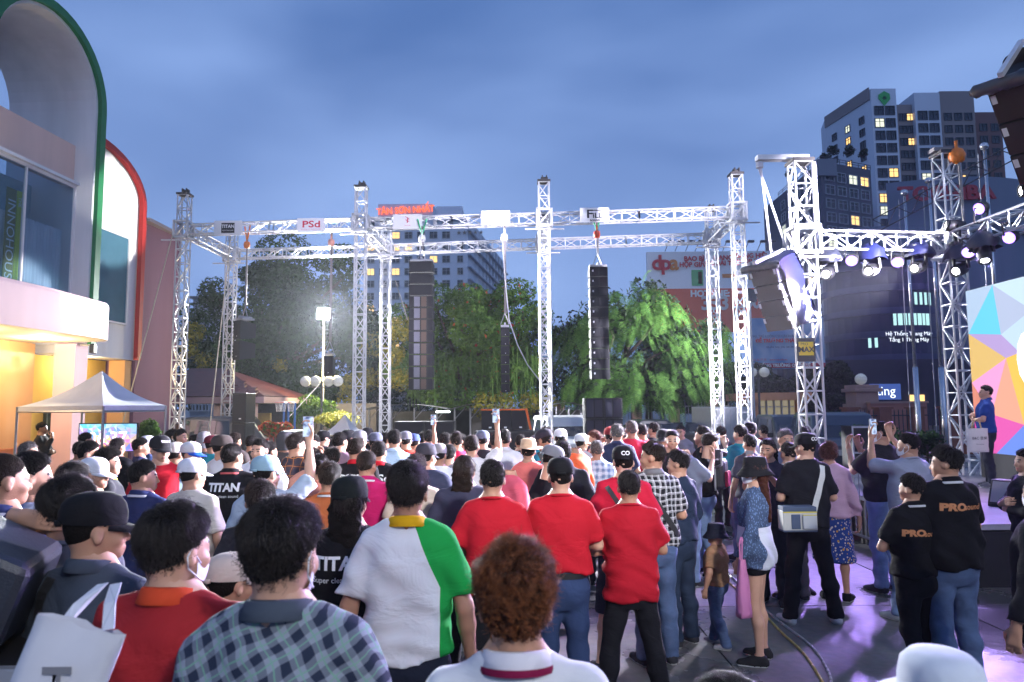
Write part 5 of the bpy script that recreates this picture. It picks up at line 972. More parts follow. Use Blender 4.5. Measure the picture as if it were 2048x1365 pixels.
f2 = fp + Vector((-0.6, 0.05, 0.1)); t2_ = Vector((-1.0, 11.0, 1.4)); d2 = (t2_ - f2).normalized(); q = d2.to_track_quat('-Z', 'Y').to_matrix(); b = MB(); b.box(f2 - d2 * 0.08, (0.5, 0.4, 0.14), q); wb(b, 'housing', M_LAMPB, r_); b = MB(); b.box(f2 + d2 * 0.002, (0.44, 0.34, 0.02), q); wb(b, 'lens', E_FLOOD, r_); b = MB(); b.bar(fp + Vector((0, 0, -0.05)), f2 + Vector((0, 0, -0.15)), 0.03); wb(b, 'arm', M_LAMPB, r_)  # second flood head, added to brighten the middle of the crowd
spot('flood_light', r_, f2 + d2 * 0.06, t2_, 5200, (0.97, 0.95, 1.0), 30, 0.8, 0.3)
# ---- flagpoles
M_POLE = mat('polished_steel', (0.55, 0.55, 0.58), 0.22, metal=0.85)
for (pt, yt), (pb_, yb), d_, lab in (((1796, 392), (1838, 862), 17.5, 'steel flagpole left of the far stage tower gap'), ((1842, 368), (1890, 862), 17.0, 'steel flagpole behind the middle of the far stage beam'), ((1948, 300), (2010, 862), 15.2, 'tall steel flagpole behind the video wall')):
    zt = P(pt, yt, d_).z; x = P(pb_, yb, d_).x; r_ = root('flagpole', (x, d_, 0), lab, 'flagpole', 'flagpoles behind the stage'); zm = P(pb_, 735, d_).z
    b = MB(); b.bar((x, d_, 0), (x, d_, zm), 0.062, n=12); wb(b, 'lower_pole', M_POLE, r_, True); b = MB(); b.bar((x, d_, zm), (x, d_, zt), 0.042, n=12, w2=0.03); wb(b, 'upper_pole', M_POLE, r_, True)
    b = MB(); b.lathe([(0, -0.09), (0.07, -0.06), (0.09, 0), (0.07, 0.06), (0, 0.09)], (x, d_, zt + 0.08), 12); wb(b, 'finial', M_POLE, r_, True); b = MB(); b.bar((x - 0.15, d_, zt - 0.1), (x - 0.2, d_, 1.0), 0.008, n=4); wb(b, 'halyard', M_STEEL, r_)
# ---- crowd barrier in front of the stage
for k in range(2):
    y0 = 8.3 + 2.15 * k; r_ = root('crowd_barrier', (4.72, y0 + 1, 0), ['steel crowd barrier nearest along the stage front', 'steel crowd barrier farther along the stage front'][k], 'barrier', 'crowd barriers'); b = MB(); [b.bar((4.72, y0, z), (4.72, y0 + 2.05, z), 0.019, n=6) for z in (0.2, 1.05)]; [b.bar((4.72, y0 + s, 0.02), (4.72, y0 + s, 1.05), 0.019, n=6) for s in (0, 2.05)]; wb(b, 'frame', M_STEEL, r_)
    for i in range(14):
        b = MB(); b.bar((4.72, y0 + 0.14 * (i + 1), 0.2), (4.72, y0 + 0.14 * (i + 1), 1.05), 0.008, n=5); wb(b, 'upright', M_STEEL, r_)
# ---- television and pyramid tent on the left
tvd = 12.0; A, B = P(157, 905, tvd), P(277, 846, tvd); c = (A + B) / 2; tv = root('television', (c.x, c.y, 0), 'large television showing pastel triangles and countdown under the white tent', 'television')
w, h = B.x - A.x, B.z - A.z; o = inst('picture', poly_picture('tv_picture', w - 0.03, h - 0.03, 9, (12, 7), 1.1), tv); o.matrix_local = tv.matrix_basis.inverted() @ Matrix.Translation((c.x, c.y - 0.026, c.z))
b = MB(); b.box(c, (w, 0.05, h)); wb(b, 'bezel', M_LAMPB, tv); b = MB(); b.bar((c.x, c.y + 0.05, 0), (c.x, c.y + 0.05, c.z), 0.04); b.box((c.x, c.y, 0.03), (0.7, 0.5, 0.04)); wb(b, 'stand', M_LAMPB, tv)
lettering('06:37', 0.30, E_DIG, (c.x, c.y - 0.035, c.z - 0.02), (1, 0, 0), UP, tv, name='digits', bold=0.004)
tn = root('pyramid_tent', (P(190, 815, 12.8).x, 12.8, 0), 'white pyramid market tent on thin poles in front of the hall', 'tent'); M_TENT = mat('tent_canvas', (0.62, 0.61, 0.63), 0.6, noise=0.1, nscale=2.5, bump=0.2, bscale=5)
cx_, cy_ = tn.location.x + 0.1, 12.8; cs = [(P(27, 815, 12.8).x, 12.9), (P(207, 815, 11.4).x, 11.4), (P(326, 812, 12.8).x, 12.9), (P(165, 812, 14.3).x, 14.3)]; ze = 2.06; za = P(193, 742, 12.8).z
v = []; NT = 10
for k in range(4):
    a_, b_ = Vector((*cs[k], ze)), Vector((*cs[(k + 1) % 4], ze)); ap = Vector((cx_, cy_, za)); bb_ = MB(); vv = []
    for j in range(NT + 1):
        t = j / NT
        for i in range(NT + 1):
            e = a_.lerp(b_, i / NT) + Vector((0, 0, -0.05 * math.sin(math.pi * i / NT) * 0)); q = e.lerp(ap, t); q.z -= 0.16 * math.sin(math.pi * t) * (0.6 + 0.4 * math.sin(math.pi * i / NT)); vv.append(q)
    bb_.add(vv, [(j * (NT + 1) + i, j * (NT + 1) + i + 1, (j + 1) * (NT + 1) + i + 1, (j + 1) * (NT + 1) + i) for j in range(NT) for i in range(NT)]); wb(bb_, 'roof_panel', M_TENT, tn, True)
    bb_ = MB(); bb_.quad(a_ + Vector((0, 0, 0.005)), b_ + Vector((0, 0, 0.005)), b_ + Vector((0, 0, -0.11)), a_ + Vector((0, 0, -0.11))); wb(bb_, 'valance', M_TENT, tn)
    bb_ = MB(); bb_.bar((a_.x, a_.y, 0), a_, 0.022, n=8); wb(bb_, 'pole', M_STEEL, tn); bb_ = MB(); bb_.bar(a_ - Vector((0, 0, 0.09)), b_ - Vector((0, 0, 0.09)), 0.016, n=6); wb(bb_, 'frame_bar', M_STEEL, tn)
ct = root('small_canopy', (P(690, 850, 17).x, 17, 0), 'small white canopy with dark blue edge behind the crowd', 'tent'); ap = P(690, 829, 17); cs = [P(632, 872, 17), P(712, 878, 15.8), P(742, 870, 17.2), P(672, 868, 18.4)]
for k in range(4):
    b = MB(); a_, c_ = cs[k], cs[(k + 1) % 4]; vv = []
    for j in range(7):
        t = j / 6
        for i in range(7): q = a_.lerp(c_, i / 6).lerp(ap, t); q.z -= 0.10 * math.sin(math.pi * t); vv.append(q)
    b.add(vv, [(j * 7 + i, j * 7 + i + 1, (j + 1) * 7 + i + 1, (j + 1) * 7 + i) for j in range(6) for i in range(6)]); wb(b, 'roof_panel', M_TENT, ct, True); b = MB(); b.bar(a_, c_, 0.03); wb(b, 'edge_band', mat('canopy_blue', (0.02, 0.04, 0.22), 0.6), ct)
    b = MB(); b.bar((a_.x, a_.y, 0), a_, 0.02, n=6); wb(b, 'pole', M_STEEL, ct)
# ---- basketball stand
bs_ = root('basketball_stand', (P(571, 840, 22).x, 22, 0), 'blue basketball stand with white nets behind the crowd', 'basketball stand')
for px in (568, 577, 590):
    b = MB(); q = P(px, 806, 22); b.bar((q.x, 22, 0), q, 0.035, n=8); wb(b, 'post', mat('post_blue', (0.02, 0.10, 0.30), 0.5), bs_)
for px in (558, 566, 582):
    b = MB(); q = P(px, 806, 21.7); b.lathe([(0.11, 0), (0.125, 0.012), (0.11, 0.02)], q, 14); wb(b, 'hoop', mat('hoop_red', (0.5, 0.06, 0.03), 0.5), bs_)
    b = MB()
    for i in range(10):
        for s in (-1, 1):
            a0, a1 = 2 * math.pi * i / 10, 2 * math.pi * (i + 0.7 * s) / 10; b.bar(q + Vector((0.11 * math.cos(a0), 0.11 * math.sin(a0), 0)), q + Vector((0.065 * math.cos(a1), 0.065 * math.sin(a1), -0.27)), 0.006, n=3)
    wb(b, 'net', mat('net_white', (0.7, 0.7, 0.7), 0.8), bs_)
# ---- bicycle shelter
for k, (p0, p1) in enumerate(((725, 905), (900, 1025), (1080, 1180))):
    d_ = 27.0; A, B = P(p0, 830, d_), P(p1, 830, d_); r_ = root('bicycle_shelter', ((A.x + B.x) / 2, d_, 0), ['curved metal shelter roof right of the small canopy', 'curved metal shelter roof behind the strapped subwoofers', 'curved metal shelter roof behind the third tower'][k], 'shelter', 'bicycle shelters'); b = MB(); vv = []
    for i in range(9):
        t = i / 8; z = 1.88 + 0.22 * math.sin(math.pi * t)
        for yy in (d_ - 1.2, d_ + 1.2): vv.append((A.x + (B.x - A.x) * t, yy, z))
    b.add(vv, [(2 * i, 2 * i + 2, 2 * i + 3, 2 * i + 1) for i in range(8)]); wb(b, 'roof', mat('shelter_roof', (0.34, 0.32, 0.30), 0.5, noise=0.2), r_, True)
    for i in range(4):
        x_ = A.x + (B.x - A.x) * (i + 0.3) / 4; b = MB(); b.bar((x_, d_, 0), (x_, d_, 1.95), 0.035, n=6); b.bar((x_, d_, 1.5), (x_ + 0.4, d_, 1.95), 0.02, n=5); wb(b, 'post', M_STEEL, r_)
    b = MB(); b.box(((A.x + B.x) / 2, d_ + 3.5, 0.9), (B.x - A.x + 1.0, 0.1, 1.8)); wb(b, 'back_screen', mat('screen_dark', (0.03, 0.03, 0.028), 0.8, noise=0.4, nscale=2), r_)
    if k == 0:
        b = MB(); q = P(886, 824, 26); b.box(q, (0.5, 0.1, 0.06)); wb(b, 'lamp_tube', emat('tube_white', (0.9, 1, 0.95), 8), r_)
# ---- vehicles
def car(label, px, d, yaw, col, L=4.5, W=1.8, H=1.7, suv=True):
    c = P(px, 850, d); r_ = empty('parked_car', (c.x, d, 0), R(yaw), label, 'car', 'cars parked around the yard'); m = mat('car_paint_%.2f_%.2f' % (col[0], col[2]), col, 0.3, spec=0.6, coat=0.6)
    prof = [(-L / 2, 0.35), (-L / 2, 0.8), (-L / 2 + 0.1, 0.95), (-L / 2 + 1.15, 1.05), (-L / 2 + 1.9, H - 0.06), (-L / 2 + 2.3, H), (L / 2 - 0.6, H - 0.02), (L / 2 - 0.12, H * 0.62), (L / 2, 0.9), (L / 2, 0.35)] if suv else [(-L / 2, 0.3), (-L / 2, 0.7), (-L / 2 + 1.1, 0.9), (-L / 2 + 1.9, H), (L / 2 - 1.6, H), (L / 2 - 0.7, 0.95), (L / 2, 0.9), (L / 2, 0.3)]
    b = MB(); n = len(prof); v = []
    for s, ins in ((-1, 0), (1, 0)):
        for x_, z_ in prof: v.append((x_, s * (W / 2 - max(0, z_ - 0.95) * 0.22), z_))
    b.add(v, [tuple(range(n - 1, -1, -1)), tuple(range(n, 2 * n))] + [(i, (i + 1) % n, n + (i + 1) % n, n + i) for i in range(n)]); b.build('body', m, r_, bevel=0.05)
    gl = mat('car_glass', (0.012, 0.015, 0.02), 0.06, spec=0.8)
    for s in (-1, 1):
        for x0, x1 in ((-L / 2 + 1.75, -0.05), (0.03, L / 2 - 1.15), (L / 2 - 1.05, L / 2 - 0.45)):
            b = MB(); z0_, z1_ = 1.02, H - 0.14; b.quad((x0 - (0.3 if x0 < -0.4 else 0), s * (W / 2 - (z0_ - .95) * 0.22 + 0.008), z0_), (x1, s * (W / 2 - (z0_ - .95) * 0.22 + 0.008), z0_), (x1 - (0.05 if x1 > 1 else 0), s * (W / 2 - (z1_ - 0.95) * 0.22 + 0.008), z1_), (x0 + 0.15, s * (W / 2 - (z1_ - 0.95) * 0.22 + 0.008), z1_)); b.build('window', gl, r_)
    b = MB(); xw = -L / 2 + 1.2; b.quad((xw, -W / 2 + 0.16, 1.10), (xw, W / 2 - 0.16, 1.10), (xw + 0.66, W / 2 - 0.24, H - 0.10), (xw + 0.66, -W / 2 + 0.24, H - 0.10)); b.build('windscreen', gl, r_)
    b = MB(); b.quad((L / 2 - 0.10, -W / 2 + 0.2, 1.12), (L / 2 - 0.10, W / 2 - 0.2, 1.12), (L / 2 - 0.50, W / 2 - 0.28, H - 0.12), (L / 2 - 0.50, -W / 2 + 0.28, H - 0.12)); b.build('rear_window', gl, r_)
    for s in (-1, 1):
        for x_ in (-L / 2 + 0.85, L / 2 - 0.9):
            b = MB(); b.lathe([(0.2, -0.1), (0.33, -0.1), (0.34, 0), (0.33, 0.1), (0.2, 0.1)], (x_, s * (W / 2 - 0.08), 0.34), 18, Matrix.Rotation(math.pi / 2, 3, 'X')); wh = b.build('wheel', mat('tyre', (0.02, 0.02, 0.02), 0.8), r_, True); b = MB(); b.lathe([(0, 0.08), (0.2, 0.085)], (x_, s * (W / 2 - 0.08), 0.34), 12, Matrix.Rotation(-s * -math.pi / 2, 3, 'X')); b.build('rim', M_STEEL, wh)
        b = MB(); b.box((-L / 2 + 0.02, s * (W / 2 - 0.3), 0.78), (0.1, 0.36, 0.14)); b.build('headlight', mat('headlight', (0.5, 0.5, 0.5), 0.15), r_); b = MB(); b.box((L / 2 - 0.02, s * (W / 2 - 0.22), 0.92), (0.08, 0.24, 0.2)); b.build('tail_light', mat('tail_light', (0.3, 0.01, 0.01), 0.2), r_)
        b = MB(); b.box((-L / 2 + 1.5, s * (W / 2 + 0.08), 1.05), (0.12, 0.2, 0.14)); b.build('mirror', m, r_)
car('dark people carrier parked behind the leftmost tower', 395, 23.0, 12, (0.03, 0.03, 0.035), 4.6, 1.8, 1.75)
car('white van parked behind the third tower', 1135, 21.5, 100, (0.6, 0.6, 0.6), 4.4, 1.75, 1.7)
car('dark blue car parked right of the stage tower', 1675, 19.5, 80, (0.02, 0.03, 0.05), 4.5, 1.85, 1.75)
car('black car parked in front of the gate house', 1590, 22.0, 85, (0.015, 0.015, 0.018), 4.4, 1.8, 1.65)
car('dark saloon parked before the pale picket fence', 1290, 26, 5, (0.03, 0.03, 0.03), 4.4, 1.75, 1.45, False)
tk = root('box_truck', (P(1466, 850, 24.5).x, 25.5, 0), 'white box truck body behind the right back tower', 'truck'); A, B = P(1434, 850, 24.5), P(1502, 814, 24.5); M_BOX = mat('truck_white', (0.50, 0.52, 0.55), 0.5, noise=0.1)
b = MB(); b.box(((A.x + B.x) / 2, 26.2, (B.z + 0.65) / 2), (B.x - A.x, 3.4, B.z - 0.65)); wb(b, 'box', M_BOX, tk, bevel=0.02)
for i in range(6):
    x_ = A.x + (B.x - A.x) * (i + 0.5) / 6; b = MB(); b.box((x_, 24.49, (B.z + 0.65) / 2), (0.04, 0.04, B.z - 0.75)); wb(b, 'rib', M_BOX, tk)
for x_ in (A.x + 0.25, B.x - 0.25):
    b = MB(); b.lathe([(0.2, -0.12), (0.36, -0.12), (0.37, 0), (0.36, 0.12), (0.2, 0.12)], (x_, 25.0, 0.37), 18, Matrix.Rotation(math.pi / 2, 3, 'Y')); wb(b, 'wheel', mat('tyre', (0.02, 0.02, 0.02), 0.8), tk)
# ---- things at the near left: speaker and road case
sp = empty('stage_monitor', P(-42, 1075, 2.35), R(20), 'big dark blue moulded speaker cabinet at the left edge', 'loudspeaker'); sp.location.z = 0; z_ = P(40, 1060, 2.35).z
b = MB(); b.prism([(-0.45, -0.2, z_ - 0.35), (0.12, -0.2, z_ - 0.35), (0.20, -0.2, z_ - 0.10), (-0.05, -0.2, z_ + 0.04), (-0.45, -0.2, z_ - 0.16)], (0, 0.45, 0)); b.build('cabinet', mat('monitor_shell', (0.02, 0.024, 0.035), 0.42, noise=0.2, bump=0.3, bscale=120), sp, bevel=0.03)
b = MB(); b.prism([(-0.42, -0.207, z_ - 0.31), (0.06, -0.207, z_ - 0.31), (0.10, -0.207, z_ - 0.13), (-0.06, -0.207, z_ - 0.05), (-0.42, -0.207, z_ - 0.20)], (0, 0.006, 0)); b.build('side_panel', M_GRL, sp); b = MB(); b.bar((-0.25, -0.215, z_ - 0.22), (-0.05, -0.215, z_ - 0.14), 0.016); b.build('handle', M_LAMPB, sp)
fc = root('flight_case', (P(42, 1300, 2.2).x - 0.31, 2.4, 0), 'black road case with aluminium edges at the lower left corner', 'case'); x_ = fc.location.x; zc = P(0, 1100, 2.2).z - 0.35
b = MB(); b.box((x_, 2.5, zc / 2), (0.62, 0.6, zc)); wb(b, 'case', M_BLK, fc); M_AL = mat('aluminium_edge', (0.6, 0.6, 0.62), 0.35, metal=0.7)
for z in (zc - 0.02, zc * 0.72, zc * 0.62, 0.1):
    b = MB(); b.box((x_, 2.19, z), (0.64, 0.03, 0.05)); wb(b, 'edge_strip', M_AL, fc)
for s in (-1, 1):
    b = MB(); b.box((x_ + s * 0.305, 2.19, zc / 2), (0.03, 0.035, zc)); wb(b, 'edge_strip', M_AL, fc)
for z in (zc * 0.86, zc * 0.4):
    b = MB(); b.box((x_ + 0.1, 2.178, z), (0.11, 0.02, 0.13)); wb(b, 'latch', M_STEEL, fc)
# ---- cables on the ground
def ground_cable(label, pts, col):
    w_ = [PZ(x, y, 0.02) for x, y in pts]; sm = []
    for i in range(len(w_) - 1):
        for k in range(6):
            t = k / 6; p0, p1, p2, p3 = w_[max(0, i - 1)], w_[i], w_[i + 1], w_[min(len(w_) - 1, i + 2)]; sm.append(0.5 * ((2 * p1) + (p2 - p0) * t + (2 * p0 - 5 * p1 + 4 * p2 - p3) * t * t + (3 * p1 - p0 - 3 * p2 + p3) * t ** 3))
    sm.append(w_[-1]); r_ = root('floor_cable', w_[0], label, 'cable', 'cables on the wet ground'); b = MB(); b.path(sm, 0.011, 6); wb(b, 'cord', mat('cord_%.2f' % col[0], col, 0.5), r_, True)
ground_cable('yellow cable running across the wet ground', [(1358, 1050), (1380, 1090), (1410, 1110), (1440, 1150), (1500, 1200), (1560, 1262), (1610, 1310), (1650, 1372)], (0.50, 0.38, 0.12))
ground_cable('pale cable beside the yellow one on the wet ground', [(1362, 1058), (1392, 1080), (1425, 1118), (1470, 1160), (1545, 1232), (1620, 1290), (1655, 1340), (1665, 1380)], (0.42, 0.40, 0.38))

# ---- roof frame behind the stage, deck monitor, far road case
rt = root('roof_frame', P(1745, 440, 15.5), 'thin dark sloping roof frame behind the stage towers', 'roof frame'); A_, B_ = P(1745, 440, 15.5), P(2060, 270, 13.6); dn = Vector((0.05, 0, -0.3)); b = MB(); b.bar(A_, B_, 0.014, n=5); b.bar(A_ + dn, B_ + dn, 0.014, n=5); wb(b, 'rail', mat('steel_dark', (0.06, 0.06, 0.07), 0.5), rt); b = MB()
for i in range(12): b.bar(A_.lerp(B_, i / 12) + (dn if i % 2 else Vector()), A_.lerp(B_, (i + 1) / 12) + (Vector() if i % 2 else dn), 0.008, n=4)
wb(b, 'lattice', mat('steel_dark', (0.06, 0.06, 0.07), 0.5), rt)
mn = empty('deck_monitor', (P(2030, 960, 8.9).x, 8.9, SZ), R(-60), 'grey wedge monitor lying on the stage deck at the right edge', 'loudspeaker'); b = MB(); b.prism([(-0.25, -0.18, 0.0), (0.25, -0.18, 0.0), (0.25, 0.18, 0.0), (-0.25, 0.18, 0.0)], (0, 0, 0.04)); b.add([(-0.25, -0.18, 0.04), (0.25, -0.18, 0.04), (0.25, 0.18, 0.04), (-0.25, 0.18, 0.04), (-0.25, -0.06, 0.33), (0.25, -0.06, 0.33), (0.25, 0.1, 0.33), (-0.25, 0.1, 0.33)], [(4, 5, 6, 7), (0, 1, 5, 4), (1, 2, 6, 5), (2, 3, 7, 6), (3, 0, 4, 7)]); b.build('cabinet', M_BLK, mn, bevel=0.01); b = MB(); b.quad((-0.22, -0.185, 0.06), (0.22, -0.185, 0.06), (0.22, -0.075, 0.31), (-0.22, -0.075, 0.31)); b.build('grille', mat('grille_grey', (0.20, 0.20, 0.24), 0.6, bump=0.4, bscale=200), mn)
rc = root('flight_case', (P(1721, 865, 15.5).x, 15.5, 0), 'black road case with silver edges standing before the dark hedge', 'case'); c = rc.location; zc = P(1721, 852, 15.5).z
b = MB(); b.box((c.x, 15.5, zc / 2 + 0.1), (0.62, 0.5, zc - 0.2)); wb(b, 'case', M_BLK, rc)
for z in (0.12, zc * 0.62, zc - 0.02):
    b = MB(); b.box((c.x, 15.24, z), (0.63, 0.02, 0.035)); wb(b, 'edge_strip', M_AL, rc)
for s_ in (-1, 1):
    b = MB(); b.box((c.x + s_ * 0.30, 15.238, zc / 2 + 0.06), (0.03, 0.02, zc - 0.12)); wb(b, 'edge_strip', M_AL, rc)
wbt = root('water_bottle', PZ(1212, 1338, 0.0), 'clear plastic water bottle standing on the ground', 'bottle'); q = wbt.location
b = MB(); b.lathe([(0, 0.012), (0.03, 0.012), (0.033, 0.03), (0.031, 0.08), (0.033, 0.12), (0.032, 0.15), (0.013, 0.19), (0.013, 0.205)], (0, 0, 0), 14); b.build('bottle_body', glass('clear_plastic', (0.5, 0.55, 0.6), 0.08, 0.35), wbt, True); b = MB(); b.lathe([(0.015, 0.203), (0.015, 0.222), (0, 0.222)], (0, 0, 0), 12); b.build('cap', mat('bottle_cap_blue', (0.05, 0.15, 0.5), 0.5), wbt)
# ================================================================ people
def rcone(X, a, b, ra, rb):
    a = np.asarray(a, np.float32); b = np.asarray(b, np.float32); ab = b - a
    t = np.clip(((X - a) @ ab) / (ab @ ab), 0, 1)
    return np.linalg.norm(X - a - t[..., None] * ab, axis=-1) - (ra + (rb - ra) * t)
def ell(X, c, r):
    r = np.asarray(r, np.float32); p = X - np.asarray(c, np.float32)
    k0 = np.linalg.norm(p / r, axis=-1); k1 = np.linalg.norm(p / (r * r), axis=-1) + 1e-6
    return k0 * (k0 - 1) / k1
def smin(a, b, k):
    h = np.clip(0.5 + 0.5 * (b - a) / k, 0, 1); return b + (a - b) * h - k * h * (1 - h)
def smax(a, b, k): return -smin(-a, -b, k)
def loft(X, zs, rx, ry, cy, e=2.4):
    z = X[..., 2]; a = np.interp(z, zs, rx); b = np.interp(z, zs, ry); c = np.interp(z, zs, cy)
    q = (np.abs(X[..., 0] / a) ** e + np.abs((X[..., 1] - c) / b) ** e) ** (1 / e)
    d = (q - 1) * np.minimum(a, b)
    return np.maximum(d, np.maximum(zs[0] - z, z - zs[-1]))
def grid(lo, hi, h):
    ax = [np.arange(lo[i], hi[i] + h, h, dtype=np.float32) for i in range(3)]
    return np.stack(np.meshgrid(*ax, indexing='ij'), -1)
def surface_nets(Fv, lo, h):
    S = Fv < 0; n = np.array(Fv.shape) - 1
    cnt = np.zeros(n, np.int8); sl = lambda d, m: slice(d, d + m)
    for i in (0, 1):
        for j in (0, 1):
            for k in (0, 1): cnt += S[sl(i, n[0]), sl(j, n[1]), sl(k, n[2])]
    act = (cnt > 0) & (cnt < 8); idx = np.full(n, -1, np.int64); ids = np.argwhere(act); idx[act] = np.arange(len(ids))
    acc = np.zeros((len(ids), 3)); num = np.zeros(len(ids))
    I, J, K = ids.T
    cor = [(i, j, k) for i in (0, 1) for j in (0, 1) for k in (0, 1)]
    for a in cor:
        for ax in range(3):
            if a[ax]: continue
            b = list(a); b[ax] = 1
            fa = Fv[I + a[0], J + a[1], K + a[2]]; fb = Fv[I + b[0], J + b[1], K + b[2]]
            cr = (fa < 0) != (fb < 0); t = np.where(cr, fa / np.where(cr, fa - fb, 1), 0)
            p = np.tile(np.array(a, float), (len(ids), 1)); p[:, ax] += t
            acc[cr] += p[cr]; num[cr] += 1
    V = (ids + acc / num[:, None]) * h + np.asarray(lo)
    Q = []
    for ax in range(3):
        u, w = [(1, 2), (2, 0), (0, 1)][ax]
        A = S[tuple(slice(0, -1) if i == ax else slice(None) for i in range(3))]
        B = S[tuple(slice(1, None) if i == ax else slice(None) for i in range(3))]
        ch = np.argwhere(A != B); ok = (ch[:, u] > 0) & (ch[:, w] > 0) & (ch[:, u] < n[u]) & (ch[:, w] < n[w]); ch = ch[ok]
        if not len(ch): continue
        inside = A[tuple(ch.T)]
        def c(du, dw):
            q = ch.copy(); q[:, u] -= du; q[:, w] -= dw; return idx[tuple(q.T)]
        q = np.stack([c(1, 1), c(0, 1), c(0, 0), c(1, 0)], 1)
        q[~inside] = q[~inside][:, ::-1]
        Q.append(q)
    return V, np.concatenate(Q)
def tidy(V, Q, it=1):
    """a little Laplacian smoothing"""
    for _ in range(it):
        s = np.zeros_like(V); c = np.zeros(len(V))
        for i in range(4):
            a, b = Q[:, i], Q[:, (i + 1) % 4]
            np.add.at(s, a, V[b]); np.add.at(c, a, 1); np.add.at(s, b, V[a]); np.add.at(c, b, 1)
        V = 0.55 * V + 0.45 * s / np.maximum(c, 1)[:, None]
    return V
# ---- head: local frame, origin at the neck pivot, face towards +y
HEADS = {}
def head_mesh(h, fem=False):
    if (h, fem) in HEADS: return HEADS[(h, fem)]
    lo = (-0.11, -0.14, -0.11); X = grid(lo, (0.11, 0.14, 0.24), h)
    d = ell(X, (0, -0.014, 0.112), (0.077, 0.094, 0.099))
    d = smin(d, ell(X, (0, 0.028, 0.050), (0.057 if not fem else 0.052, 0.060, 0.068)), 0.03)
    d = smin(d, ell(X, (0, 0.066, 0.006), (0.024, 0.02, 0.02)), 0.03)
    d = smin(d, rcone(X, (-0.036, 0.070, 0.104), (0.036, 0.070, 0.104), 0.012, 0.012), 0.02)
    for s in (-1, 1):
        d = smax(d, -ell(X, (s * 0.031, 0.100, 0.088), (0.017, 0.016, 0.011)), 0.012)
        d = smin(d, ell(X, (s * 0.031, 0.077, 0.088), (0.0125, 0.0125, 0.0125)), 0.003)
        d = smin(d, ell(X, (s * 0.040, 0.058, 0.058), (0.022, 0.022, 0.02)), 0.02)
        e = ell(X, (s * 0.081, -0.010, 0.080), (0.009, 0.019, 0.031)); e = smax(e, -ell(X, (s * 0.091, -0.002, 0.084), (0.007, 0.010, 0.018)), 0.004)
        d = smin(d, e, 0.008)
    d = smin(d, rcone(X, (0, 0.080, 0.092), (0, 0.098, 0.054), 0.008, 0.013), 0.012)
    d = smin(d, ell(X, (0, 0.081, 0.022), (0.024, 0.012, 0.010)), 0.008)
    d = smin(d, rcone(X, (0, -0.022, 0.05), (0, -0.030, -0.12), 0.054 if not fem else 0.046, 0.060 if not fem else 0.05), 0.025)
    V, Q = surface_nets(d, lo, h); V = tidy(V, Q, 1)
    c = V[Q].mean(1); mi = np.zeros(len(Q), int)
    ax = np.abs(c[:, 0])
    mi[(np.abs(ax - 0.031) < 0.013) & (np.abs(c[:, 2] - 0.088) < 0.006) & (c[:, 1] > 0.06)] = 1
    mi[(np.abs(ax - 0.033) < 0.018) & (np.abs(c[:, 2] - 0.111) < 0.0045) & (c[:, 1] > 0.05)] = 1
    mi[(ax < 0.024) & (np.abs(c[:, 2] - 0.021) < 0.0075) & (c[:, 1] > 0.07)] = 2
    HEADS[(h, fem)] = (V, Q, mi); return HEADS[(h, fem)]
# ---- right hand: local frame, wrist at the origin, fingers along +z, palm towards +y, thumb towards -x
HANDS = {}
def hand_mesh(curl, h=0.0065):
    if (curl, h) in HANDS: return HANDS[(curl, h)]
    lo = (-0.09, -0.06, -0.05); X = grid(lo, (0.07, 0.11, 0.21), h)
    d = rcone(X, (0, 0, -0.04), (0, 0, 0.01), 0.027, 0.025)
    for fx in (-0.025, -0.008, 0.009, 0.025):
        d = smin(d, rcone(X, (fx * 0.5, 0, 0.01), (fx, 0.0, 0.088), 0.017, 0.0125), 0.012)
    L = {-0.027: (0.040, 0.024, 0.020), -0.009: (0.045, 0.028, 0.021), 0.010: (0.041, 0.026, 0.020), 0.028: (0.032, 0.019, 0.017)}
    for fx, seg in L.items():
        p = np.array((fx, 0.0, 0.092)); a = 0.12 + curl * 0.55; sp = fx * 1.6
        for k, sl_ in enumerate(seg):
            q = p + sl_ * np.array((math.sin(sp) * math.cos(a), math.sin(a), math.cos(a)))
            d = smin(d, rcone(X, p, q, 0.0098 - k * 0.0008, 0.0092 - k * 0.0008), 0.004); p = q; a += curl * (0.85 - 0.1 * k) + 0.08
    p = np.array((-0.022, 0.006, 0.022))
    for q, r0, r1 in (((-0.046, 0.018 + 0.012 * curl, 0.052), 0.016, 0.0125), ((-0.056 + 0.018 * curl, 0.030 + 0.016 * curl, 0.082), 0.0118, 0.0105), ((-0.056 + 0.032 * curl, 0.036 + 0.024 * curl, 0.106), 0.0105, 0.0085)):
        d = smin(d, rcone(X, p, q, r0, r1), 0.006); p = np.array(q)
    V, Q = surface_nets(d, lo, h); V = tidy(V, Q, 1); HANDS[(curl, h)] = (V, Q); return V, Q
def frame(z, y):
    z = np.asarray(z, float); z /= np.linalg.norm(z); y = np.asarray(y, float); y = y - z * (y @ z)
    if np.linalg.norm(y) < 1e-4: y = np.array((0, 1.0, 0.01)); y = y - z * (y @ z)
    y /= np.linalg.norm(y); return np.stack([np.cross(y, z), y, z], 1)
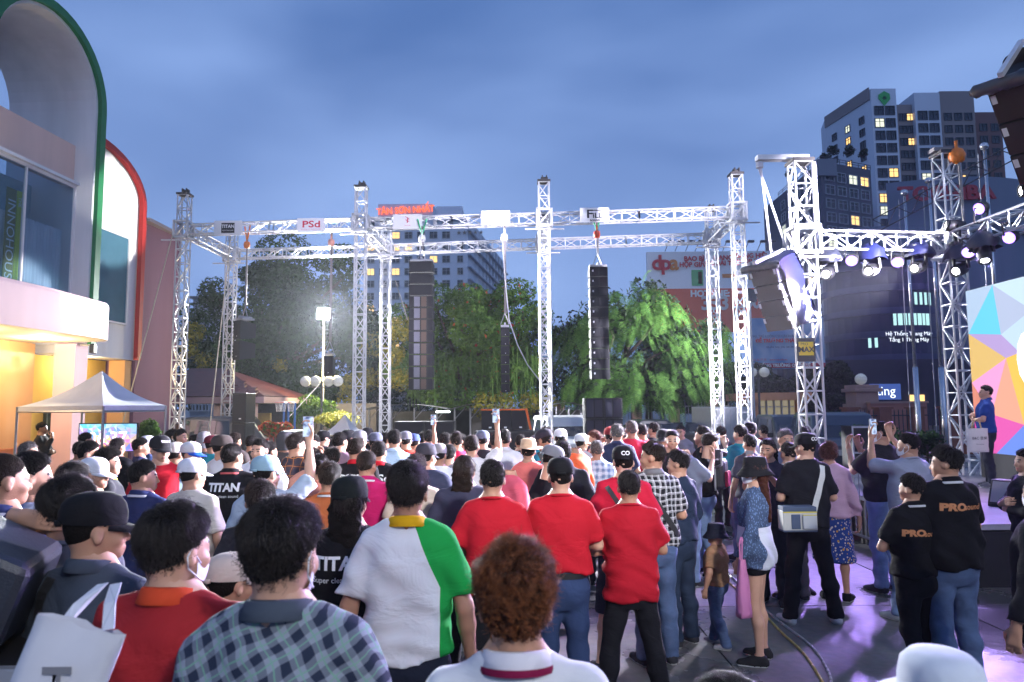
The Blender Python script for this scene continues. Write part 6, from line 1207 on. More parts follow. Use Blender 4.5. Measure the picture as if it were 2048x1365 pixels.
# arm poses: elbow, wrist, hand direction, palm normal, curl; x for the right side
ARMS = {
    'down': ((0.262, -0.030, 1.105), (0.262, 0.045, 0.865), (0.0, 0.18, -1), (-1, 0.25, 0), 0.55),
    'back': ((0.262, -0.060, 1.105), (0.225, -0.02, 0.865), (-0.2, -0.05, -1), (-1, 0.2, 0), 0.6),
    'pocket': ((0.285, -0.075, 1.115), (0.195, 0.035, 0.925), (-0.25, 0.25, -1), (-1, 0.2, 0), 0.5),
    'cross': ((0.268, 0.065, 1.120), (0.030, 0.205, 1.165), (-1, 0.05, 0.25), (0, -1, 0.1), 0.5),
    'crossb': ((0.268, 0.060, 1.115), (0.050, 0.185, 1.120), (-1, 0.10, 0.05), (0, -1, 0.1), 0.7),
    'front': ((0.262, 0.000, 1.115), (0.120, 0.235, 1.090), (-0.45, 1, 0.15), (-1, 0, 0.3), 0.8),
    'phone': ((0.225, 0.150, 1.190), (0.075, 0.330, 1.400), (-0.15, 0.25, 1), (-0.4, -1, 0.2), 0.75),
    'high': ((0.250, 0.200, 1.380), (0.110, 0.330, 1.640), (-0.15, 0.15, 1), (-0.3, -1, 0.1), 0.75),
    'up': ((0.275, 0.160, 1.520), (0.215, 0.250, 1.790), (-0.1, 0.2, 1), (-0.3, -1, 0.1), 0.75),
    'neck': ((0.360, 0.050, 1.470), (0.130, -0.085, 1.560), (-1, -0.25, -0.10), (0.1, 1, 0), 0.45),
    'chin': ((0.215, 0.120, 1.130), (0.070, 0.185, 1.400), (-0.25, -0.1, 1), (-0.2, -1, 0), 0.9),
    'hold': ((0.262, -0.010, 1.105), (0.250, 0.085, 0.880), (0.0, 0.15, -1), (-1, 0.1, 0), 1.05),
}
LEGS = {
    'stand': ((0.098, 0.012, 0.475), (0.105, -0.020, 0.075), 0.10),
    'wide': ((0.150, 0.012, 0.475), (0.205, -0.020, 0.075), 0.22),
    'step': ((0.098, 0.07, 0.475), (0.105, 0.11, 0.075), 0.08),
    'stepb': ((0.098, -0.02, 0.475), (0.105, -0.17, 0.085), 0.08),
}
BUILD = {'avg': (0.92, 0.95, 0.95), 'slim': (0.86, 0.88, 0.9), 'stout': (1.02, 1.13, 1.03), 'woman': (0.83, 0.90, 0.85), 'child': (1.05, 1.12, 1.15)}
CACHE = {}
def person_meshes(larm, rarm, legs, build, sleeve, hem, bottoms, hy, hp, h, fem, seed):
    """continuous body, shirt, trousers and shoes for one pose; all in metres for a 1.73 m person facing +y"""
    key = (larm, rarm, legs, build, sleeve, hem, bottoms, hy, hp, h, fem, seed)
    if key in CACHE: return CACHE[key]
    bx, by, bl = BUILD[build]; rng = np.random.default_rng(seed)
    zs = [0.74, 0.80, 0.88, 0.98, 1.08, 1.20, 1.30, 1.375, 1.42, 1.455, 1.52]
    rx = np.array([0.10, 0.152, 0.170, 0.160, 0.150, 0.163, 0.172, 0.150, 0.098, 0.066, 0.055]) * bx
    ry = np.array([0.085, 0.112, 0.122, 0.112, 0.105, 0.115, 0.122, 0.105, 0.078, 0.060, 0.055]) * by
    cyv = [-0.005, -0.012, -0.014, -0.004, 0.004, 0.002, -0.004, -0.012, -0.018, -0.02, -0.02]
    if build == 'woman': rx[1:4] *= 1.16; ry[1:4] *= 1.08; rx[4] *= 0.93
    if build == 'stout': ry[3:5] *= 1.12; rx[3:5] *= 1.08
    arms = {}
    for s, nm in ((1, rarm), (-1, larm)):
        e, w, u, nn, cu = ARMS[nm]; f = np.array((s, 1, 1.0))
        arms[s] = (np.array((0.168 * bx, -0.014, 1.368)) * f, np.array((e[0] * bx, e[1], e[2])) * f, np.array(w) * f, np.array(u) * f, np.array(nn) * f, cu)
    lg = {}
    for s in (1, -1):
        nm = legs if legs != 'walk' else ('step' if s > 0 else 'stepb')
        k, a, sp = LEGS[nm]; f = np.array((s, 1, 1.0))
        lg[s] = (np.array((0.086 * bx, -0.005, 0.87)) * f, np.array((k[0], k[1], k[2])) * f, np.array(a) * f)
    def torso(X, o=0.0):
        return loft(X, zs, rx + o, ry + o, cyv)
    def arm(X, s, o0=0.0, o1=0.0, upto=2.0):
        S, E, W = arms[s][:3]
        d = rcone(X, S, E, 0.051 * bl + o0 * 0.45, 0.040 * bl + o0 * 1.15)
        d = smin(d, rcone(X, (0, -0.024, 1.458), S + np.array((-s * 0.012, 0, 0.002)), 0.050 + o0 * 0.3, 0.049 * bl + o0 * 0.4), 0.035)
        if upto > 1:
            m = E + (W - E) * 0.3
            f = smin(rcone(X, E, m, 0.040 * bl + o1, 0.041 * bl + o1), rcone(X, m, W, 0.041 * bl + o1, 0.026 * bl + o1), 0.02); d = smin(d, f, 0.02)
        return d
    def leg(X, s, o=0.0, o1=None):
        H, K, A = lg[s]; o1 = o if o1 is None else o1
        c = K + (A - K) * 0.30 + np.array((0, -0.018, 0))
        d = rcone(X, H, K, 0.088 * (0.5 + 0.5 * bl) + o, 0.056 * bl + o)
        d = smin(d, rcone(X, K, c, 0.054 * bl + o, 0.056 * bl + o), 0.03)
        return smin(d, rcone(X, c, A, 0.055 * bl + o, 0.036 * bl + o1), 0.03)
    allp = np.array([p for a in arms.values() for p in a[:3]] + [p for a in lg.values() for p in a])
    lo = np.minimum(allp.min(0) - 0.11, (-0.26, -0.20, 0)); hi = np.maximum(allp.max(0) + 0.11, (0.26, 0.20, 1.50)); lo[2] = -0.02
    hb = 0.017 if h < 0.014 else max(h, 0.021); X = grid(lo, hi, hb)
    d = torso(X)
    for s in (1, -1):
        d = smin(d, arm(X, s), 0.035); d = smin(d, leg(X, s), 0.03)
        A = lg[s][2]; d = smin(d, rcone(X, A, A + np.array((s * 0.035, 0.13, -0.045)), 0.036, 0.026), 0.03); d = smin(d, rcone(X, A + (0, -0.02, -0.02), A + (0, -0.025, -0.035), 0.034, 0.032), 0.02)
    V, Q = surface_nets(d, lo, hb); V = tidy(V, Q, 1)
    parts = [(V, Q, np.zeros(len(Q), int))]
    Hm = (Matrix.Translation((0, -0.012 + 0.03 * max(0, -hp) , 1.484)) @ Matrix.Rotation(R(hy), 4, 'Z') @ Matrix.Rotation(R(hp), 4, 'X'))
    hs = {'child': 1.24}.get(build, 0.955)
    Hm = Hm @ Matrix.Diagonal((hs, hs, hs, 1)); Hn = np.array(Hm)
    hv, hq, hmi = head_mesh(0.007 if h < 0.014 else 0.0105 if h < 0.02 else 0.013, fem)
    parts.append((hv @ Hn[:3, :3].T + Hn[:3, 3], hq, hmi))
    hands = {}
    for s in (1, -1):
        S, E, W, u, nn, cu = arms[s]
        hv, hq = hand_mesh(cu, 0.007 if h < 0.014 else 0.009 if h < 0.02 else 0.011)
        Fm = frame(u, nn); v = hv.copy()
        if s < 0: v[:, 0] *= -1; hq = hq[:, ::-1]
        if build == 'child': v = v * 1.05
        parts.append((v @ Fm.T + W, hq, np.zeros(len(hq), int))); hands[s] = (W, Fm)
    off = 0; VV = []; QQ = []; MI = []
    for v, q, mi in parts: VV.append(v); QQ.append(q + off); MI.append(mi); off += len(v)
    body = (np.concatenate(VV), np.concatenate(QQ), np.concatenate(MI))
    # shirt: torso and sleeves a little larger than the body, with folds, cut at hem, cuffs and neck
    lo2 = lo.copy(); lo2[2] = hem - 0.06; X = grid(lo2, np.array((hi[0], hi[1], max(1.50, allp[:, 2].max() + 0.1))), h)
    zz = [hem - 0.04, 0.88, 0.98, 1.08, 1.20, 1.30, 1.375, 1.42, 1.455, 1.49]
    ez = np.interp(X[..., 2], [0.85, 1.08, 1.25, 1.36, 1.42], [0.022, 0.032, 0.019, 0.008, 0.004])
    d = loft(X, [hem - 0.05] + zs[2:], np.concatenate([[rx[2]], rx[2:]]) + 0.004, np.concatenate([[ry[2]], ry[2:]]) + 0.004, [cyv[2]] + cyv[2:], 2.5) - ez * (1.0 if sleeve != 'tank' else 0.6)
    for s in (1, -1):
        if sleeve == 'long':
            a = arm(X, s, 0.020, 0.016)
            W, E = arms[s][2], arms[s][1]; t = ((X - W) @ (W - E)) / np.linalg.norm(W - E); a = np.maximum(a, t + 0.005)
        else:
            S, E = arms[s][:2]; a = arm(X, s, 0.022, 0, 1.0); ax = (E - S) / np.linalg.norm(E - S)
            t = (X - S) @ ax; a = a - 0.010 * np.clip(t / 0.2, 0, 1); a = np.maximum(a, t - 0.225)
        d = smin(d, a, 0.03)
    ph = rng.uniform(0, 6.28, 8); x, y, z = X[..., 0], X[..., 1], X[..., 2]
    w = np.sin(x * 9 + ph[0]) + np.sin(z * 7 + ph[1])
    low = np.clip((1.30 - z) / 0.35, 0.15, 1)
    f = 0.0075 * low * np.sin(26 * z + 10 * np.abs(x) + 2.4 * w + ph[2]) + 0.0055 * np.sin(30 * x + 12 * z + 1.6 * np.sin(14 * z + ph[3]) + ph[4]) + 0.0045 * low * np.sin(58 * z + 24 * x + 3 * w + ph[5])
    f += 0.0035 * np.sin(44 * (x + z) + 2 * np.sin(20 * y + ph[6])) * np.clip((np.abs(x) - 0.14) / 0.06, 0, 1)
    d = d + f
    d = np.maximum(d, (hem + 0.012 * np.sin(x * 22 + ph[7])) - z)
    neckz = 1.462 - 0.03 * np.clip(y / 0.06, -0.3, 1.6); d = np.maximum(d, np.minimum(z - neckz, 0.05 - 0 * z + np.where(np.hypot(x, y + 0.02) < 0.14, 1, -1)))
    V, Q = surface_nets(d, lo2, h); V = tidy(V, Q, 1); shirt = (V, Q)
    # trousers, shorts or skirt
    top = 1.0 if hem > 0.93 else 0.95
    hi3 = np.array((hi[0], hi[1], top + 0.05)); X = grid(lo, hi3, h); x, y, z = X[..., 0], X[..., 1], X[..., 2]
    zc = np.array(zs[:5]); d = loft(X, zc, rx[:5] + 0.010, ry[:5] + 0.012, cyv[:5])
    end = {'long': 0.055, 'knee': 0.46, 'short': 0.74, 'skirt': 0.42}[bottoms]
    for s in (1, -1):
        if bottoms == 'skirt': d = smin(d, loft(X, [0.38, 0.6, 0.9], np.array([0.21, 0.19, 0.16]), np.array([0.16, 0.15, 0.12]), [0, 0, 0]), 0.03)
        else: d = smin(d, leg(X, s, {'long': 0.014, 'knee': 0.035, 'short': 0.02}[bottoms], 0.034), 0.02)
    d = d + 0.0045 * np.sin(30 * z + 20 * np.abs(x) + 2 * np.sin(17 * x + ph[0]) + ph[1]) + 0.004 * np.clip((0.75 - z) / 0.4, 0, 1) * np.sin(52 * z + 9 * y + ph[3])
    d = np.maximum(d, np.maximum(end - z, z - top))
    V, Q = surface_nets(d, lo, h); V = tidy(V, Q, 1); pants = (V, Q)
    sh = []
    for s in (1, -1):
        A = lg[s][2]; zf = A[2] - 0.075; hs_ = max(0.013, h * 0.85)
        l4 = np.array((A[0] - 0.09, A[1] - 0.10, zf - 0.012)); X = grid(l4, np.array((A[0] + 0.12, A[1] + 0.24, zf + 0.14)), hs_)
        dv = np.array((s * 0.04, 0.15, 0))
        d = smin(rcone(X, A + (0, -0.03, -0.030), A + dv * 0.35 + (0, 0, -0.03), 0.044, 0.045), rcone(X, A + dv * 0.35 + (0, 0, -0.035), A + dv + (0, 0, -0.045), 0.046, 0.034), 0.03)
        d = smin(d, rcone(X, A + (0, 0, -0.02), A + (0, -0.006, 0.022), 0.046, 0.047), 0.02); d = np.maximum(d, zf - X[..., 2]); d = np.maximum(d, X[..., 2] - zf - 0.105)
        V, Q = surface_nets(d, l4, hs_); sh.append((V, Q, (V[Q].mean(1)[:, 2] < zf + 0.024).astype(int)))
    mk = lambda nm, t, k=1: np_mesh(nm, t[0], t[1], [None] * k, True, t[2] if len(t) > 2 else None)
    out = dict(body=mk('body', body, 3), shirt=mk('shirt', shirt), trousers=mk('trousers', pants), shoes=[mk('shoe', q, 2) for q in sh], head=Hm, hands=hands, bx=bx, by=by, arms=arms, belt=(rx[3] , ry[3], cyv[3]))
    CACHE[key] = out; return out
# ---- hair
def hairline(y):
    return np.interp(y, [-0.10, -0.06, -0.02, 0.02, 0.05, 0.075, 0.10], [0.030, 0.040, 0.072, 0.118, 0.140, 0.158, 0.172])
HC = np.array((0, -0.014, 0.112)); HR = np.array((0.077, 0.094, 0.099))
HAIRS = {}
def scalp(style):
    """the dense under-layer of a hair style"""
    k = ('scalp', style)
    if k in HAIRS: return HAIRS[k]
    lo = (-0.17, -0.21, -0.36 if style in ('long', 'pony', 'mullet') else -0.06); h = 0.009; X = grid(lo, (0.17, 0.16, 0.30), h)
    top = {'buzz': 0.002, 'short': 0.016, 'medium': 0.024, 'curly': 0.026, 'perm': 0.026, 'long': 0.012, 'pony': 0.010, 'bun': 0.010, 'mullet': 0.010, 'fade': 0.013}[style]
    side = {'buzz': 0.001, 'short': 0.002, 'medium': 0.003, 'curly': 0.004, 'perm': 0.020, 'long': 0.010, 'pony': 0.006, 'bun': 0.006, 'mullet': 0.008, 'fade': 0.002}[style]
    x, y, z = X[..., 0], X[..., 1], X[..., 2]
    th = (side + (top - side) * np.clip((z - 0.12) / 0.07, 0, 1) ** 1.2) * 0.55
    n = np.sin(60 * x + 3 * np.sin(40 * y)) * np.sin(55 * y + 2 * np.sin(50 * z)) * np.sin(50 * z + 1)
    d = ell(X, HC, HR) - th + {'curly': 0.006, 'perm': 0.008, 'buzz': 0.0, 'fade': 0.002}.get(style, 0.003) * n
    d = np.maximum(d, hairline(y) - 0.004 - z + 0.004 * np.sin(90 * x))
    if style == 'long':
        m = loft(X, [-0.34, -0.2, -0.05, 0.1, 0.16], np.array([0.07, 0.095, 0.10, 0.09, 0.06]), np.array([0.03, 0.04, 0.05, 0.05, 0.04]), [-0.105, -0.095, -0.075, -0.06, -0.06]) + 0.006 * n
        d = smin(d, m, 0.02)
    if style == 'mullet':
        d = smin(d, loft(X, [-0.12, -0.05, 0.06, 0.12], np.array([0.075, 0.085, 0.085, 0.07]), np.array([0.028, 0.036, 0.04, 0.03]), [-0.075, -0.075, -0.065, -0.06]) + 0.008 * n, 0.02)
    if style == 'pony':
        d = smin(d, smin(rcone(X, (0, -0.115, 0.11), (0, -0.15, 0.06), 0.022, 0.034), rcone(X, (0, -0.15, 0.06), (0, -0.13, -0.16), 0.034, 0.014), 0.03) + 0.004 * n, 0.012)
    if style == 'bun': d = smin(d, ell(X, (0, -0.125, 0.13), (0.045, 0.035, 0.04)) + 0.004 * n, 0.01)
    V, Q = surface_nets(d, lo, h); HAIRS[k] = np_mesh('hair', V, Q, [None], True); return HAIRS[k]
def strands(style, N, seed=1):
    k = (style, N, seed)
    if k in HAIRS: return HAIRS[k]
    g = np.random.default_rng(seed); n0 = N * 4
    u = g.normal(size=(n0, 3)); u /= np.linalg.norm(u, axis=1)[:, None]
    p = HC + u * HR; edge = hairline(p[:, 1]) + g.uniform(-0.004, 0.006, n0); p = p[p[:, 2] > edge][:N]; N = len(p)
    nr = (p - HC) / HR ** 2; nr /= np.linalg.norm(nr, axis=1)[:, None]
    crown = np.array((0.012, -0.062, 0.19)); c = p - crown + g.normal(0, 0.012, (N, 3)); c[:, 2] -= 0.02
    # locks: neighbouring roots lean the same way
    lk = np.stack([np.sin(p @ np.array((70, 31, 44)) + 1), np.sin(p @ np.array((-38, 64, 52)) + 2), np.sin(p @ np.array((47, -59, 36)))], 1)
    c -= nr * (c * nr).sum(1)[:, None]; c /= np.linalg.norm(c, axis=1)[:, None] + 1e-6
    if style in ('long', 'pony', 'bun'):
        c = np.stack([np.sign(p[:, 0]) * 0.35, -np.ones(N), -0.5 - 0 * p[:, 0]], 1); c -= nr * (c * nr).sum(1)[:, None]; c /= np.linalg.norm(c, axis=1)[:, None] + 1e-6
    if style in ('curly', 'perm'): c = c * 0.3 + g.normal(0, 0.4, (N, 3))
    up = np.clip((p[:, 2] - 0.10) / 0.09, 0, 1)
    L = {'buzz': (0.006, 0.005), 'short': (0.036, 0.010), 'medium': (0.055, 0.017), 'curly': (0.055, 0.016), 'perm': (0.05, 0.045), 'long': (0.08, 0.08), 'pony': (0.05, 0.05), 'bun': (0.05, 0.05), 'mullet': (0.05, 0.07), 'fade': (0.042, 0.005)}[style]
    ln = (L[1] + (L[0] - L[1]) * up) * g.uniform(0.7, 1.2, N) * np.clip((p[:, 2] - hairline(p[:, 1])) / 0.055, 0.22, 1)
    lift = {'buzz': 1.2, 'short': 0.6, 'medium': 0.38, 'curly': 0.9, 'perm': 0.7, 'long': 0.2, 'pony': 0.12, 'bun': 0.12, 'mullet': 0.2, 'fade': 0.8}[style]
    K = 7; pts = np.zeros((N, K, 3)); pts[:, 0] = p
    d = c + nr * (lift * (0.35 + 0.9 * up) * g.uniform(0.6, 1.3, N))[:, None] + lk * (0.42 if style not in ('long', 'pony', 'bun', 'mullet') else 0.12) + g.normal(0, 0.16 if style not in ('long', 'pony', 'bun', 'mullet') else 0.06, (N, 3)); d /= np.linalg.norm(d, axis=1)[:, None]
    ph = g.uniform(0, 6.28, N); ph = np.where(g.uniform(size=N) < 0.75, lk[:, 0] * 3 + lk[:, 1] * 2, ph)
    tk = {'buzz': (0.002, 0.002), 'short': (0.018, 0.003), 'medium': (0.027, 0.005), 'curly': (0.030, 0.006), 'perm': (0.03, 0.024), 'fade': (0.016, 0.002)}.get(style, (0.014, 0.010)); thk = (tk[1] + (tk[0] - tk[1]) * up) / 0.088 * g.uniform(0.35, 1.1, N)
    for i in range(1, K):
        d = d + np.array((0, 0, -0.20)) + c * 0.10; d /= np.linalg.norm(d, axis=1)[:, None]
        q = pts[:, i - 1] + d * (ln / (K - 1))[:, None]
        if style in ('curly', 'perm'):
            a = ph + i * 1.9; e1 = np.cross(d, nr); q = q + (e1 * np.cos(a)[:, None] + nr * np.sin(a)[:, None]) * 0.008
        dd = (q - HC); r = np.linalg.norm(dd / HR, axis=1); fl = 1.0 + thk * min(1.0, i / 2.5); ins = r < fl; q[ins] = HC + dd[ins] / r[ins, None] * fl[ins, None]
        pts[:, i] = q
    sd = g.choice(N, min(N, {'curly': 640, 'perm': 300}.get(style, 520)), replace=False); D = ((p[:, None, :] - p[None, sd, :]) ** 2).sum(-1) if N * len(sd) < 9e6 else None
    if D is not None:
        near_ = sd[D.argmin(1)]; wt = {'curly': 0.72, 'perm': 0.8, 'buzz': 0.0}.get(style, 0.55)
        for i in range(1, K): pts[:, i] += (pts[near_, i] - pts[:, i]) * wt * (i / (K - 1)) ** 1.3
    fly = g.uniform(size=N) < (0.035 if style != 'buzz' else 0)
    for i in range(1, K): pts[fly, i] += nr[fly] * 0.016 * (i / K) ** 1.6 + g.normal(0, 0.0022, (int(fly.sum()), 3)) * i / 2
    hc = bpy.data.hair_curves.new('hair_strands'); hc.add_curves([K] * N)
    hc.attributes['position'].data.foreach_set('vector', pts.astype(np.float32).ravel())
    ra = hc.attributes.new('radius', 'FLOAT', 'POINT') if 'radius' not in hc.attributes else hc.attributes['radius']
    rw = np.tile(np.linspace(1, 0.35, K) * 0.0007, N).astype(np.float32); ra.data.foreach_set('value', rw)
    hc.materials.append(None); HAIRS[k] = hc; return hc
# ---- head wear, in the head's frame
HATS = {}
def hat_mesh(kind):
    if kind in HATS: return HATS[kind]
    b = MB(); n = 28
    if kind in ('cap', 'capb'):
        prof = [(1.0, 0.0), (1.02, 0.12), (1.02, 0.35), (0.96, 0.60), (0.80, 0.82), (0.52, 0.95), (0.20, 1.0), (0.0, 1.005)]
        v = []; 
        for r, z in prof:
            for i in range(n):
                a = 2 * math.pi * i / n; seam = 1 + 0.012 * math.cos(6 * a) * (r > 0.1)
                v.append((0.090 * r * math.cos(a) * seam, -0.014 + 0.109 * r * math.sin(a) * seam, 0.118 + 0.112 * z - 0.010 * math.sin(a) * (1 - z)))
        f = [(j * n + i, j * n + (i + 1) % n, (j + 1) * n + (i + 1) % n, (j + 1) * n + i) for j in range(len(prof) - 1) for i in range(n)]
        b.add(v, f)
        s = 1 if kind == 'cap' else -1; rows = []
        for j in range(5):
            t = j / 4; row = []
            for i in range(13):
                a = R(18 + 144 * i / 12); w = math.sin(math.pi * i / 12) ** 0.6
                x = 0.092 * math.cos(a) * (1 - 0.10 * t); y = 0.109 * math.sin(a) + 0.078 * t * w
                row.append((x, s * y - 0.014, 0.110 + 0.006 - 0.030 * t * w - 0.018 * (x / 0.09) ** 2 * t - 0.008 * math.sin(a)))
            rows.append(row)
        for dz in (0, -0.004):
            v = [(x, y, z + dz) for r_ in rows for x, y, z in r_]
            b.add(v, [(j * 13 + i, j * 13 + i + 1, (j + 1) * 13 + i + 1, (j + 1) * 13 + i) for j in range(4) for i in range(12)])
        b.lathe([(0.006, 0.0), (0.005, 0.006), (0, 0.008)], (0, -0.014, 0.229), 8)
        b.bar((-0.03, -0.118 * s - 0.006, 0.128), (0.03, -0.118 * s - 0.006, 0.128), 0.008, n=4)
    else:
        prof = {'bucket': [(0.150, 0.062), (0.152, 0.066), (0.125, 0.098), (0.103, 0.128), (0.098, 0.17), (0.090, 0.212), (0.080, 0.224), (0.04, 0.230), (0, 0.231)],
                'straw': [(0.165, 0.128), (0.172, 0.134), (0.15, 0.133), (0.12, 0.130), (0.098, 0.140), (0.094, 0.18), (0.085, 0.225), (0.06, 0.240), (0.03, 0.232), (0, 0.228)],
                'sun': [(0.21, 0.085), (0.213, 0.090), (0.17, 0.125), (0.125, 0.145), (0.105, 0.155), (0.103, 0.185), (0.095, 0.218), (0.075, 0.238), (0.04, 0.247), (0, 0.249)],
                'hood': [(0.095, 0.0), (0.105, 0.05), (0.108, 0.12), (0.10, 0.18), (0.075, 0.222), (0.03, 0.238), (0, 0.24)]}[kind]
        v = []
        for r_, z in prof:
            for i in range(n):
                a = 2 * math.pi * i / n; wv = 1 + (0.02 * math.sin(3 * a + 1) if r_ > 0.11 else 0)
                v.append((r_ * math.cos(a) * wv * 0.93, -0.014 + r_ * math.sin(a) * wv * 1.08, z + (0.010 * math.sin(2 * a) if r_ > 0.12 else 0)))
        b.add(v, [(j * n + i, j * n + (i + 1) % n, (j + 1) * n + (i + 1) % n, (j + 1) * n + i) for j in range(len(prof) - 1) for i in range(n)])
    me = b.mesh('cap', None, True); me.materials.append(None)
    bm = bmesh.new(); bm.from_mesh(me); bmesh.ops.remove_doubles(bm, verts=bm.verts, dist=1e-5); bm.to_mesh(me); bm.free(); me.polygons.foreach_set('use_smooth', [True] * len(me.polygons))
    HATS[kind] = me; return me
def simple(kind):
    """collar, mask, belt and phone meshes that many people share"""
    if kind in HATS: return HATS[kind]
    b = MB()
    if kind == 'collar':
        n = 24; prof = [(1.0, 0.0), (1.05, 0.022), (1.02, 0.044), (1.14, 0.040), (1.34, 0.004), (1.30, 0.0)]; v = []
        for r_, z in prof:
            for i in range(n):
                a = 2 * math.pi * i / n; fr = math.sin(a)
                v.append((0.066 * r_ * math.cos(a), -0.026 + 0.066 * r_ * fr * 1.05, 1.434 + z - 0.014 * fr - 0.012 * max(0, fr) ** 3))
        b.add(v, [(j * n + i, j * n + (i + 1) % n, (j + 1) * n + (i + 1) % n, (j + 1) * n + i) for j in range(len(prof) - 1) for i in range(n)])
    elif kind == 'collar_trim':
        n = 24; v = []
        for r_, z in ((1.335, 0.012), (1.375, 0.004), (1.36, -0.004)):
            for i in range(n):
                a = 2 * math.pi * i / n; fr = math.sin(a)
                v.append((0.066 * r_ * math.cos(a), -0.026 + 0.066 * r_ * fr * 1.05, 1.434 + z - 0.014 * fr - 0.012 * max(0, fr) ** 3))
        b.add(v, [(j * n + i, j * n + (i + 1) % n, (j + 1) * n + (i + 1) % n, (j + 1) * n + i) for j in range(2) for i in range(n)])
    elif kind == 'crew':
        n = 24; v = []
        for k in range(7):
            a2 = 2 * math.pi * k / 6; 
            for i in range(n):
                a = 2 * math.pi * i / n; fr = math.sin(a); r_ = 0.074 + 0.010 * math.cos(a2)
                v.append((r_ * math.cos(a), -0.022 + r_ * fr, 1.450 + 0.012 * math.sin(a2) - 0.016 * fr))
        b.add(v, [(j * n + i, j * n + (i + 1) % n, (j + 1) * n + (i + 1) % n, (j + 1) * n + i) for j in range(6) for i in range(n)])
    elif kind == 'mask':
        v = []; nx, nz = 11, 7
        for j in range(nz):
            for i in range(nx):
                a = R(-78 + 156 * i / (nx - 1)); t = j / (nz - 1); z = -0.012 + 0.082 * t
                k = 1 - 0.14 * (abs(t - 0.55) * 2) ** 2; ca = math.cos(a)
                v.append((0.068 * math.sin(a) * (1 - 0.1 * (1 - t)), 0.004 + 0.091 * ca * k + 0.010 * max(0, ca) ** 6, z * (0.45 + 0.55 * ca) + 0.038 * (1 - (0.45 + 0.55 * ca))))
        b.add(v, [(j * nx + i, j * nx + i + 1, (j + 1) * nx + i + 1, (j + 1) * nx + i) for j in range(nz - 1) for i in range(nx - 1)])
        for s in (-1, 1):
            b.path([(s * 0.069, 0.03, 0.055), (s * 0.084, -0.012, 0.105), (s * 0.086, -0.028, 0.085), (s * 0.080, -0.02, 0.05), (s * 0.066, 0.03, 0.01)], 0.0016, 4)
    elif kind == 'phone': b.box((0, 0, 0), (0.074, 0.009, 0.152))
    elif kind == 'screen': b.box((0, 0, 0), (0.068, 0.002, 0.143))
    me = b.mesh(kind, None, kind != 'phone' and kind != 'screen'); me.materials.append(None); HATS[kind] = me; return me
# ---- colours
def wrinkle(m, strength=0.45):
    """creases: stretched, distorted noise as bump under the weave"""
    n, l = nodes_of(m); b = n['Principled BSDF']; tc = n.new('ShaderNodeTexCoord'); mp = n.new('ShaderNodeMapping'); mp.inputs['Scale'].default_value = (1.0, 1.0, 1.9); mp.inputs['Rotation'].default_value = (0, R(24), 0)
    t = n.new('ShaderNodeTexNoise'); t.inputs['Scale'].default_value = 4.6; t.inputs['Detail'].default_value = 3.5; t.inputs['Distortion'].default_value = 0.9; l.new(tc.outputs['Object'], mp.inputs['Vector']); l.new(mp.outputs['Vector'], t.inputs['Vector'])
    bp = n.new('ShaderNodeBump'); bp.inputs['Strength'].default_value = strength; bp.inputs['Distance'].default_value = 0.035; l.new(t.outputs['Fac'], bp.inputs['Height'])
    if b.inputs['Normal'].links: l.new(b.inputs['Normal'].links[0].from_socket, bp.inputs['Normal'])
    l.new(bp.outputs['Normal'], b.inputs['Normal'])
def cloth(col, kind='plain', name=None):
    key = 'cloth_%s_%s' % (kind, '_'.join('%.3f' % c for c in col)) if name is None else name
    if key in MATS: return MATS[key]
    m = mat(key, col, rough=0.86, noise=0.07, nscale=5, bump=0.10, bscale=420, spec=0.15); wrinkle(m)
    return m
SKINS = []
for i, c in enumerate([(0.46, 0.25, 0.16), (0.38, 0.20, 0.125), (0.54, 0.31, 0.21), (0.32, 0.165, 0.10)]):
    SKINS.append(mat('skin_%d' % i, c, rough=0.52, noise=0.08, nscale=14, bump=0.08, bscale=160, spec=0.4))
    b_ = SKINS[-1].node_tree.nodes['Principled BSDF']; b_.inputs['Subsurface Weight'].default_value = 0.0
EYE = mat('eye_and_brow', (0.02, 0.015, 0.012), 0.35); LIP = mat('lips', (0.36, 0.12, 0.10), 0.45)
def hair_mat(name, col):
    if name in MATS: return MATS[name]
    m = bpy.data.materials.new(name); m.use_nodes = True; MATS[name] = m; n, l = nodes_of(m); n.clear()
    o = n.new('ShaderNodeOutputMaterial'); h = n.new('ShaderNodeBsdfPrincipled'); hi_ = n.new('ShaderNodeHairInfo')
    r = n.new('ShaderNodeValToRGB'); r.color_ramp.elements[0].color = (*[q * 0.6 for q in col], 1); r.color_ramp.elements[1].color = (*[q * 1.7 for q in col], 1)
    l.new(hi_.outputs['Random'], r.inputs['Fac']); mxx = n.new('ShaderNodeMix'); mxx.data_type = 'RGBA'; mxx.blend_type = 'MULTIPLY'; mxx.inputs[0].default_value = 1.0
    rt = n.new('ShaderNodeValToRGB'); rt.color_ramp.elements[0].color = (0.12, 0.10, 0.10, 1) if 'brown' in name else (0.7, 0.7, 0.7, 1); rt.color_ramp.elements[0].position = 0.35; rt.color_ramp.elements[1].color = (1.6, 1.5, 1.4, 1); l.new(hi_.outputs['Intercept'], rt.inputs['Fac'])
    l.new(r.outputs['Color'], mxx.inputs[6]); l.new(rt.outputs['Color'], mxx.inputs[7]); l.new(mxx.outputs[2], h.inputs['Base Color'])
    h.inputs['Roughness'].default_value = 0.42; h.inputs['Specular IOR Level'].default_value = 0.3
    l.new(h.outputs[0], o.inputs['Surface']); return m
HAIRC = {'black': (0.011, 0.0085, 0.0075), 'dark': (0.020, 0.013, 0.009), 'brown': (0.13, 0.045, 0.016), 'grey': (0.10, 0.095, 0.09), 'red': (0.09, 0.032, 0.02)}
PEOPLE = []
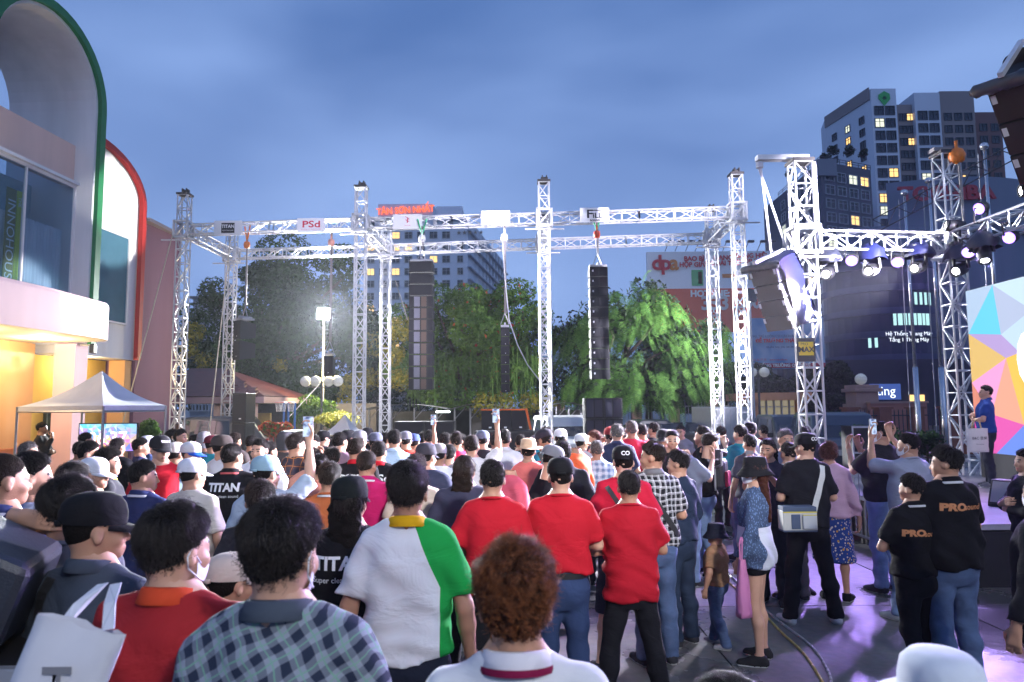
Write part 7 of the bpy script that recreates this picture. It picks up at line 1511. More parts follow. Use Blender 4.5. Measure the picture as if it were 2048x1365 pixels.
def slot(o, *ms):
    for i, m in enumerate(ms):
        o.material_slots[i].link = 'OBJECT'; o.material_slots[i].material = m
    return o
def person(px, py, d, label, shirt, trousers=(0.02, 0.022, 0.03), hair='short', hc='black', yaw=0, arms='down', larm=None, legs='stand', build='avg', sleeve='short', hem=0.90, bottoms='long',
           hy=0, hp=0, skin=0, hat=None, hatc=(0.01, 0.01, 0.012), collar=None, collarc=None, trim=None, mask=False, shoes=(0.03, 0.03, 0.035), seed=None, group='people in the crowd', z0=0.0, hmax=(1.50, 1.86), belt=None, N=None, cat='person'):
    """one person whose head top is seen at (px, py), d metres ahead; yaw 0 faces away from the camera"""
    if 2.2 < d < 7: d *= 1.06
    T = P(px, py, d); H = T.z - z0
    top = 1.701 + (0.026 if hat else {'curly': 0.030, 'perm': 0.026, 'medium': 0.024, 'short': 0.016}.get(hair, 0.005))
    if build == 'child': top += 0.06
    Hc = min(max(H, hmax[0]), hmax[1])
    if abs(Hc - H) > 0.03: print('height clamped', label[:40], round(H, 2))
    s = Hc / top
    near = d < 3.4; h = 0.013 if d < 3.4 else (0.0175 if d < 7.4 else 0.023)
    ra, la = arms, (larm or arms)
    if seed is None: seed = 1 if d > 7 else (len(PEOPLE) % 5 if d > 4.6 else len(PEOPLE))
    fem = build == 'woman'
    G = person_meshes(la, ra, legs, build, sleeve, hem, bottoms, hy, hp, h, fem, seed)
    root = empty('person', (T.x, T.y, z0), R(yaw), label, cat, group, s)
    sk = SKINS[skin % len(SKINS)]
    slot(inst('body', G['body'], root), sk, EYE, LIP)
    sm = shirt if not isinstance(shirt, tuple) else cloth(shirt)
    so = slot(inst('shirt', G['shirt'], root), sm)
    tm = trousers if not isinstance(trousers, tuple) else cloth(trousers)
    slot(inst({'long': 'trousers', 'knee': 'shorts', 'short': 'shorts', 'skirt': 'skirt'}[bottoms], G['trousers'], root), tm)
    for q in G['shoes']: slot(inst('shoe', q, root), cloth(shoes), mat('shoe_sole', (0.6, 0.6, 0.6), 0.6))
    if collar:
        c = slot(inst('collar', simple('collar' if collar == 'polo' else 'crew'), root), cloth(collarc or (shirt if isinstance(shirt, tuple) else (0.05, 0.05, 0.05))))
        if trim: slot(inst('collar_trim', simple('collar_trim'), root), cloth(trim))
    Hm = G['head']
    if hat != 'hood':
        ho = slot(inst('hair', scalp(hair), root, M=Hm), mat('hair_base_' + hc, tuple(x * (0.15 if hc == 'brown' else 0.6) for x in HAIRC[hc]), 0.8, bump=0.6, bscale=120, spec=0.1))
        n_ = N or (12000 if d < 1.9 else 9000 if d < 3.4 else 4000 if d < 6 else 1500)
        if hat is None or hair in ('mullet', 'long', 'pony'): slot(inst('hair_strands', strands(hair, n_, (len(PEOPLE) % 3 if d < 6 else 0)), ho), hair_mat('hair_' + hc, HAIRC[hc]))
    if hat:
        slot(inst({'cap': 'cap', 'capb': 'cap', 'hood': 'hood'}.get(hat, 'hat'), hat_mesh(hat), root, M=Hm), hatc if not isinstance(hatc, tuple) else cloth(hatc))
    if mask: slot(inst('face_mask', simple('mask'), root, M=Hm), mat('mask_paper', (0.75, 0.78, 0.82), 0.8))
    if belt:
        b = MB(); n = 26; a_, c_, y_ = G['belt']; ring = []
        for z in (0.945, 0.985):
            ring += [((a_ + 0.018) * math.copysign(abs(math.cos(2 * math.pi * i / n)) ** 0.85, math.cos(2 * math.pi * i / n)), y_ + (c_ + 0.021) * math.copysign(abs(math.sin(2 * math.pi * i / n)) ** 0.85, math.sin(2 * math.pi * i / n)), z) for i in range(n)]
        b.add(ring, [(i, (i + 1) % n, n + (i + 1) % n, n + i) for i in range(n)]); b.build('belt', mat('belt_leather', (0.012, 0.011, 0.011), 0.4), root, True)
    root['_s'] = s
    PEOPLE.append((root, G, so)); return root
def phone_in_hand(p, side, label, lit=True, tilt=0.0):
    """a phone held in one hand of person p (a thing of its own)"""
    root, G, so = next(q for q in PEOPLE if q[0] is p); W, Fm = G['hands'][side]
    M = Matrix.Translation(root.location) @ Matrix.Rotation(root.rotation_euler.z, 4, 'Z') @ Matrix.Diagonal((root.scale.x,) * 3 + (1,))
    loc = Vector(W + Fm @ np.array((-0.012 * side, 0.030, 0.095)))
    L = Matrix.Translation(loc) @ Matrix.Rotation(R(tilt), 4, 'X')
    o = bpy.data.objects.new('phone', simple('phone')); C.objects.link(o); slot(o, mat('phone_case', (0.25, 0.25, 0.27), 0.3)); o.matrix_world = M @ L
    tag(o, label, 'phone', 'phones held up in the crowd')
    s = bpy.data.objects.new('screen', simple('screen')); link(s, o); s.location = (0, -0.0052, 0)
    slot(s, screen_mat() if lit else mat('phone_glass', (0.02, 0.02, 0.025), 0.1)); return o
def screen_mat():
    if 'phone_screen' in MATS: return MATS['phone_screen']
    m = bpy.data.materials.new('phone_screen'); m.use_nodes = True; MATS['phone_screen'] = m; n, l = nodes_of(m); b = n['Principled BSDF']
    tc = n.new('ShaderNodeTexCoord'); v = n.new('ShaderNodeTexNoise'); v.inputs['Scale'].default_value = 22; l.new(tc.outputs['Object'], v.inputs['Vector'])
    r = n.new('ShaderNodeValToRGB'); e = r.color_ramp.elements; e[0].position = 0.35; e[0].color = (0.05, 0.08, 0.2, 1); e[1].position = 0.6; e[1].color = (0.55, 0.68, 0.95, 1)
    l.new(v.outputs['Fac'], r.inputs['Fac']); l.new(r.outputs['Color'], b.inputs['Emission Color']); b.inputs['Emission Strength'].default_value = 1.0; b.inputs['Base Color'].default_value = (0.02, 0.02, 0.02, 1); b.inputs['Roughness'].default_value = 0.15
    return m
def print_on(p, txt, size, m, z, x=0.0, bold=0.0, xs=1.0, name='print', back=True, shear=0.0, spacing=1.0):
    """lettering laid onto the back of a shirt"""
    from mathutils.bvhtree import BVHTree
    root, G, so = next(q for q in PEOPLE if q[0] is p); me0 = G['shirt']
    key = 'bvh' + me0.name
    if key not in CACHE: CACHE[key] = BVHTree.FromPolygons([v.co.copy() for v in me0.vertices], [tuple(f.vertices) for f in me0.polygons])
    bvh = CACHE[key]; me = text_mesh(txt, size, m, bold=bold, xs=xs, shear=shear, spacing=spacing)
    bm = bmesh.new(); bm.from_mesh(me); bmesh.ops.triangulate(bm, faces=bm.faces)
    long = [e for e in bm.edges if e.calc_length() > 0.03]; 
    if long: bmesh.ops.subdivide_edges(bm, edges=long, cuts=2)
    for v in bm.verts:
        qx, qz = x + v.co.x, z + v.co.y
        hit = bvh.ray_cast(Vector((qx, -0.6, qz)), Vector((0, 1, 0)))
        v.co = Vector((qx, (hit[0].y if hit[0] else -0.1) - 0.0035, qz))
    bm.to_mesh(me); bm.free(); me.name = name
    return inst(name, me, root)
# ---- special cloths
def obj_xyz(n, l):
    tc = n.new('ShaderNodeTexCoord'); sp = n.new('ShaderNodeSeparateXYZ'); l.new(tc.outputs['Object'], sp.inputs[0]); return sp.outputs
def mth(n, l, op, a, b=None, c=None):
    m = n.new('ShaderNodeMath'); m.operation = op
    for i, v in enumerate((a, b, c)):
        if v is None: continue
        if isinstance(v, (int, float)): m.inputs[i].default_value = v
        else: l.new(v, m.inputs[i])
    return m.outputs[0]
def mixc(n, l, f, a, b):
    m = n.new('ShaderNodeMix'); m.data_type = 'RGBA'
    if isinstance(f, (int, float)): m.inputs[0].default_value = f
    else: l.new(f, m.inputs[0])
    for i, v in ((6, a), (7, b)):
        if isinstance(v, tuple): m.inputs[i].default_value = (*v, 1)
        else: l.new(v, m.inputs[i])
    return m.outputs[2]
def plaid(name, base, dark, thin, scale=9.0, rot=0.0, wide=0.45):
    if name in MATS: return MATS[name]
    m = mat(name, base, 0.86, spec=0.15); n, l = nodes_of(m); X, Y, Z = obj_xyz(n, l)
    wob = n.new('ShaderNodeTexNoise'); wob.inputs['Scale'].default_value = 4.0
    w = mth(n, l, 'MULTIPLY', wob.outputs['Fac'], 0.05)
    c, s = math.cos(rot), math.sin(rot)
    u = mth(n, l, 'ADD', mth(n, l, 'ADD', mth(n, l, 'MULTIPLY', X, c), mth(n, l, 'MULTIPLY', Z, s)), w); v = mth(n, l, 'ADD', mth(n, l, 'ADD', mth(n, l, 'MULTIPLY', Z, c), mth(n, l, 'MULTIPLY', X, -s)), w)
    fu = mth(n, l, 'FRACT', mth(n, l, 'MULTIPLY', u, scale)); fv = mth(n, l, 'FRACT', mth(n, l, 'MULTIPLY', v, scale))
    a = mth(n, l, 'MULTIPLY', mth(n, l, 'ADD', mth(n, l, 'LESS_THAN', fu, wide), mth(n, l, 'LESS_THAN', fv, wide)), 0.5)
    col = mixc(n, l, a, base, dark)
    t = mth(n, l, 'MAXIMUM', mth(n, l, 'COMPARE', fu, 0.72, 0.035), mth(n, l, 'COMPARE', fv, 0.72, 0.035)); col = mixc(n, l, mth(n, l, 'MULTIPLY', t, 0.8), col, thin)
    l.new(col, n['Principled BSDF'].inputs['Base Color']); wrinkle(m); return m
def two_zone(name, hi_, lo_, zc, noise=0.0):
    if name in MATS: return MATS[name]
    m = mat(name, hi_, 0.86, spec=0.15); n, l = nodes_of(m); X, Y, Z = obj_xyz(n, l)
    a = hi_
    if noise:
        t = n.new('ShaderNodeTexVoronoi'); t.inputs['Scale'].default_value = 28; a = mixc(n, l, mth(n, l, 'LESS_THAN', t.outputs['Distance'], 0.35), hi_, tuple(min(1, q * 2.4) for q in hi_))
    l.new(mixc(n, l, mth(n, l, 'MULTIPLY', mth(n, l, 'LESS_THAN', Z, zc), mth(n, l, 'LESS_THAN', mth(n, l, 'ABSOLUTE', X), 0.17)), a, lo_), n['Principled BSDF'].inputs['Base Color']); wrinkle(m); return m
def raglan():
    m = mat('raglan_white_green', (0.66, 0.67, 0.70), 0.86, spec=0.15, bump=0.1, bscale=420); n, l = nodes_of(m); X, Y, Z = obj_xyz(n, l)
    r = n.new('ShaderNodeMapRange'); r.inputs['From Min'].default_value = 1.20; r.inputs['From Max'].default_value = 1.47; r.inputs['To Min'].default_value = 0.145; r.inputs['To Max'].default_value = 0.03; l.new(Z, r.inputs['Value'])
    g = mth(n, l, 'GREATER_THAN', X, r.outputs['Result']); l.new(mixc(n, l, g, (0.66, 0.67, 0.70), (0.012, 0.30, 0.055)), n['Principled BSDF'].inputs['Base Color']); wrinkle(m); return m
def floral(name, a, b, c):
    m = mat(name, a, 0.86, spec=0.25); n, l = nodes_of(m); t = n.new('ShaderNodeTexVoronoi'); t.inputs['Scale'].default_value = 16
    col = mixc(n, l, mth(n, l, 'LESS_THAN', t.outputs['Distance'], 0.30), a, b); t2 = n.new('ShaderNodeTexVoronoi'); t2.inputs['Scale'].default_value = 9; col = mixc(n, l, mth(n, l, 'LESS_THAN', t2.outputs['Distance'], 0.22), col, c); l.new(col, n['Principled BSDF'].inputs['Base Color']); return m
JEANS = mat('denim_mid', (0.060, 0.10, 0.20), 0.85, noise=0.35, nscale=7, bump=0.1, bscale=300); JEANL = mat('denim_light', (0.16, 0.24, 0.38), 0.85, noise=0.35, nscale=7, bump=0.1, bscale=300); NAVYT = (0.022, 0.035, 0.075)
BLK, WHT, RED, NAV, GRY = (0.006, 0.006, 0.008), (0.62, 0.63, 0.66), (0.43, 0.010, 0.020), (0.018, 0.026, 0.085), (0.17, 0.18, 0.21)
MAG, COR, LBL, TEAL, BEI, CRM, ORG = (0.36, 0.008, 0.085), (0.60, 0.14, 0.12), (0.42, 0.56, 0.72), (0.02, 0.25, 0.30), (0.46, 0.38, 0.30), (0.60, 0.55, 0.48), (0.62, 0.10, 0.03)
PALE, PINK, PLUM = (0.52, 0.56, 0.64), (0.55, 0.09, 0.13), (0.20, 0.13, 0.17)
NEARG = 'people in the nearest row'
M_PRW = mat('print_white_ink', (0.75, 0.75, 0.76), 0.7); M_PRO = mat('print_brown_ink', (0.50, 0.20, 0.08), 0.6)
def strap_on(p, pts, width, m, name='strap', front=False):
    """a strap laid over the back of a shirt along (x, z) points"""
    from mathutils.bvhtree import BVHTree
    root_, G, so = next(q for q in PEOPLE if q[0] is p); me0 = G['shirt']; key = 'bvh' + me0.name
    if key not in CACHE: CACHE[key] = BVHTree.FromPolygons([v.co.copy() for v in me0.vertices], [tuple(f.vertices) for f in me0.polygons])
    bvh = CACHE[key]; rows = []; P_ = []
    for i in range(len(pts) - 1):
        for k in range(8): t = k / 8; P_.append((pts[i][0] + (pts[i + 1][0] - pts[i][0]) * t, pts[i][1] + (pts[i + 1][1] - pts[i][1]) * t))
    P_.append(pts[-1]); ly = -0.12
    for i, (x, z) in enumerate(P_):
        a, c = P_[max(0, i - 1)], P_[min(len(P_) - 1, i + 1)]; d = Vector((c[0] - a[0], 0, c[1] - a[1])).normalized(); s = Vector((d.z, 0, -d.x))
        for sg in (-1, 1):
            q = Vector((x, -0.6, z)) + s * width / 2 * sg; h = bvh.ray_cast(q, Vector((0, 1, 0))); 
            if h[0]: ly = h[0].y
            q.y = ly - 0.008; rows.append(q)
    b = MB(); b.add(rows, [(2 * i, 2 * i + 1, 2 * i + 3, 2 * i + 2) for i in range(len(P_) - 1)]); return b.build(name, m, root_)
def world_of(p, v):
    r_ = p; return r_.location + Matrix.Rotation(r_.rotation_euler.z, 3, 'Z') @ (Vector(v) * r_.scale.x)
def cap_logo(p, txt, ang, size=0.036, z=0.172, m=None):
    root_, G, so = next(q for q in PEOPLE if q[0] is p); a = R(ang); n = Vector((math.sin(a), math.cos(a), 0.18)).normalized(); loc = Vector((0.094 * math.sin(a), -0.014 + 0.113 * math.cos(a), z)); me = text_mesh(txt, size, m or M_PRW, bold=0.0012)
    o = bpy.data.objects.new('cap_print', me); link(o, root_); o.matrix_local = G['head'] @ face_matrix(loc, Vector((0, 0, 1)).cross(n) , (0, 0, 1)); return o
for k_ in list(MATS):
    if k_.startswith(('denim', 'floral')): wrinkle(MATS[k_])
# ================================================================ the crowd, near to far
p = person(1030, 1065, 1.66, 'man with curly brown hair and white collar, lowest centre', WHT, hair='curly', hc='brown', collar='polo', collarc=(0.66, 0.64, 0.68), trim=(0.20, 0.01, 0.05), group=NEARG, skin=0, N=14000)
p = person(572, 975, 1.76, 'man in grey green plaid shirt with mask, lower left of centre', plaid('plaid_grey_green', (0.24, 0.27, 0.32), (0.022, 0.03, 0.055), (0.16, 0.34, 0.24), 21, 0.55), hair='medium', collar='polo', collarc=(0.06, 0.075, 0.10), hy=-14, mask=True, group=NEARG, skin=2, N=12000)
p = person(362, 988, 2.05, 'masked man in red polo carrying a white tote bag', (0.29, 0.017, 0.020), hair='medium', collar='polo', collarc=(0.55, 0.06, 0.02), hy=-20, yaw=-8, mask=True, group=NEARG, build='stout', skin=2, N=11000); TOTE = p
p = person(205, 968, 2.35, 'man in black cap and slate shirt at the left', (0.050, 0.062, 0.085), hat='cap', hatc=(0.008, 0.008, 0.010), hy=-36, yaw=-15, group=NEARG, skin=0, collar='polo', arms='phone', larm='front'); phone_in_hand(p, 1, 'glowing phone held by the man in the slate shirt'); strap_on(p, [(-0.12, 1.42), (-0.13, 1.25), (-0.12, 0.95)], 0.05, mat('strap_black', (0.02, 0.02, 0.022), 0.5), 'bag_strap'); cap_logo(p, 'ii', -100)
p = person(148, 938, 2.6, 'man in plain grey shirt with a hand on his neck', (0.15, 0.16, 0.19), hair='medium', hy=-12, yaw=-5, larm='neck', arms='down', group=NEARG, collar='crew')
p = person(18, 897, 3.0, 'man with shaved head in navy polo at the left edge', NAV, hair='buzz', hc='dark', yaw=-18, hy=-18, collar='polo', trim=(0.5, 0.5, 0.55), group=NEARG, skin=1)
p = person(70, 898, 3.3, 'man with fade haircut in pale checked shirt at left', plaid('check_pale', (0.50, 0.54, 0.62), (0.30, 0.34, 0.45), (0.45, 0.5, 0.6), 40), hair='fade', yaw=-25, hy=-30, group=NEARG)
p = person(817, 913, 2.95, 'man in white polo with green side and yellow collar', raglan(), hair='medium', collar='polo', collarc=(0.62, 0.34, 0.008), build='avg', group=NEARG, trousers=(0.012, 0.016, 0.03), hem=0.91, skin=1, N=9000, arms='down'); 
p = person(703, 940, 3.25, 'long haired man in black cap and TITAN shirt, near', BLK, hat='cap', hatc=(0.009, 0.012, 0.012), hair='mullet', hy=-12, collar='crew', group=NEARG); print_on(p, 'TITAN', 0.085, M_PRW, 1.30, -0.02, bold=0.003, xs=1.05); print_on(p, 'Super clean sound', 0.036, M_PRW, 1.225, -0.02); strap_on
p = person(985, 913, 4.2, 'left of the three men in crimson shirts, arms hidden', RED, hair='short', build='avg', trousers=(0.012, 0.012, 0.015), arms='front', hem=0.88, skin=0, collar='crew', N=4500)
p = person(1120, 906, 4.3, 'man in crimson shirt and black cap, arms crossed', RED, hat='cap', hatc=(0.008, 0.008, 0.009), arms='cross', larm='crossb', trousers=(0.030, 0.050, 0.115), hem=0.975, belt=True, legs='stand', skin=2, collar='crew', seed=3)
p = person(1256, 935, 4.45, 'man in untucked crimson shirt and black trousers, right of the capped one', (0.36, 0.008, 0.018), hair='short', arms='cross', larm='crossb', trousers=(0.010, 0.010, 0.013), hem=0.80, legs='wide', skin=1, collar='crew', seed=5, N=4500)
p = person(1245, 884, 5.1, 'man in crimson shirt and black cap with white print, in shorts', (0.45, 0.012, 0.035), hat='cap', bottoms='knee', trousers=(0.014, 0.018, 0.03), hem=0.82, arms='front', skin=2, collar='crew', legs='wide'); strap_on(p, [(-0.14, 1.40), (0.0, 1.18), (0.16, 1.0)], 0.035, mat('strap_black', (0.02, 0.02, 0.022), 0.5), 'bag_strap'); cap_logo(p, 'CO', 180, 0.045)
p = person(1302, 880, 5.3, 'man in black and white checked shirt looking left', plaid('check_black_white', (0.60, 0.60, 0.62), (0.012, 0.012, 0.016), (0.012, 0.012, 0.016), 21, 0.0, 0.62), hair='fade', hc='dark', yaw=10, hy=55, arms='front', trousers=JEANS, collar='polo', collarc=(0.15, 0.15, 0.16)); strap_on(p, [(-0.13, 1.40), (0.0, 1.2), (0.16, 0.98)], 0.045, mat('strap_black', (0.02, 0.02, 0.022), 0.5), 'bag_strap')
p = person(1352, 893, 5.7, 'tall person in dark navy long sleeved top and trousers', (0.016, 0.026, 0.050), sleeve='long', hair='medium', yaw=35, arms='front', trousers=(0.02, 0.032, 0.06), hy=25)
p = person(930, 907, 5.0, 'woman with tied back hair in charcoal long sleeved shirt', (0.035, 0.036, 0.060), sleeve='long', hair='mullet', hc='dark', build='stout', hy=-15, arms='down', trousers=BLK)
p = person(1022, 888, 5.6, 'man in coral shirt and grey cap looking down to the right', PINK, hat='cap', hatc=(0.14, 0.15, 0.17), yaw=-60, hp=-14, hy=-10, arms='down', trousers=JEANS, skin=0, hmax=(1.5, 1.86))
p = person(523, 951, 3.75, 'dark haired person in front of the pale blue cap', (0.02, 0.02, 0.025), hair='medium', hc='dark', hy=15, group=NEARG)
p = person(470, 1092, 2.5, 'short person in cream cap and black top', (0.012, 0.012, 0.014), hat='cap', hatc=(0.55, 0.46, 0.40), hmax=(1.3, 1.7), hy=-30, yaw=-10, group=NEARG, hair='short', build='woman')
p = person(390, 909, 4.9, 'man in white cap and cream shirt from behind', CRM, hat='cap', hatc=(0.68, 0.68, 0.72), yaw=-12, hy=-20, hair='short', trousers=(0.10, 0.09, 0.08))
p = person(467, 881, 5.7, 'man in black polo printed TITAN, farther back', BLK, hair='short', yaw=0, hy=-22, collar='polo', trim=(0.5, 0.1, 0.1), trousers=JEANS, build='stout'); print_on(p, 'TITAN', 0.090, M_PRW, 1.335, -0.015, bold=0.004, xs=1.0); print_on(p, 'Super clean sound', 0.034, M_PRW, 1.265, -0.015)
p = person(536, 903, 4.6, 'man in pale blue cap lifting a phone', (0.35, 0.42, 0.50), hat='cap', hatc=(0.26, 0.40, 0.47), arms='up', larm='down', hy=-30, skin=2); phone_in_hand(p, 1, 'bright phone held up over the left crowd')
p = person(661, 917, 4.9, 'man in rust orange shirt with dark hair', (0.40, 0.11, 0.035), hair='medium', hc='dark', trim=(0.6, 0.6, 0.6), collar='crew', arms='front')
p = person(735, 897, 5.6, 'man in magenta polo, arms folded', MAG, hair='short', hc='dark', collar='polo', trim=(0.5, 0.5, 0.5), arms='crossb', hy=-18)
p = person(714, 871, 7.0, 'left of two men in black shirts printed PSd', BLK, hair='short', hc='dark', collar='polo', collarc=(0.4, 0.01, 0.02), hy=-22); print_on(p, 'PSd', 0.12, M_PRW, 1.30, -0.05, xs=1.2, bold=0.002); print_on(p, 'sound found', 0.03, M_PRW, 1.21, -0.05)
p = person(759, 880, 7.3, 'right of two men in black shirts printed PSd', BLK, hair='fade', collar='polo', collarc=(0.4, 0.01, 0.02), hy=-5); print_on(p, 'PSd', 0.11, M_PRW, 1.31, 0.04, xs=1.2, bold=0.002); print_on(p, 'sound found', 0.03, M_PRW, 1.23, 0.04)
p = person(855, 880, 5.9, 'man in dark cap and navy shirt, centre left', (0.022, 0.028, 0.055), hat='cap', hatc=(0.03, 0.03, 0.04), build='stout', yaw=-20, hy=-10)
p = person(832, 904, 5.4, 'curly dark haired person behind the white and green polo', BEI, hair='curly', hc='dark', seed=2)
p = person(1123, 876, 6.1, 'broad man in black shirt behind the capped crimson man', (0.012, 0.013, 0.018), hair='short', hy=25, arms='cross', build='stout')
p = person(292, 917, 4.7, 'young man in navy polo filming with a phone', NAV, hair='fade', yaw=-15, hy=-42, collar='polo', trim=(0.6, 0.6, 0.65), arms='phone', larm='front'); phone_in_hand(p, 1, 'phone held by the young man in navy polo')
p = person(222, 889, 5.6, 'boy with wavy hair in dark shirt looking right', (0.03, 0.032, 0.036), hair='curly', yaw=-60, hy=-15, collar='crew', collarc=(0.5, 0.36, 0.02))
p = person(152, 916, 4.2, 'dark haired man behind the grey shirt', (0.04, 0.04, 0.05), hair='medium', hy=-15)
p = person(196, 908, 4.9, 'man in white cap with brim to the right', (0.10, 0.10, 0.11), hat='cap', hatc=(0.66, 0.66, 0.70), yaw=-50, hy=-40, hair='short')
p = person(184, 879, 6.2, 'young man with side parting looking right', PALE, hair='fade', yaw=-40, hy=-30)
p = person(62, 879, 7.4, 'man with glasses and light shirt at far left', PALE, hair='short', hc='grey', yaw=-70, hy=-20)
p = person(322, 866, 6.2, 'smiling man in red shirt and black cap facing us', RED, hat='cap', hatc=(0.02, 0.02, 0.022), yaw=200, hy=30, arms='down', skin=2, trousers=BLK); cap_logo(p, 'TITAN', 0, 0.026)
p = person(355, 880, 6.8, 'man in beige cap and beige shirt', BEI, hat='cap', hatc=(0.50, 0.46, 0.42), hy=-25)
p = person(387, 879, 6.6, 'man in white cap with bright blue brim', CRM, hat='cap', hatc=two_zone('cap_white_blue', (0.6, 0.6, 0.62), (0.02, 0.10, 0.50), 0.122), yaw=-50, hy=-50)
p = person(449, 865, 7.2, 'man in dark brown cap and white shirt', WHT, hat='cap', hatc=(0.05, 0.04, 0.035), yaw=-20, hy=-40)
p = person(519, 872, 6.6, 'smiling round faced man in white polo facing us', WHT, hair='short', yaw=185, hy=-15, build='stout', collar='polo', trim=(0.05, 0.05, 0.06), skin=2)
p = person(640, 904, 5.6, 'woman with hair in a bun and coral top', (0.62, 0.24, 0.18), hair='bun', build='woman', hy=10)
p = person(626, 890, 6.4, 'dark brown haired man in peach shirt', (0.60, 0.28, 0.20), hair='short', hc='dark', hy=15)
p = person(664, 888, 6.6, 'man with side swept hair in navy top', (0.02, 0.025, 0.06), hair='medium', hy=25)
p = person(595, 861, 7.4, 'man in orange and black plaid shirt with a white phone', plaid('plaid_orange', (0.05, 0.03, 0.03), (0.02, 0.02, 0.03), (0.55, 0.20, 0.04), 12), hair='medium', hc='dark', yaw=-20, hy=-25, arms='phone'); phone_in_hand(p, -1, 'white phone in front of the plaid shirted man')
G2 = 'people in the far rows'
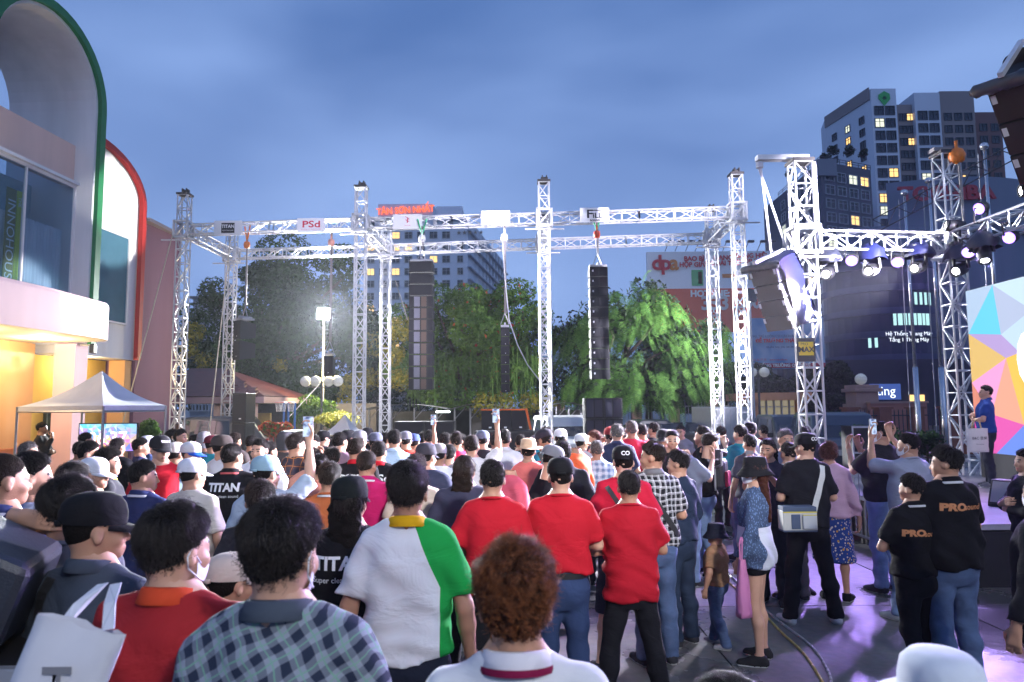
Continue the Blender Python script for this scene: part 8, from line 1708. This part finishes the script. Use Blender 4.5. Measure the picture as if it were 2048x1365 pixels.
far = [ # px, top, distance, label, shirt, extras
 (348, 855, 11.0, 'dark haired man beside the foot of the leftmost tower', PALE, dict(hair='medium', yaw=-60)), (364, 856, 10.6, 'long haired person right of the leftmost tower foot', WHT, dict(hair='mullet', yaw=-90)),
 (407, 861, 9.6, 'man in grey knitted cap facing us', (0.05, 0.05, 0.06), dict(hat='hood', hatc=(0.20, 0.19, 0.20), yaw=170)), (429, 867, 9.2, 'man in maroon cap and teal shirt', TEAL, dict(hat='cap', hatc=(0.10, 0.01, 0.02), yaw=-60)),
 (573, 860, 8.6, 'person in dark knit cap left of the plaid shirt', (0.06, 0.05, 0.05), dict(hat='hood', hatc=(0.05, 0.05, 0.055), yaw=-20)), (626, 866, 8.8, 'man facing us before the small white canopy', (0.03, 0.03, 0.035), dict(yaw=175, arms='cross')),
 (541, 878, 7.6, 'dark haired man right of the smiling man', BLK, dict(hair='short', yaw=-25)), (682, 862, 8.2, 'man in mauve shirt with fade haircut', PLUM, dict(hair='fade', yaw=-10)),
 (700, 856, 9.6, 'person in black cap behind the mauve shirt', BLK, dict(hat='cap', yaw=-30)), (722, 857, 9.2, 'man in grey cap above the first PSd shirt', GRY, dict(hat='cap', hatc=(0.16, 0.16, 0.18), yaw=-10)), (752, 861, 8.8, 'man in navy cap above the second PSd shirt', BEI, dict(hat='cap', hatc=(0.07, 0.08, 0.12), yaw=-12)),
 (788, 857, 8.2, 'man in light blue shirt with fade haircut', LBL, dict(hair='fade', collar='polo')), (812, 859, 9.2, 'man in grey cap and orange red shirt with sling bag', (0.55, 0.05, 0.03), dict(hat='cap', hatc=(0.14, 0.14, 0.17))), (829, 864, 9.6, 'man in blue cap filming behind the orange red shirt', (0.45, 0.04, 0.03), dict(hat='cap', hatc=(0.05, 0.08, 0.2), arms='up', larm='down')),
 (860, 857, 10.0, 'man in crimson top before the black road cases', (0.40, 0.02, 0.06), dict(hair='short')), (891, 862, 9.6, 'man in navy blue shirt left of the red shirts', (0.03, 0.05, 0.16), dict(hair='short')), (912, 859, 8.6, 'man in bright red shirt with brown hair, far row', (0.58, 0.012, 0.06), dict(hair='short', hc='dark')),
 (879, 882, 7.2, 'man in grey cap and white shirt with brown strap', WHT, dict(hat='cap', hatc=(0.25, 0.23, 0.24), yaw=-12)), (944, 866, 7.4, 'man in white shirt lifting a phone with both hands', (0.60, 0.58, 0.58), dict(hair='short', hc='dark', arms='up', larm='down')), (966, 857, 9.0, 'man in grey blue cap and black shirt, far row', (0.014, 0.014, 0.02), dict(hat='cap', hatc=(0.10, 0.12, 0.17))),
 (991, 863, 9.4, 'dark haired person left of the white polo', (0.06, 0.04, 0.04), dict(hair='medium')), (1008, 855, 8.4, 'man in white polo before the strapped subwoofers', WHT, dict(hair='short', collar='polo')), (1071, 868, 9.0, 'person in grey hood behind the straw hat', GRY, dict(hat='hood', hatc=(0.16, 0.15, 0.18))),
 (1057, 874, 7.4, 'person in straw hat and coral top with sling bag', COR, dict(hat='straw', hatc=(0.55, 0.38, 0.24), yaw=-15, build='woman', mask=False)), (1092, 851, 8.6, 'man in turquoise shirt with red lettering', (0.03, 0.30, 0.42), dict(hair='fade', hc='dark', collar='polo')), (1121, 854, 9.4, 'man in white cap beside the orange jacket', (0.30, 0.30, 0.33), dict(hat='cap', hatc=(0.62, 0.60, 0.64))),
 (1147, 855, 7.6, 'man in black cap and orange red jacket looking down', ORG, dict(hat='cap', hatc=(0.02, 0.02, 0.03), yaw=60, hp=-14, sleeve='long', arms='front')), (1165, 864, 9.4, 'person in white cap right of the orange jacket', (0.5, 0.48, 0.5), dict(hat='cap', hatc=(0.55, 0.55, 0.55), yaw=-40)), (1193, 877, 8.0, 'grey haired man in blue plaid shirt', plaid('plaid_blue', (0.45, 0.52, 0.62), (0.12, 0.18, 0.30), (0.5, 0.55, 0.6), 14), dict(hair='short', hc='grey')),
 (1186, 857, 9.8, 'person with reddish hair looking left', (0.35, 0.03, 0.05), dict(hair='medium', hc='red', yaw=70)), (1220, 850, 9.4, 'man in red cap and crimson shirt filming', (0.42, 0.01, 0.035), dict(hat='cap', hatc=(0.35, 0.03, 0.03), arms='phone')), (1233, 844, 9.0, 'grey haired man in navy shirt with red sling strap', (0.015, 0.02, 0.05), dict(hair='short', hc='grey', collar='polo')),
 (1263, 838, 9.6, 'man in pinkish red shirt right of the horn stack', (0.5, 0.02, 0.05), dict(hair='short', hc='grey')), (1283, 845, 10.6, 'person in dark maroon shirt behind the red shirts', (0.20, 0.008, 0.015), dict(hair='short')), (1306, 842, 11.0, 'man in black shirt before the dark saloon', BLK, dict(hair='short', yaw=20)),
 (1325, 855, 8.8, 'man in black cap and red shirt facing us', (0.42, 0.02, 0.03), dict(hat='cap', yaw=165)), (1344, 857, 8.0, 'man in black shirt with white line facing us', BLK, dict(hair='fade', yaw=170, arms='front')), (1478, 846, 9.2, 'man in teal shirt filming on the right', TEAL, dict(hair='short', yaw=20, arms='phone', trousers=JEANS)),
 (1402, 848, 8.4, 'man in black shirt and jeans with red bag', BLK, dict(hair='short', yaw=60, trousers=JEANL, arms='front', legs='walk')), (1500, 841, 10.4, 'man in dark cap right of the teal shirt', WHT, dict(hat='cap', yaw=-20)), (1370, 862, 8.0, 'cameraman in grey shirt operating a camera rig', (0.16, 0.18, 0.24), dict(hair='medium', hc='dark', yaw=-60, hp=-12, arms='phone', trousers=JEANL)),
 (1572, 853, 7.6, 'older man facing us behind the black cap', (0.30, 0.31, 0.36), dict(hair='short', hc='grey', yaw=170)), (1533, 874, 7.2, 'woman filming with a phone before her face', (0.03, 0.03, 0.05), dict(hair='mullet', build='woman', yaw=150, arms='phone')), (1497, 865, 8.6, 'boy in dark top behind the masked woman', (0.05, 0.05, 0.07), dict(hair='short', yaw=30, hmax=(1.4, 1.9))),
 (1574, 880, 6.9, 'man in white short sleeved shirt left of the black cap', WHT, dict(hair='short', hc='dark', yaw=15, trousers=(0.13, 0.11, 0.11))), (1525, 848, 12.5, 'person in dark red shirt by the gate house', (0.20, 0.02, 0.02), dict(hair='short', yaw=20)),
 (87, 842, 14.2, 'man in black jacket with hand at his face before the hall', (0.014, 0.014, 0.017), dict(hair='medium', yaw=-80, arms='chin', larm='crossb', sleeve='long', trousers=JEANL)), (163, 879, 8.6, 'dark haired person before the television, left', (0.10, 0.11, 0.14), dict(hair='short', yaw=-10)), (238, 872, 8.6, 'person in black silhouetted against the television', BLK, dict(hair='short', yaw=-20)),
 (175, 862, 10.4, 'person with short hair below the television', (0.04, 0.04, 0.06), dict(hair='short', yaw=-40)), (300, 868, 9.4, 'person in white cap right of the television', (0.03, 0.05, 0.12), dict(hat='cap', hatc=(0.6, 0.6, 0.62), yaw=-60)), (285, 872, 8.8, 'dark haired man right of the television in navy', NAV, dict(hair='short', yaw=-60)), (338, 874, 8.2, 'person with dark bob behind the smiling cap man', (0.03, 0.03, 0.04), dict(hair='mullet', yaw=-30)),
 (472, 862, 9.8, 'brown haired man behind the TITAN polo', (0.06, 0.05, 0.045), dict(hair='short', hc='dark', yaw=-20)), (650, 858, 10.6, 'man in a dark cap in the far row before the canopy', (0.05, 0.05, 0.06), dict(hat='cap', yaw=-50)), (736, 853, 11.0, 'person in black hood behind the grey caps', BLK, dict(hat='hood', hatc=(0.02, 0.02, 0.025))), (772, 862, 10.2, 'dark haired man between the PSd shirts and light blue shirt', GRY, dict(hair='short')),
 (846, 862, 10.8, 'man with short dark hair left of the crimson top', (0.05, 0.06, 0.09), dict(hair='short')), (925, 866, 10.4, 'person in deep red shirt behind the bright red one', (0.35, 0.01, 0.03), dict(hair='short')), (1040, 866, 10.2, 'dark haired person behind the straw hat', (0.04, 0.04, 0.05), dict(hair='medium')), (1245, 853, 11.2, 'person with dark hair between the grey haired men', (0.06, 0.02, 0.03), dict(hair='short')),
 (1440, 850, 11.6, 'man in dark clothes beside the box truck', (0.03, 0.03, 0.035), dict(hair='short', yaw=30)), (1610, 850, 11.0, 'person in dark clothes at the foot of the stage tower', (0.025, 0.025, 0.03), dict(hair='short', yaw=-20)), (1360, 848, 12.0, 'person in grey seen between the facing men', GRY, dict(hair='short', yaw=160)), (505, 868, 10.2, 'man with dark hair left of the smiling man', (0.04, 0.035, 0.035), dict(hair='short', yaw=-10)),
 (392, 866, 11.4, 'dark haired man behind the blue brimmed cap', (0.05, 0.05, 0.05), dict(hair='short', yaw=-40)), (612, 874, 8.0, 'man in dark shirt right of the plaid shirt', (0.04, 0.03, 0.035), dict(hair='short', yaw=-10)), (898, 884, 7.8, 'dark haired man in grey left of the white shirt', GRY, dict(hair='medium', yaw=-12))]
FARP = {}
for px, py, d, lab, sh, kw in far:
    kw = dict(kw); kw.setdefault('yaw', 0); kw['yaw'] += (px * 7) % 31 - 15; kw.setdefault('hmax', (1.5, 1.88)); FARP[px] = person(px, py, d, lab, sh, group=G2, skin=int(px) % 4, seed=int(px) % 3, **kw)
phone_in_hand(FARP[829], 1, 'phone held up left of the black road cases'); phone_in_hand(FARP[944], 1, 'phone held high before the strapped subwoofers'); phone_in_hand(FARP[1220], 1, 'dark phone above the orange jacket', lit=False); phone_in_hand(FARP[1478], -1, 'white phone of the man in teal'); phone_in_hand(FARP[1533], 1, 'phone covering the face of the filming woman', lit=False)
print_on(FARP[1092], 'RANG NE', 0.075, mat('print_red_ink', (0.55, 0.03, 0.03), 0.6), 1.27, 0.05, bold=0.003)
strap_on(FARP[1092], [(-0.10, 1.40), (0.02, 1.15), (0.12, 0.95)], 0.05, mat('strap_black', (0.02, 0.02, 0.022), 0.5), 'bag_strap'); strap_on(FARP[1233], [(0.10, 1.40), (0.0, 1.2), (-0.13, 1.0)], 0.03, mat('strap_red', (0.3, 0.02, 0.03), 0.6), 'bag_strap'); strap_on(FARP[879], [(-0.12, 1.38), (0.0, 1.2), (0.12, 1.0)], 0.03, mat('strap_brown', (0.2, 0.09, 0.04), 0.6), 'bag_strap'); strap_on(FARP[812], [(-0.1, 1.4), (0.0, 1.2), (0.12, 1.0)], 0.02, M_PRW, 'bag_strap')
# ---- the right-hand group
RG = 'people on the wet ground at the right'
W1 = person(1503, 907, 5.3, 'masked woman in black bucket hat and denim jacket', two_zone('denim_over_white', (0.055, 0.085, 0.15), (0.55, 0.57, 0.64), 1.13, 0.5), hat='bucket', hatc=(0.012, 0.012, 0.014), hair='long', hc='red', yaw=62, build='woman', sleeve='long', hem=0.80, bottoms='short', trousers=BLK, mask=True, arms='hold', larm='hold', legs='step' if False else 'stand', shoes=(0.02, 0.02, 0.022), group=RG, skin=2, hy=12, seed=4)
CH = person(1428, 1043, 5.65, 'small child in dark bucket hat and tan shirt', (0.30, 0.17, 0.09), hat='bucket', hatc=(0.010, 0.012, 0.022), yaw=50, build='child', trousers=JEANS, shoes=(0.3, 0.3, 0.33), hmax=(0.95, 1.2), group=RG, hair='short', collar='polo', arms='down', legs='walk')
BG = person(1607, 860, 6.2, 'man in black cap and black shirt with white shoulder bag', (0.011, 0.011, 0.014), hat='cap', hatc=(0.009, 0.009, 0.011), yaw=0, hy=28, legs='wide', trousers=(0.012, 0.012, 0.015), shoes=(0.55, 0.54, 0.52), group=RG, arms='front', skin=2, hem=0.86); cap_logo(BG, 'CO', 190, 0.045)
M_STRAPW = mat('strap_white', (0.62, 0.62, 0.58), 0.7); strap_on(BG, [(0.12, 1.41), (0.09, 1.30), (0.02, 1.08), (-0.02, 0.98)], 0.055, M_STRAPW, 'bag_strap')
p = person(1657, 879, 6.9, 'older woman with permed hair, mauve blouse and floral skirt', (0.52, 0.34, 0.44), hair='perm', hc='red', build='woman', yaw=-30, bottoms='skirt', trousers=floral('floral_blue', (0.02, 0.05, 0.22), (0.55, 0.50, 0.42), (0.55, 0.30, 0.04)), group=RG, shoes=BLK, arms='down', sleeve='long')
p = person(1757, 838, 7.6, 'man in black vest top filming behind the grey shirt', (0.014, 0.014, 0.018), hair='short', yaw=20, hy=30, trousers=JEANL, group=RG, arms='phone', hmax=(1.5, 1.9), mask=True)
p = person(1812, 860, 6.3, 'man in grey shirt and jeans filming with raised phone', (0.26, 0.28, 0.36), hair='short', yaw=12, hy=35, arms='high', larm='high', trousers=JEANL, shoes=(0.42, 0.44, 0.46), group=RG, mask=True, legs='wide', collar='crew', hmax=(1.5, 1.9)); phone_in_hand(p, -1, 'phone raised by the man in grey shirt and jeans')
p = person(1818, 941, 4.75, 'shorter man in black PROsound shirt and black trousers', BLK, hair='short', yaw=14, hy=18, arms='crossb', legs='walk', trousers=(0.010, 0.010, 0.013), group=RG, collar='polo', trim=(0.6, 0.6, 0.62), shoes=(0.03, 0.025, 0.02)); print_on(p, 'PRO', 0.066, M_PRO, 1.245, -0.095, bold=0.004, xs=1.3); print_on(p, 'sound', 0.056, M_PRO, 1.238, 0.045, bold=0.001)
p = person(1885, 884, 4.75, 'taller man in black PROsound shirt and blue jeans', BLK, hair='medium', yaw=10, hy=40, arms='crossb', legs='stand', trousers=JEANS, group=RG, collar='polo', trim=(0.6, 0.6, 0.62), hem=0.86, build='stout'); print_on(p, 'PRO', 0.066, M_PRO, 1.285, -0.075, bold=0.004, xs=1.3, shear=0.1); print_on(p, 'sound', 0.056, M_PRO, 1.285, 0.065, bold=0.001, shear=0.1)
p = person(2046, 893, 6.0, 'man in black jacket with folded arms at the right edge', (0.014, 0.014, 0.017), hair='short', sleeve='long', yaw=80, arms='cross', larm='crossb', group=RG)
p = person(2075, 930, 3.6, 'person in dark clothes cut off at the right edge', (0.016, 0.016, 0.02), hair='short', sleeve='long', yaw=30, arms='down', group=RG, trousers=BLK, mask=True)
SM = person(1966, 768, 11.0, 'man in blue polo standing on the stage with folded arms', (0.015, 0.05, 0.24), hair='short', yaw=62, hy=10, hp=8, arms='cross', larm='crossb', trousers=(0.022, 0.025, 0.04), shoes=(0.15, 0.15, 0.17), group='people on the stage', z0=SZ, collar='polo', skin=2, legs='stand')
p = person(1872, 1288, 1.5, 'person in a white sun hat at the bottom right', (0.3, 0.3, 0.33), hat='sun', hatc=(0.52, 0.56, 0.62), hmax=(1.3, 1.8), group=NEARG, hair='mullet', yaw=-15, build='woman')
p = person(1452, 1326, 1.25, 'top of a black haired head at the bottom edge', BLK, hair='medium', hmax=(1.3, 1.8), group=NEARG, build='woman')
p = person(1708, 1040, 8.4, 'seated onlooker in dark clothes against the stage front', (0.02, 0.02, 0.028), hair='short', yaw=60, hmax=(0.9, 1.2), group=RG, build='avg', arms='front') if False else None
# ---- things carried
def bag(name, label, c, w, h, t, m, rz, handles=True, cat='bag', sag=0.0, hm=None, hlen=0.16):
    r_ = empty(name, c, R(rz), label, cat); b = MB(); NX, NZ = 8, 10; g = random.Random(len(label))
    vv = []
    for s in (-1, 1):
        for j in range(NZ + 1):
            for i in range(NX + 1):
                u, v_ = i / NX, j / NZ; bul = t / 2 * (math.sin(math.pi * u) ** 0.5) * (1 - 0.75 * v_ ** 2) if t else 0; vv.append(((u - 0.5) * w * (1 - sag * v_), s * (bul + 0.004) + g.uniform(-1, 1) * 0.007, -h + h * v_ + g.uniform(-1, 1) * 0.006))
    n1 = (NX + 1) * (NZ + 1); ff = []
    for k in (0, n1): ff += [(k + j * (NX + 1) + i, k + j * (NX + 1) + i + 1, k + (j + 1) * (NX + 1) + i + 1, k + (j + 1) * (NX + 1) + i) for j in range(NZ) for i in range(NX)]
    for j in range(NZ):
        for i in (0, NX): a = j * (NX + 1) + i; ff.append((a, a + NX + 1, n1 + a + NX + 1, n1 + a))
    ff += [(i, i + 1, n1 + i + 1, n1 + i) for i in range(NX)]
    b.add(vv, ff); b.build('pouch', m, r_, True)
    if handles:
        for s in (-1, 1):
            b = MB(); pts = [(-w * 0.22, s * 0.006, -0.01), (-w * 0.16, s * 0.01, hlen * 0.7), (0, s * 0.004, hlen), (w * 0.16, s * 0.01, hlen * 0.7), (w * 0.22, s * 0.006, -0.01)]; b.path(pts, 0.006, 5); b.build('handle', hm or m, r_)
    return r_
M_PAPER = mat('paper_white', (0.64, 0.62, 0.60), 0.7, noise=0.06)
hw = world_of(SM, (0.02, 0.2, 1.10)); pbag = bag('paper_bag', 'white paper carrier bag with handles held on the stage', P(1953, 857, 10.75), 0.33, 0.36, 0.10, M_PAPER, 0, hlen=0.13, hm=mat('handle_tan', (0.5, 0.35, 0.15), 0.6))
lettering('B&C 音樂', 0.055, INK_B, pbag.location + Vector((0, -0.06, -0.15)), (1, 0, 0), UP, pbag); lettering('PRO AUDIO', 0.022, INK_B, pbag.location + Vector((0, -0.06, -0.24)), (1, 0, 0), UP, pbag)
M_PLAS = glass('plastic_pink', (0.62, 0.22, 0.42), 0.35, 0.8); bag('plastic_bag', 'pink plastic bag hanging from the masked woman', P(1484, 1118, 5.42), 0.16, 0.42, 0.10, M_PLAS, 60, sag=0.35)
# white tote over the shoulder of the red polo man
tb_ = bag('tote_bag', 'white cloth tote bag on the red polo shoulder', P(165, 1250, 1.62), 0.19, 0.40, 0.06, mat('tote_cloth', (0.56, 0.57, 0.62), 0.85, noise=0.06, nscale=4), 12, handles=False, cat='bag'); tb_.rotation_euler = (0, R(19), R(12)); TL = tb_.location
for k, (hx, hy_) in enumerate(((-0.05, 0.0), (0.06, 0.02))):
    b = MB(); a_ = TL + Vector((hx, -0.005, -0.01)); t_ = P(205 + 26 * k, 1168, 1.74); u = t_ - a_; s_ = Vector((1, 0.1, 0.15)).normalized() * 0.013
    b.prism([a_ - s_, a_ + s_, a_.lerp(t_, 0.5) + s_ + Vector((0, -0.01, 0.01)), t_ + s_, t_ - s_, a_.lerp(t_, 0.5) - s_ + Vector((0, -0.01, 0.01))], (0, 0.004, 0)); o = wb(b, 'handle', MATS['tote_cloth'], tb_); o.matrix_local = tb_.matrix_basis.inverted()
o = lettering('T', 0.10, mat('print_grey_ink', (0.2, 0.2, 0.22), 0.6), TL + Vector((-0.03, -0.036, -0.12)), (1, 0, 0), UP, tb_, bold=0.004)
# shoulder bag of the man in the black cap
sbg = empty('shoulder_bag', P(1594, 1020, 6.33), 0, 'white and blue camera bag with yellow piping on the hip', 'bag'); w, h = 0.30, 0.17
for nm, c, dm, m_ in (('body', (0, 0, -h / 2), (w, 0.13, h), mat('bag_white', (0.55, 0.55, 0.50), 0.7, noise=0.08)), ('lid', (0.0, 0.0, 0.012), (w * 0.98, 0.135, 0.045), mat('bag_slate', (0.06, 0.09, 0.15), 0.7)), ('pocket', (0.075, -0.075, -h * 0.55), (0.12, 0.03, h * 0.72), mat('bag_pale', (0.50, 0.52, 0.52), 0.7)), ('panel', (-0.04, -0.068, -h * 0.55), (0.08, 0.008, h * 0.75), mat('bag_slate', (0.06, 0.09, 0.15), 0.7)), ('piping', (0, -0.066, -0.012), (w, 0.006, 0.010), mat('bag_yellow', (0.6, 0.5, 0.02), 0.6)), ('piping', (0.075, -0.091, -h * 0.20), (0.12, 0.004, 0.008), mat('bag_yellow', (0.6, 0.5, 0.02), 0.6)), ('base', (0, 0, -h - 0.004), (w * 0.99, 0.128, 0.02), mat('bag_slate', (0.06, 0.09, 0.15), 0.7))):
    b = MB(); b.box(c, dm); b.build(nm, m_, sbg, bevel=0.006)
# small red rucksack and camera rig on the far right group
q = world_of(FARP[1402], (0.0, -0.20, 1.15)); rk = empty('rucksack', q, FARP[1402].rotation_euler.z, 'small red and black rucksack of the man in jeans', 'bag'); b = MB(); b.box((0, 0, 0), (0.28, 0.14, 0.36)); b.build('pouch', mat('rucksack_black', (0.02, 0.02, 0.022), 0.7), rk, bevel=0.05); b = MB(); b.box((0, -0.08, -0.05), (0.20, 0.05, 0.18)); b.build('pocket', mat('rucksack_red', (0.45, 0.02, 0.05), 0.7), rk, bevel=0.02)
q = world_of(FARP[1370], (0.0, 0.42, 1.45)); cr = empty('camera_rig', q, FARP[1370].rotation_euler.z, 'camera on a handheld gimbal in front of the cameraman', 'camera'); b = MB(); b.box((0, 0, 0), (0.15, 0.09, 0.11)); b.build('camera_body', M_LAMPB, cr, bevel=0.01); b = MB(); b.lathe([(0.038, 0.03), (0.042, 0.12), (0.045, 0.16), (0, 0.16)], (0, 0, 0), 14, Matrix.Rotation(-math.pi / 2, 3, 'X')); b.build('lens', M_LAMPB, cr, True); b = MB(); b.path([(0.12, 0, 0.02), (0.12, 0, -0.12), (0, 0, -0.16), (0, 0, -0.42)], 0.014, 6); b.build('gimbal', M_STEEL, cr); b = MB(); b.box((-0.02, -0.06, 0.11), (0.14, 0.02, 0.09)); b.build('monitor', M_LAMPB, cr)
# ---- the damp, smoky air that shows the beams
hz_m = bpy.data.materials.new('haze_air'); hz_m.use_nodes = True; n_, l_ = nodes_of(hz_m); n_.clear(); o_ = n_.new('ShaderNodeOutputMaterial'); v_ = n_.new('ShaderNodeVolumePrincipled')
v_.inputs['Color'].default_value = (0.85, 0.90, 1.0, 1); v_.inputs['Density'].default_value = 0.00024; v_.inputs['Anisotropy'].default_value = 0.6; l_.new(v_.outputs[0], o_.inputs['Volume'])
b = MB(); b.box((40, 110, 44), (340, 260, 90)); hz = b.build('haze', hz_m); tag(hz, kind='stuff')
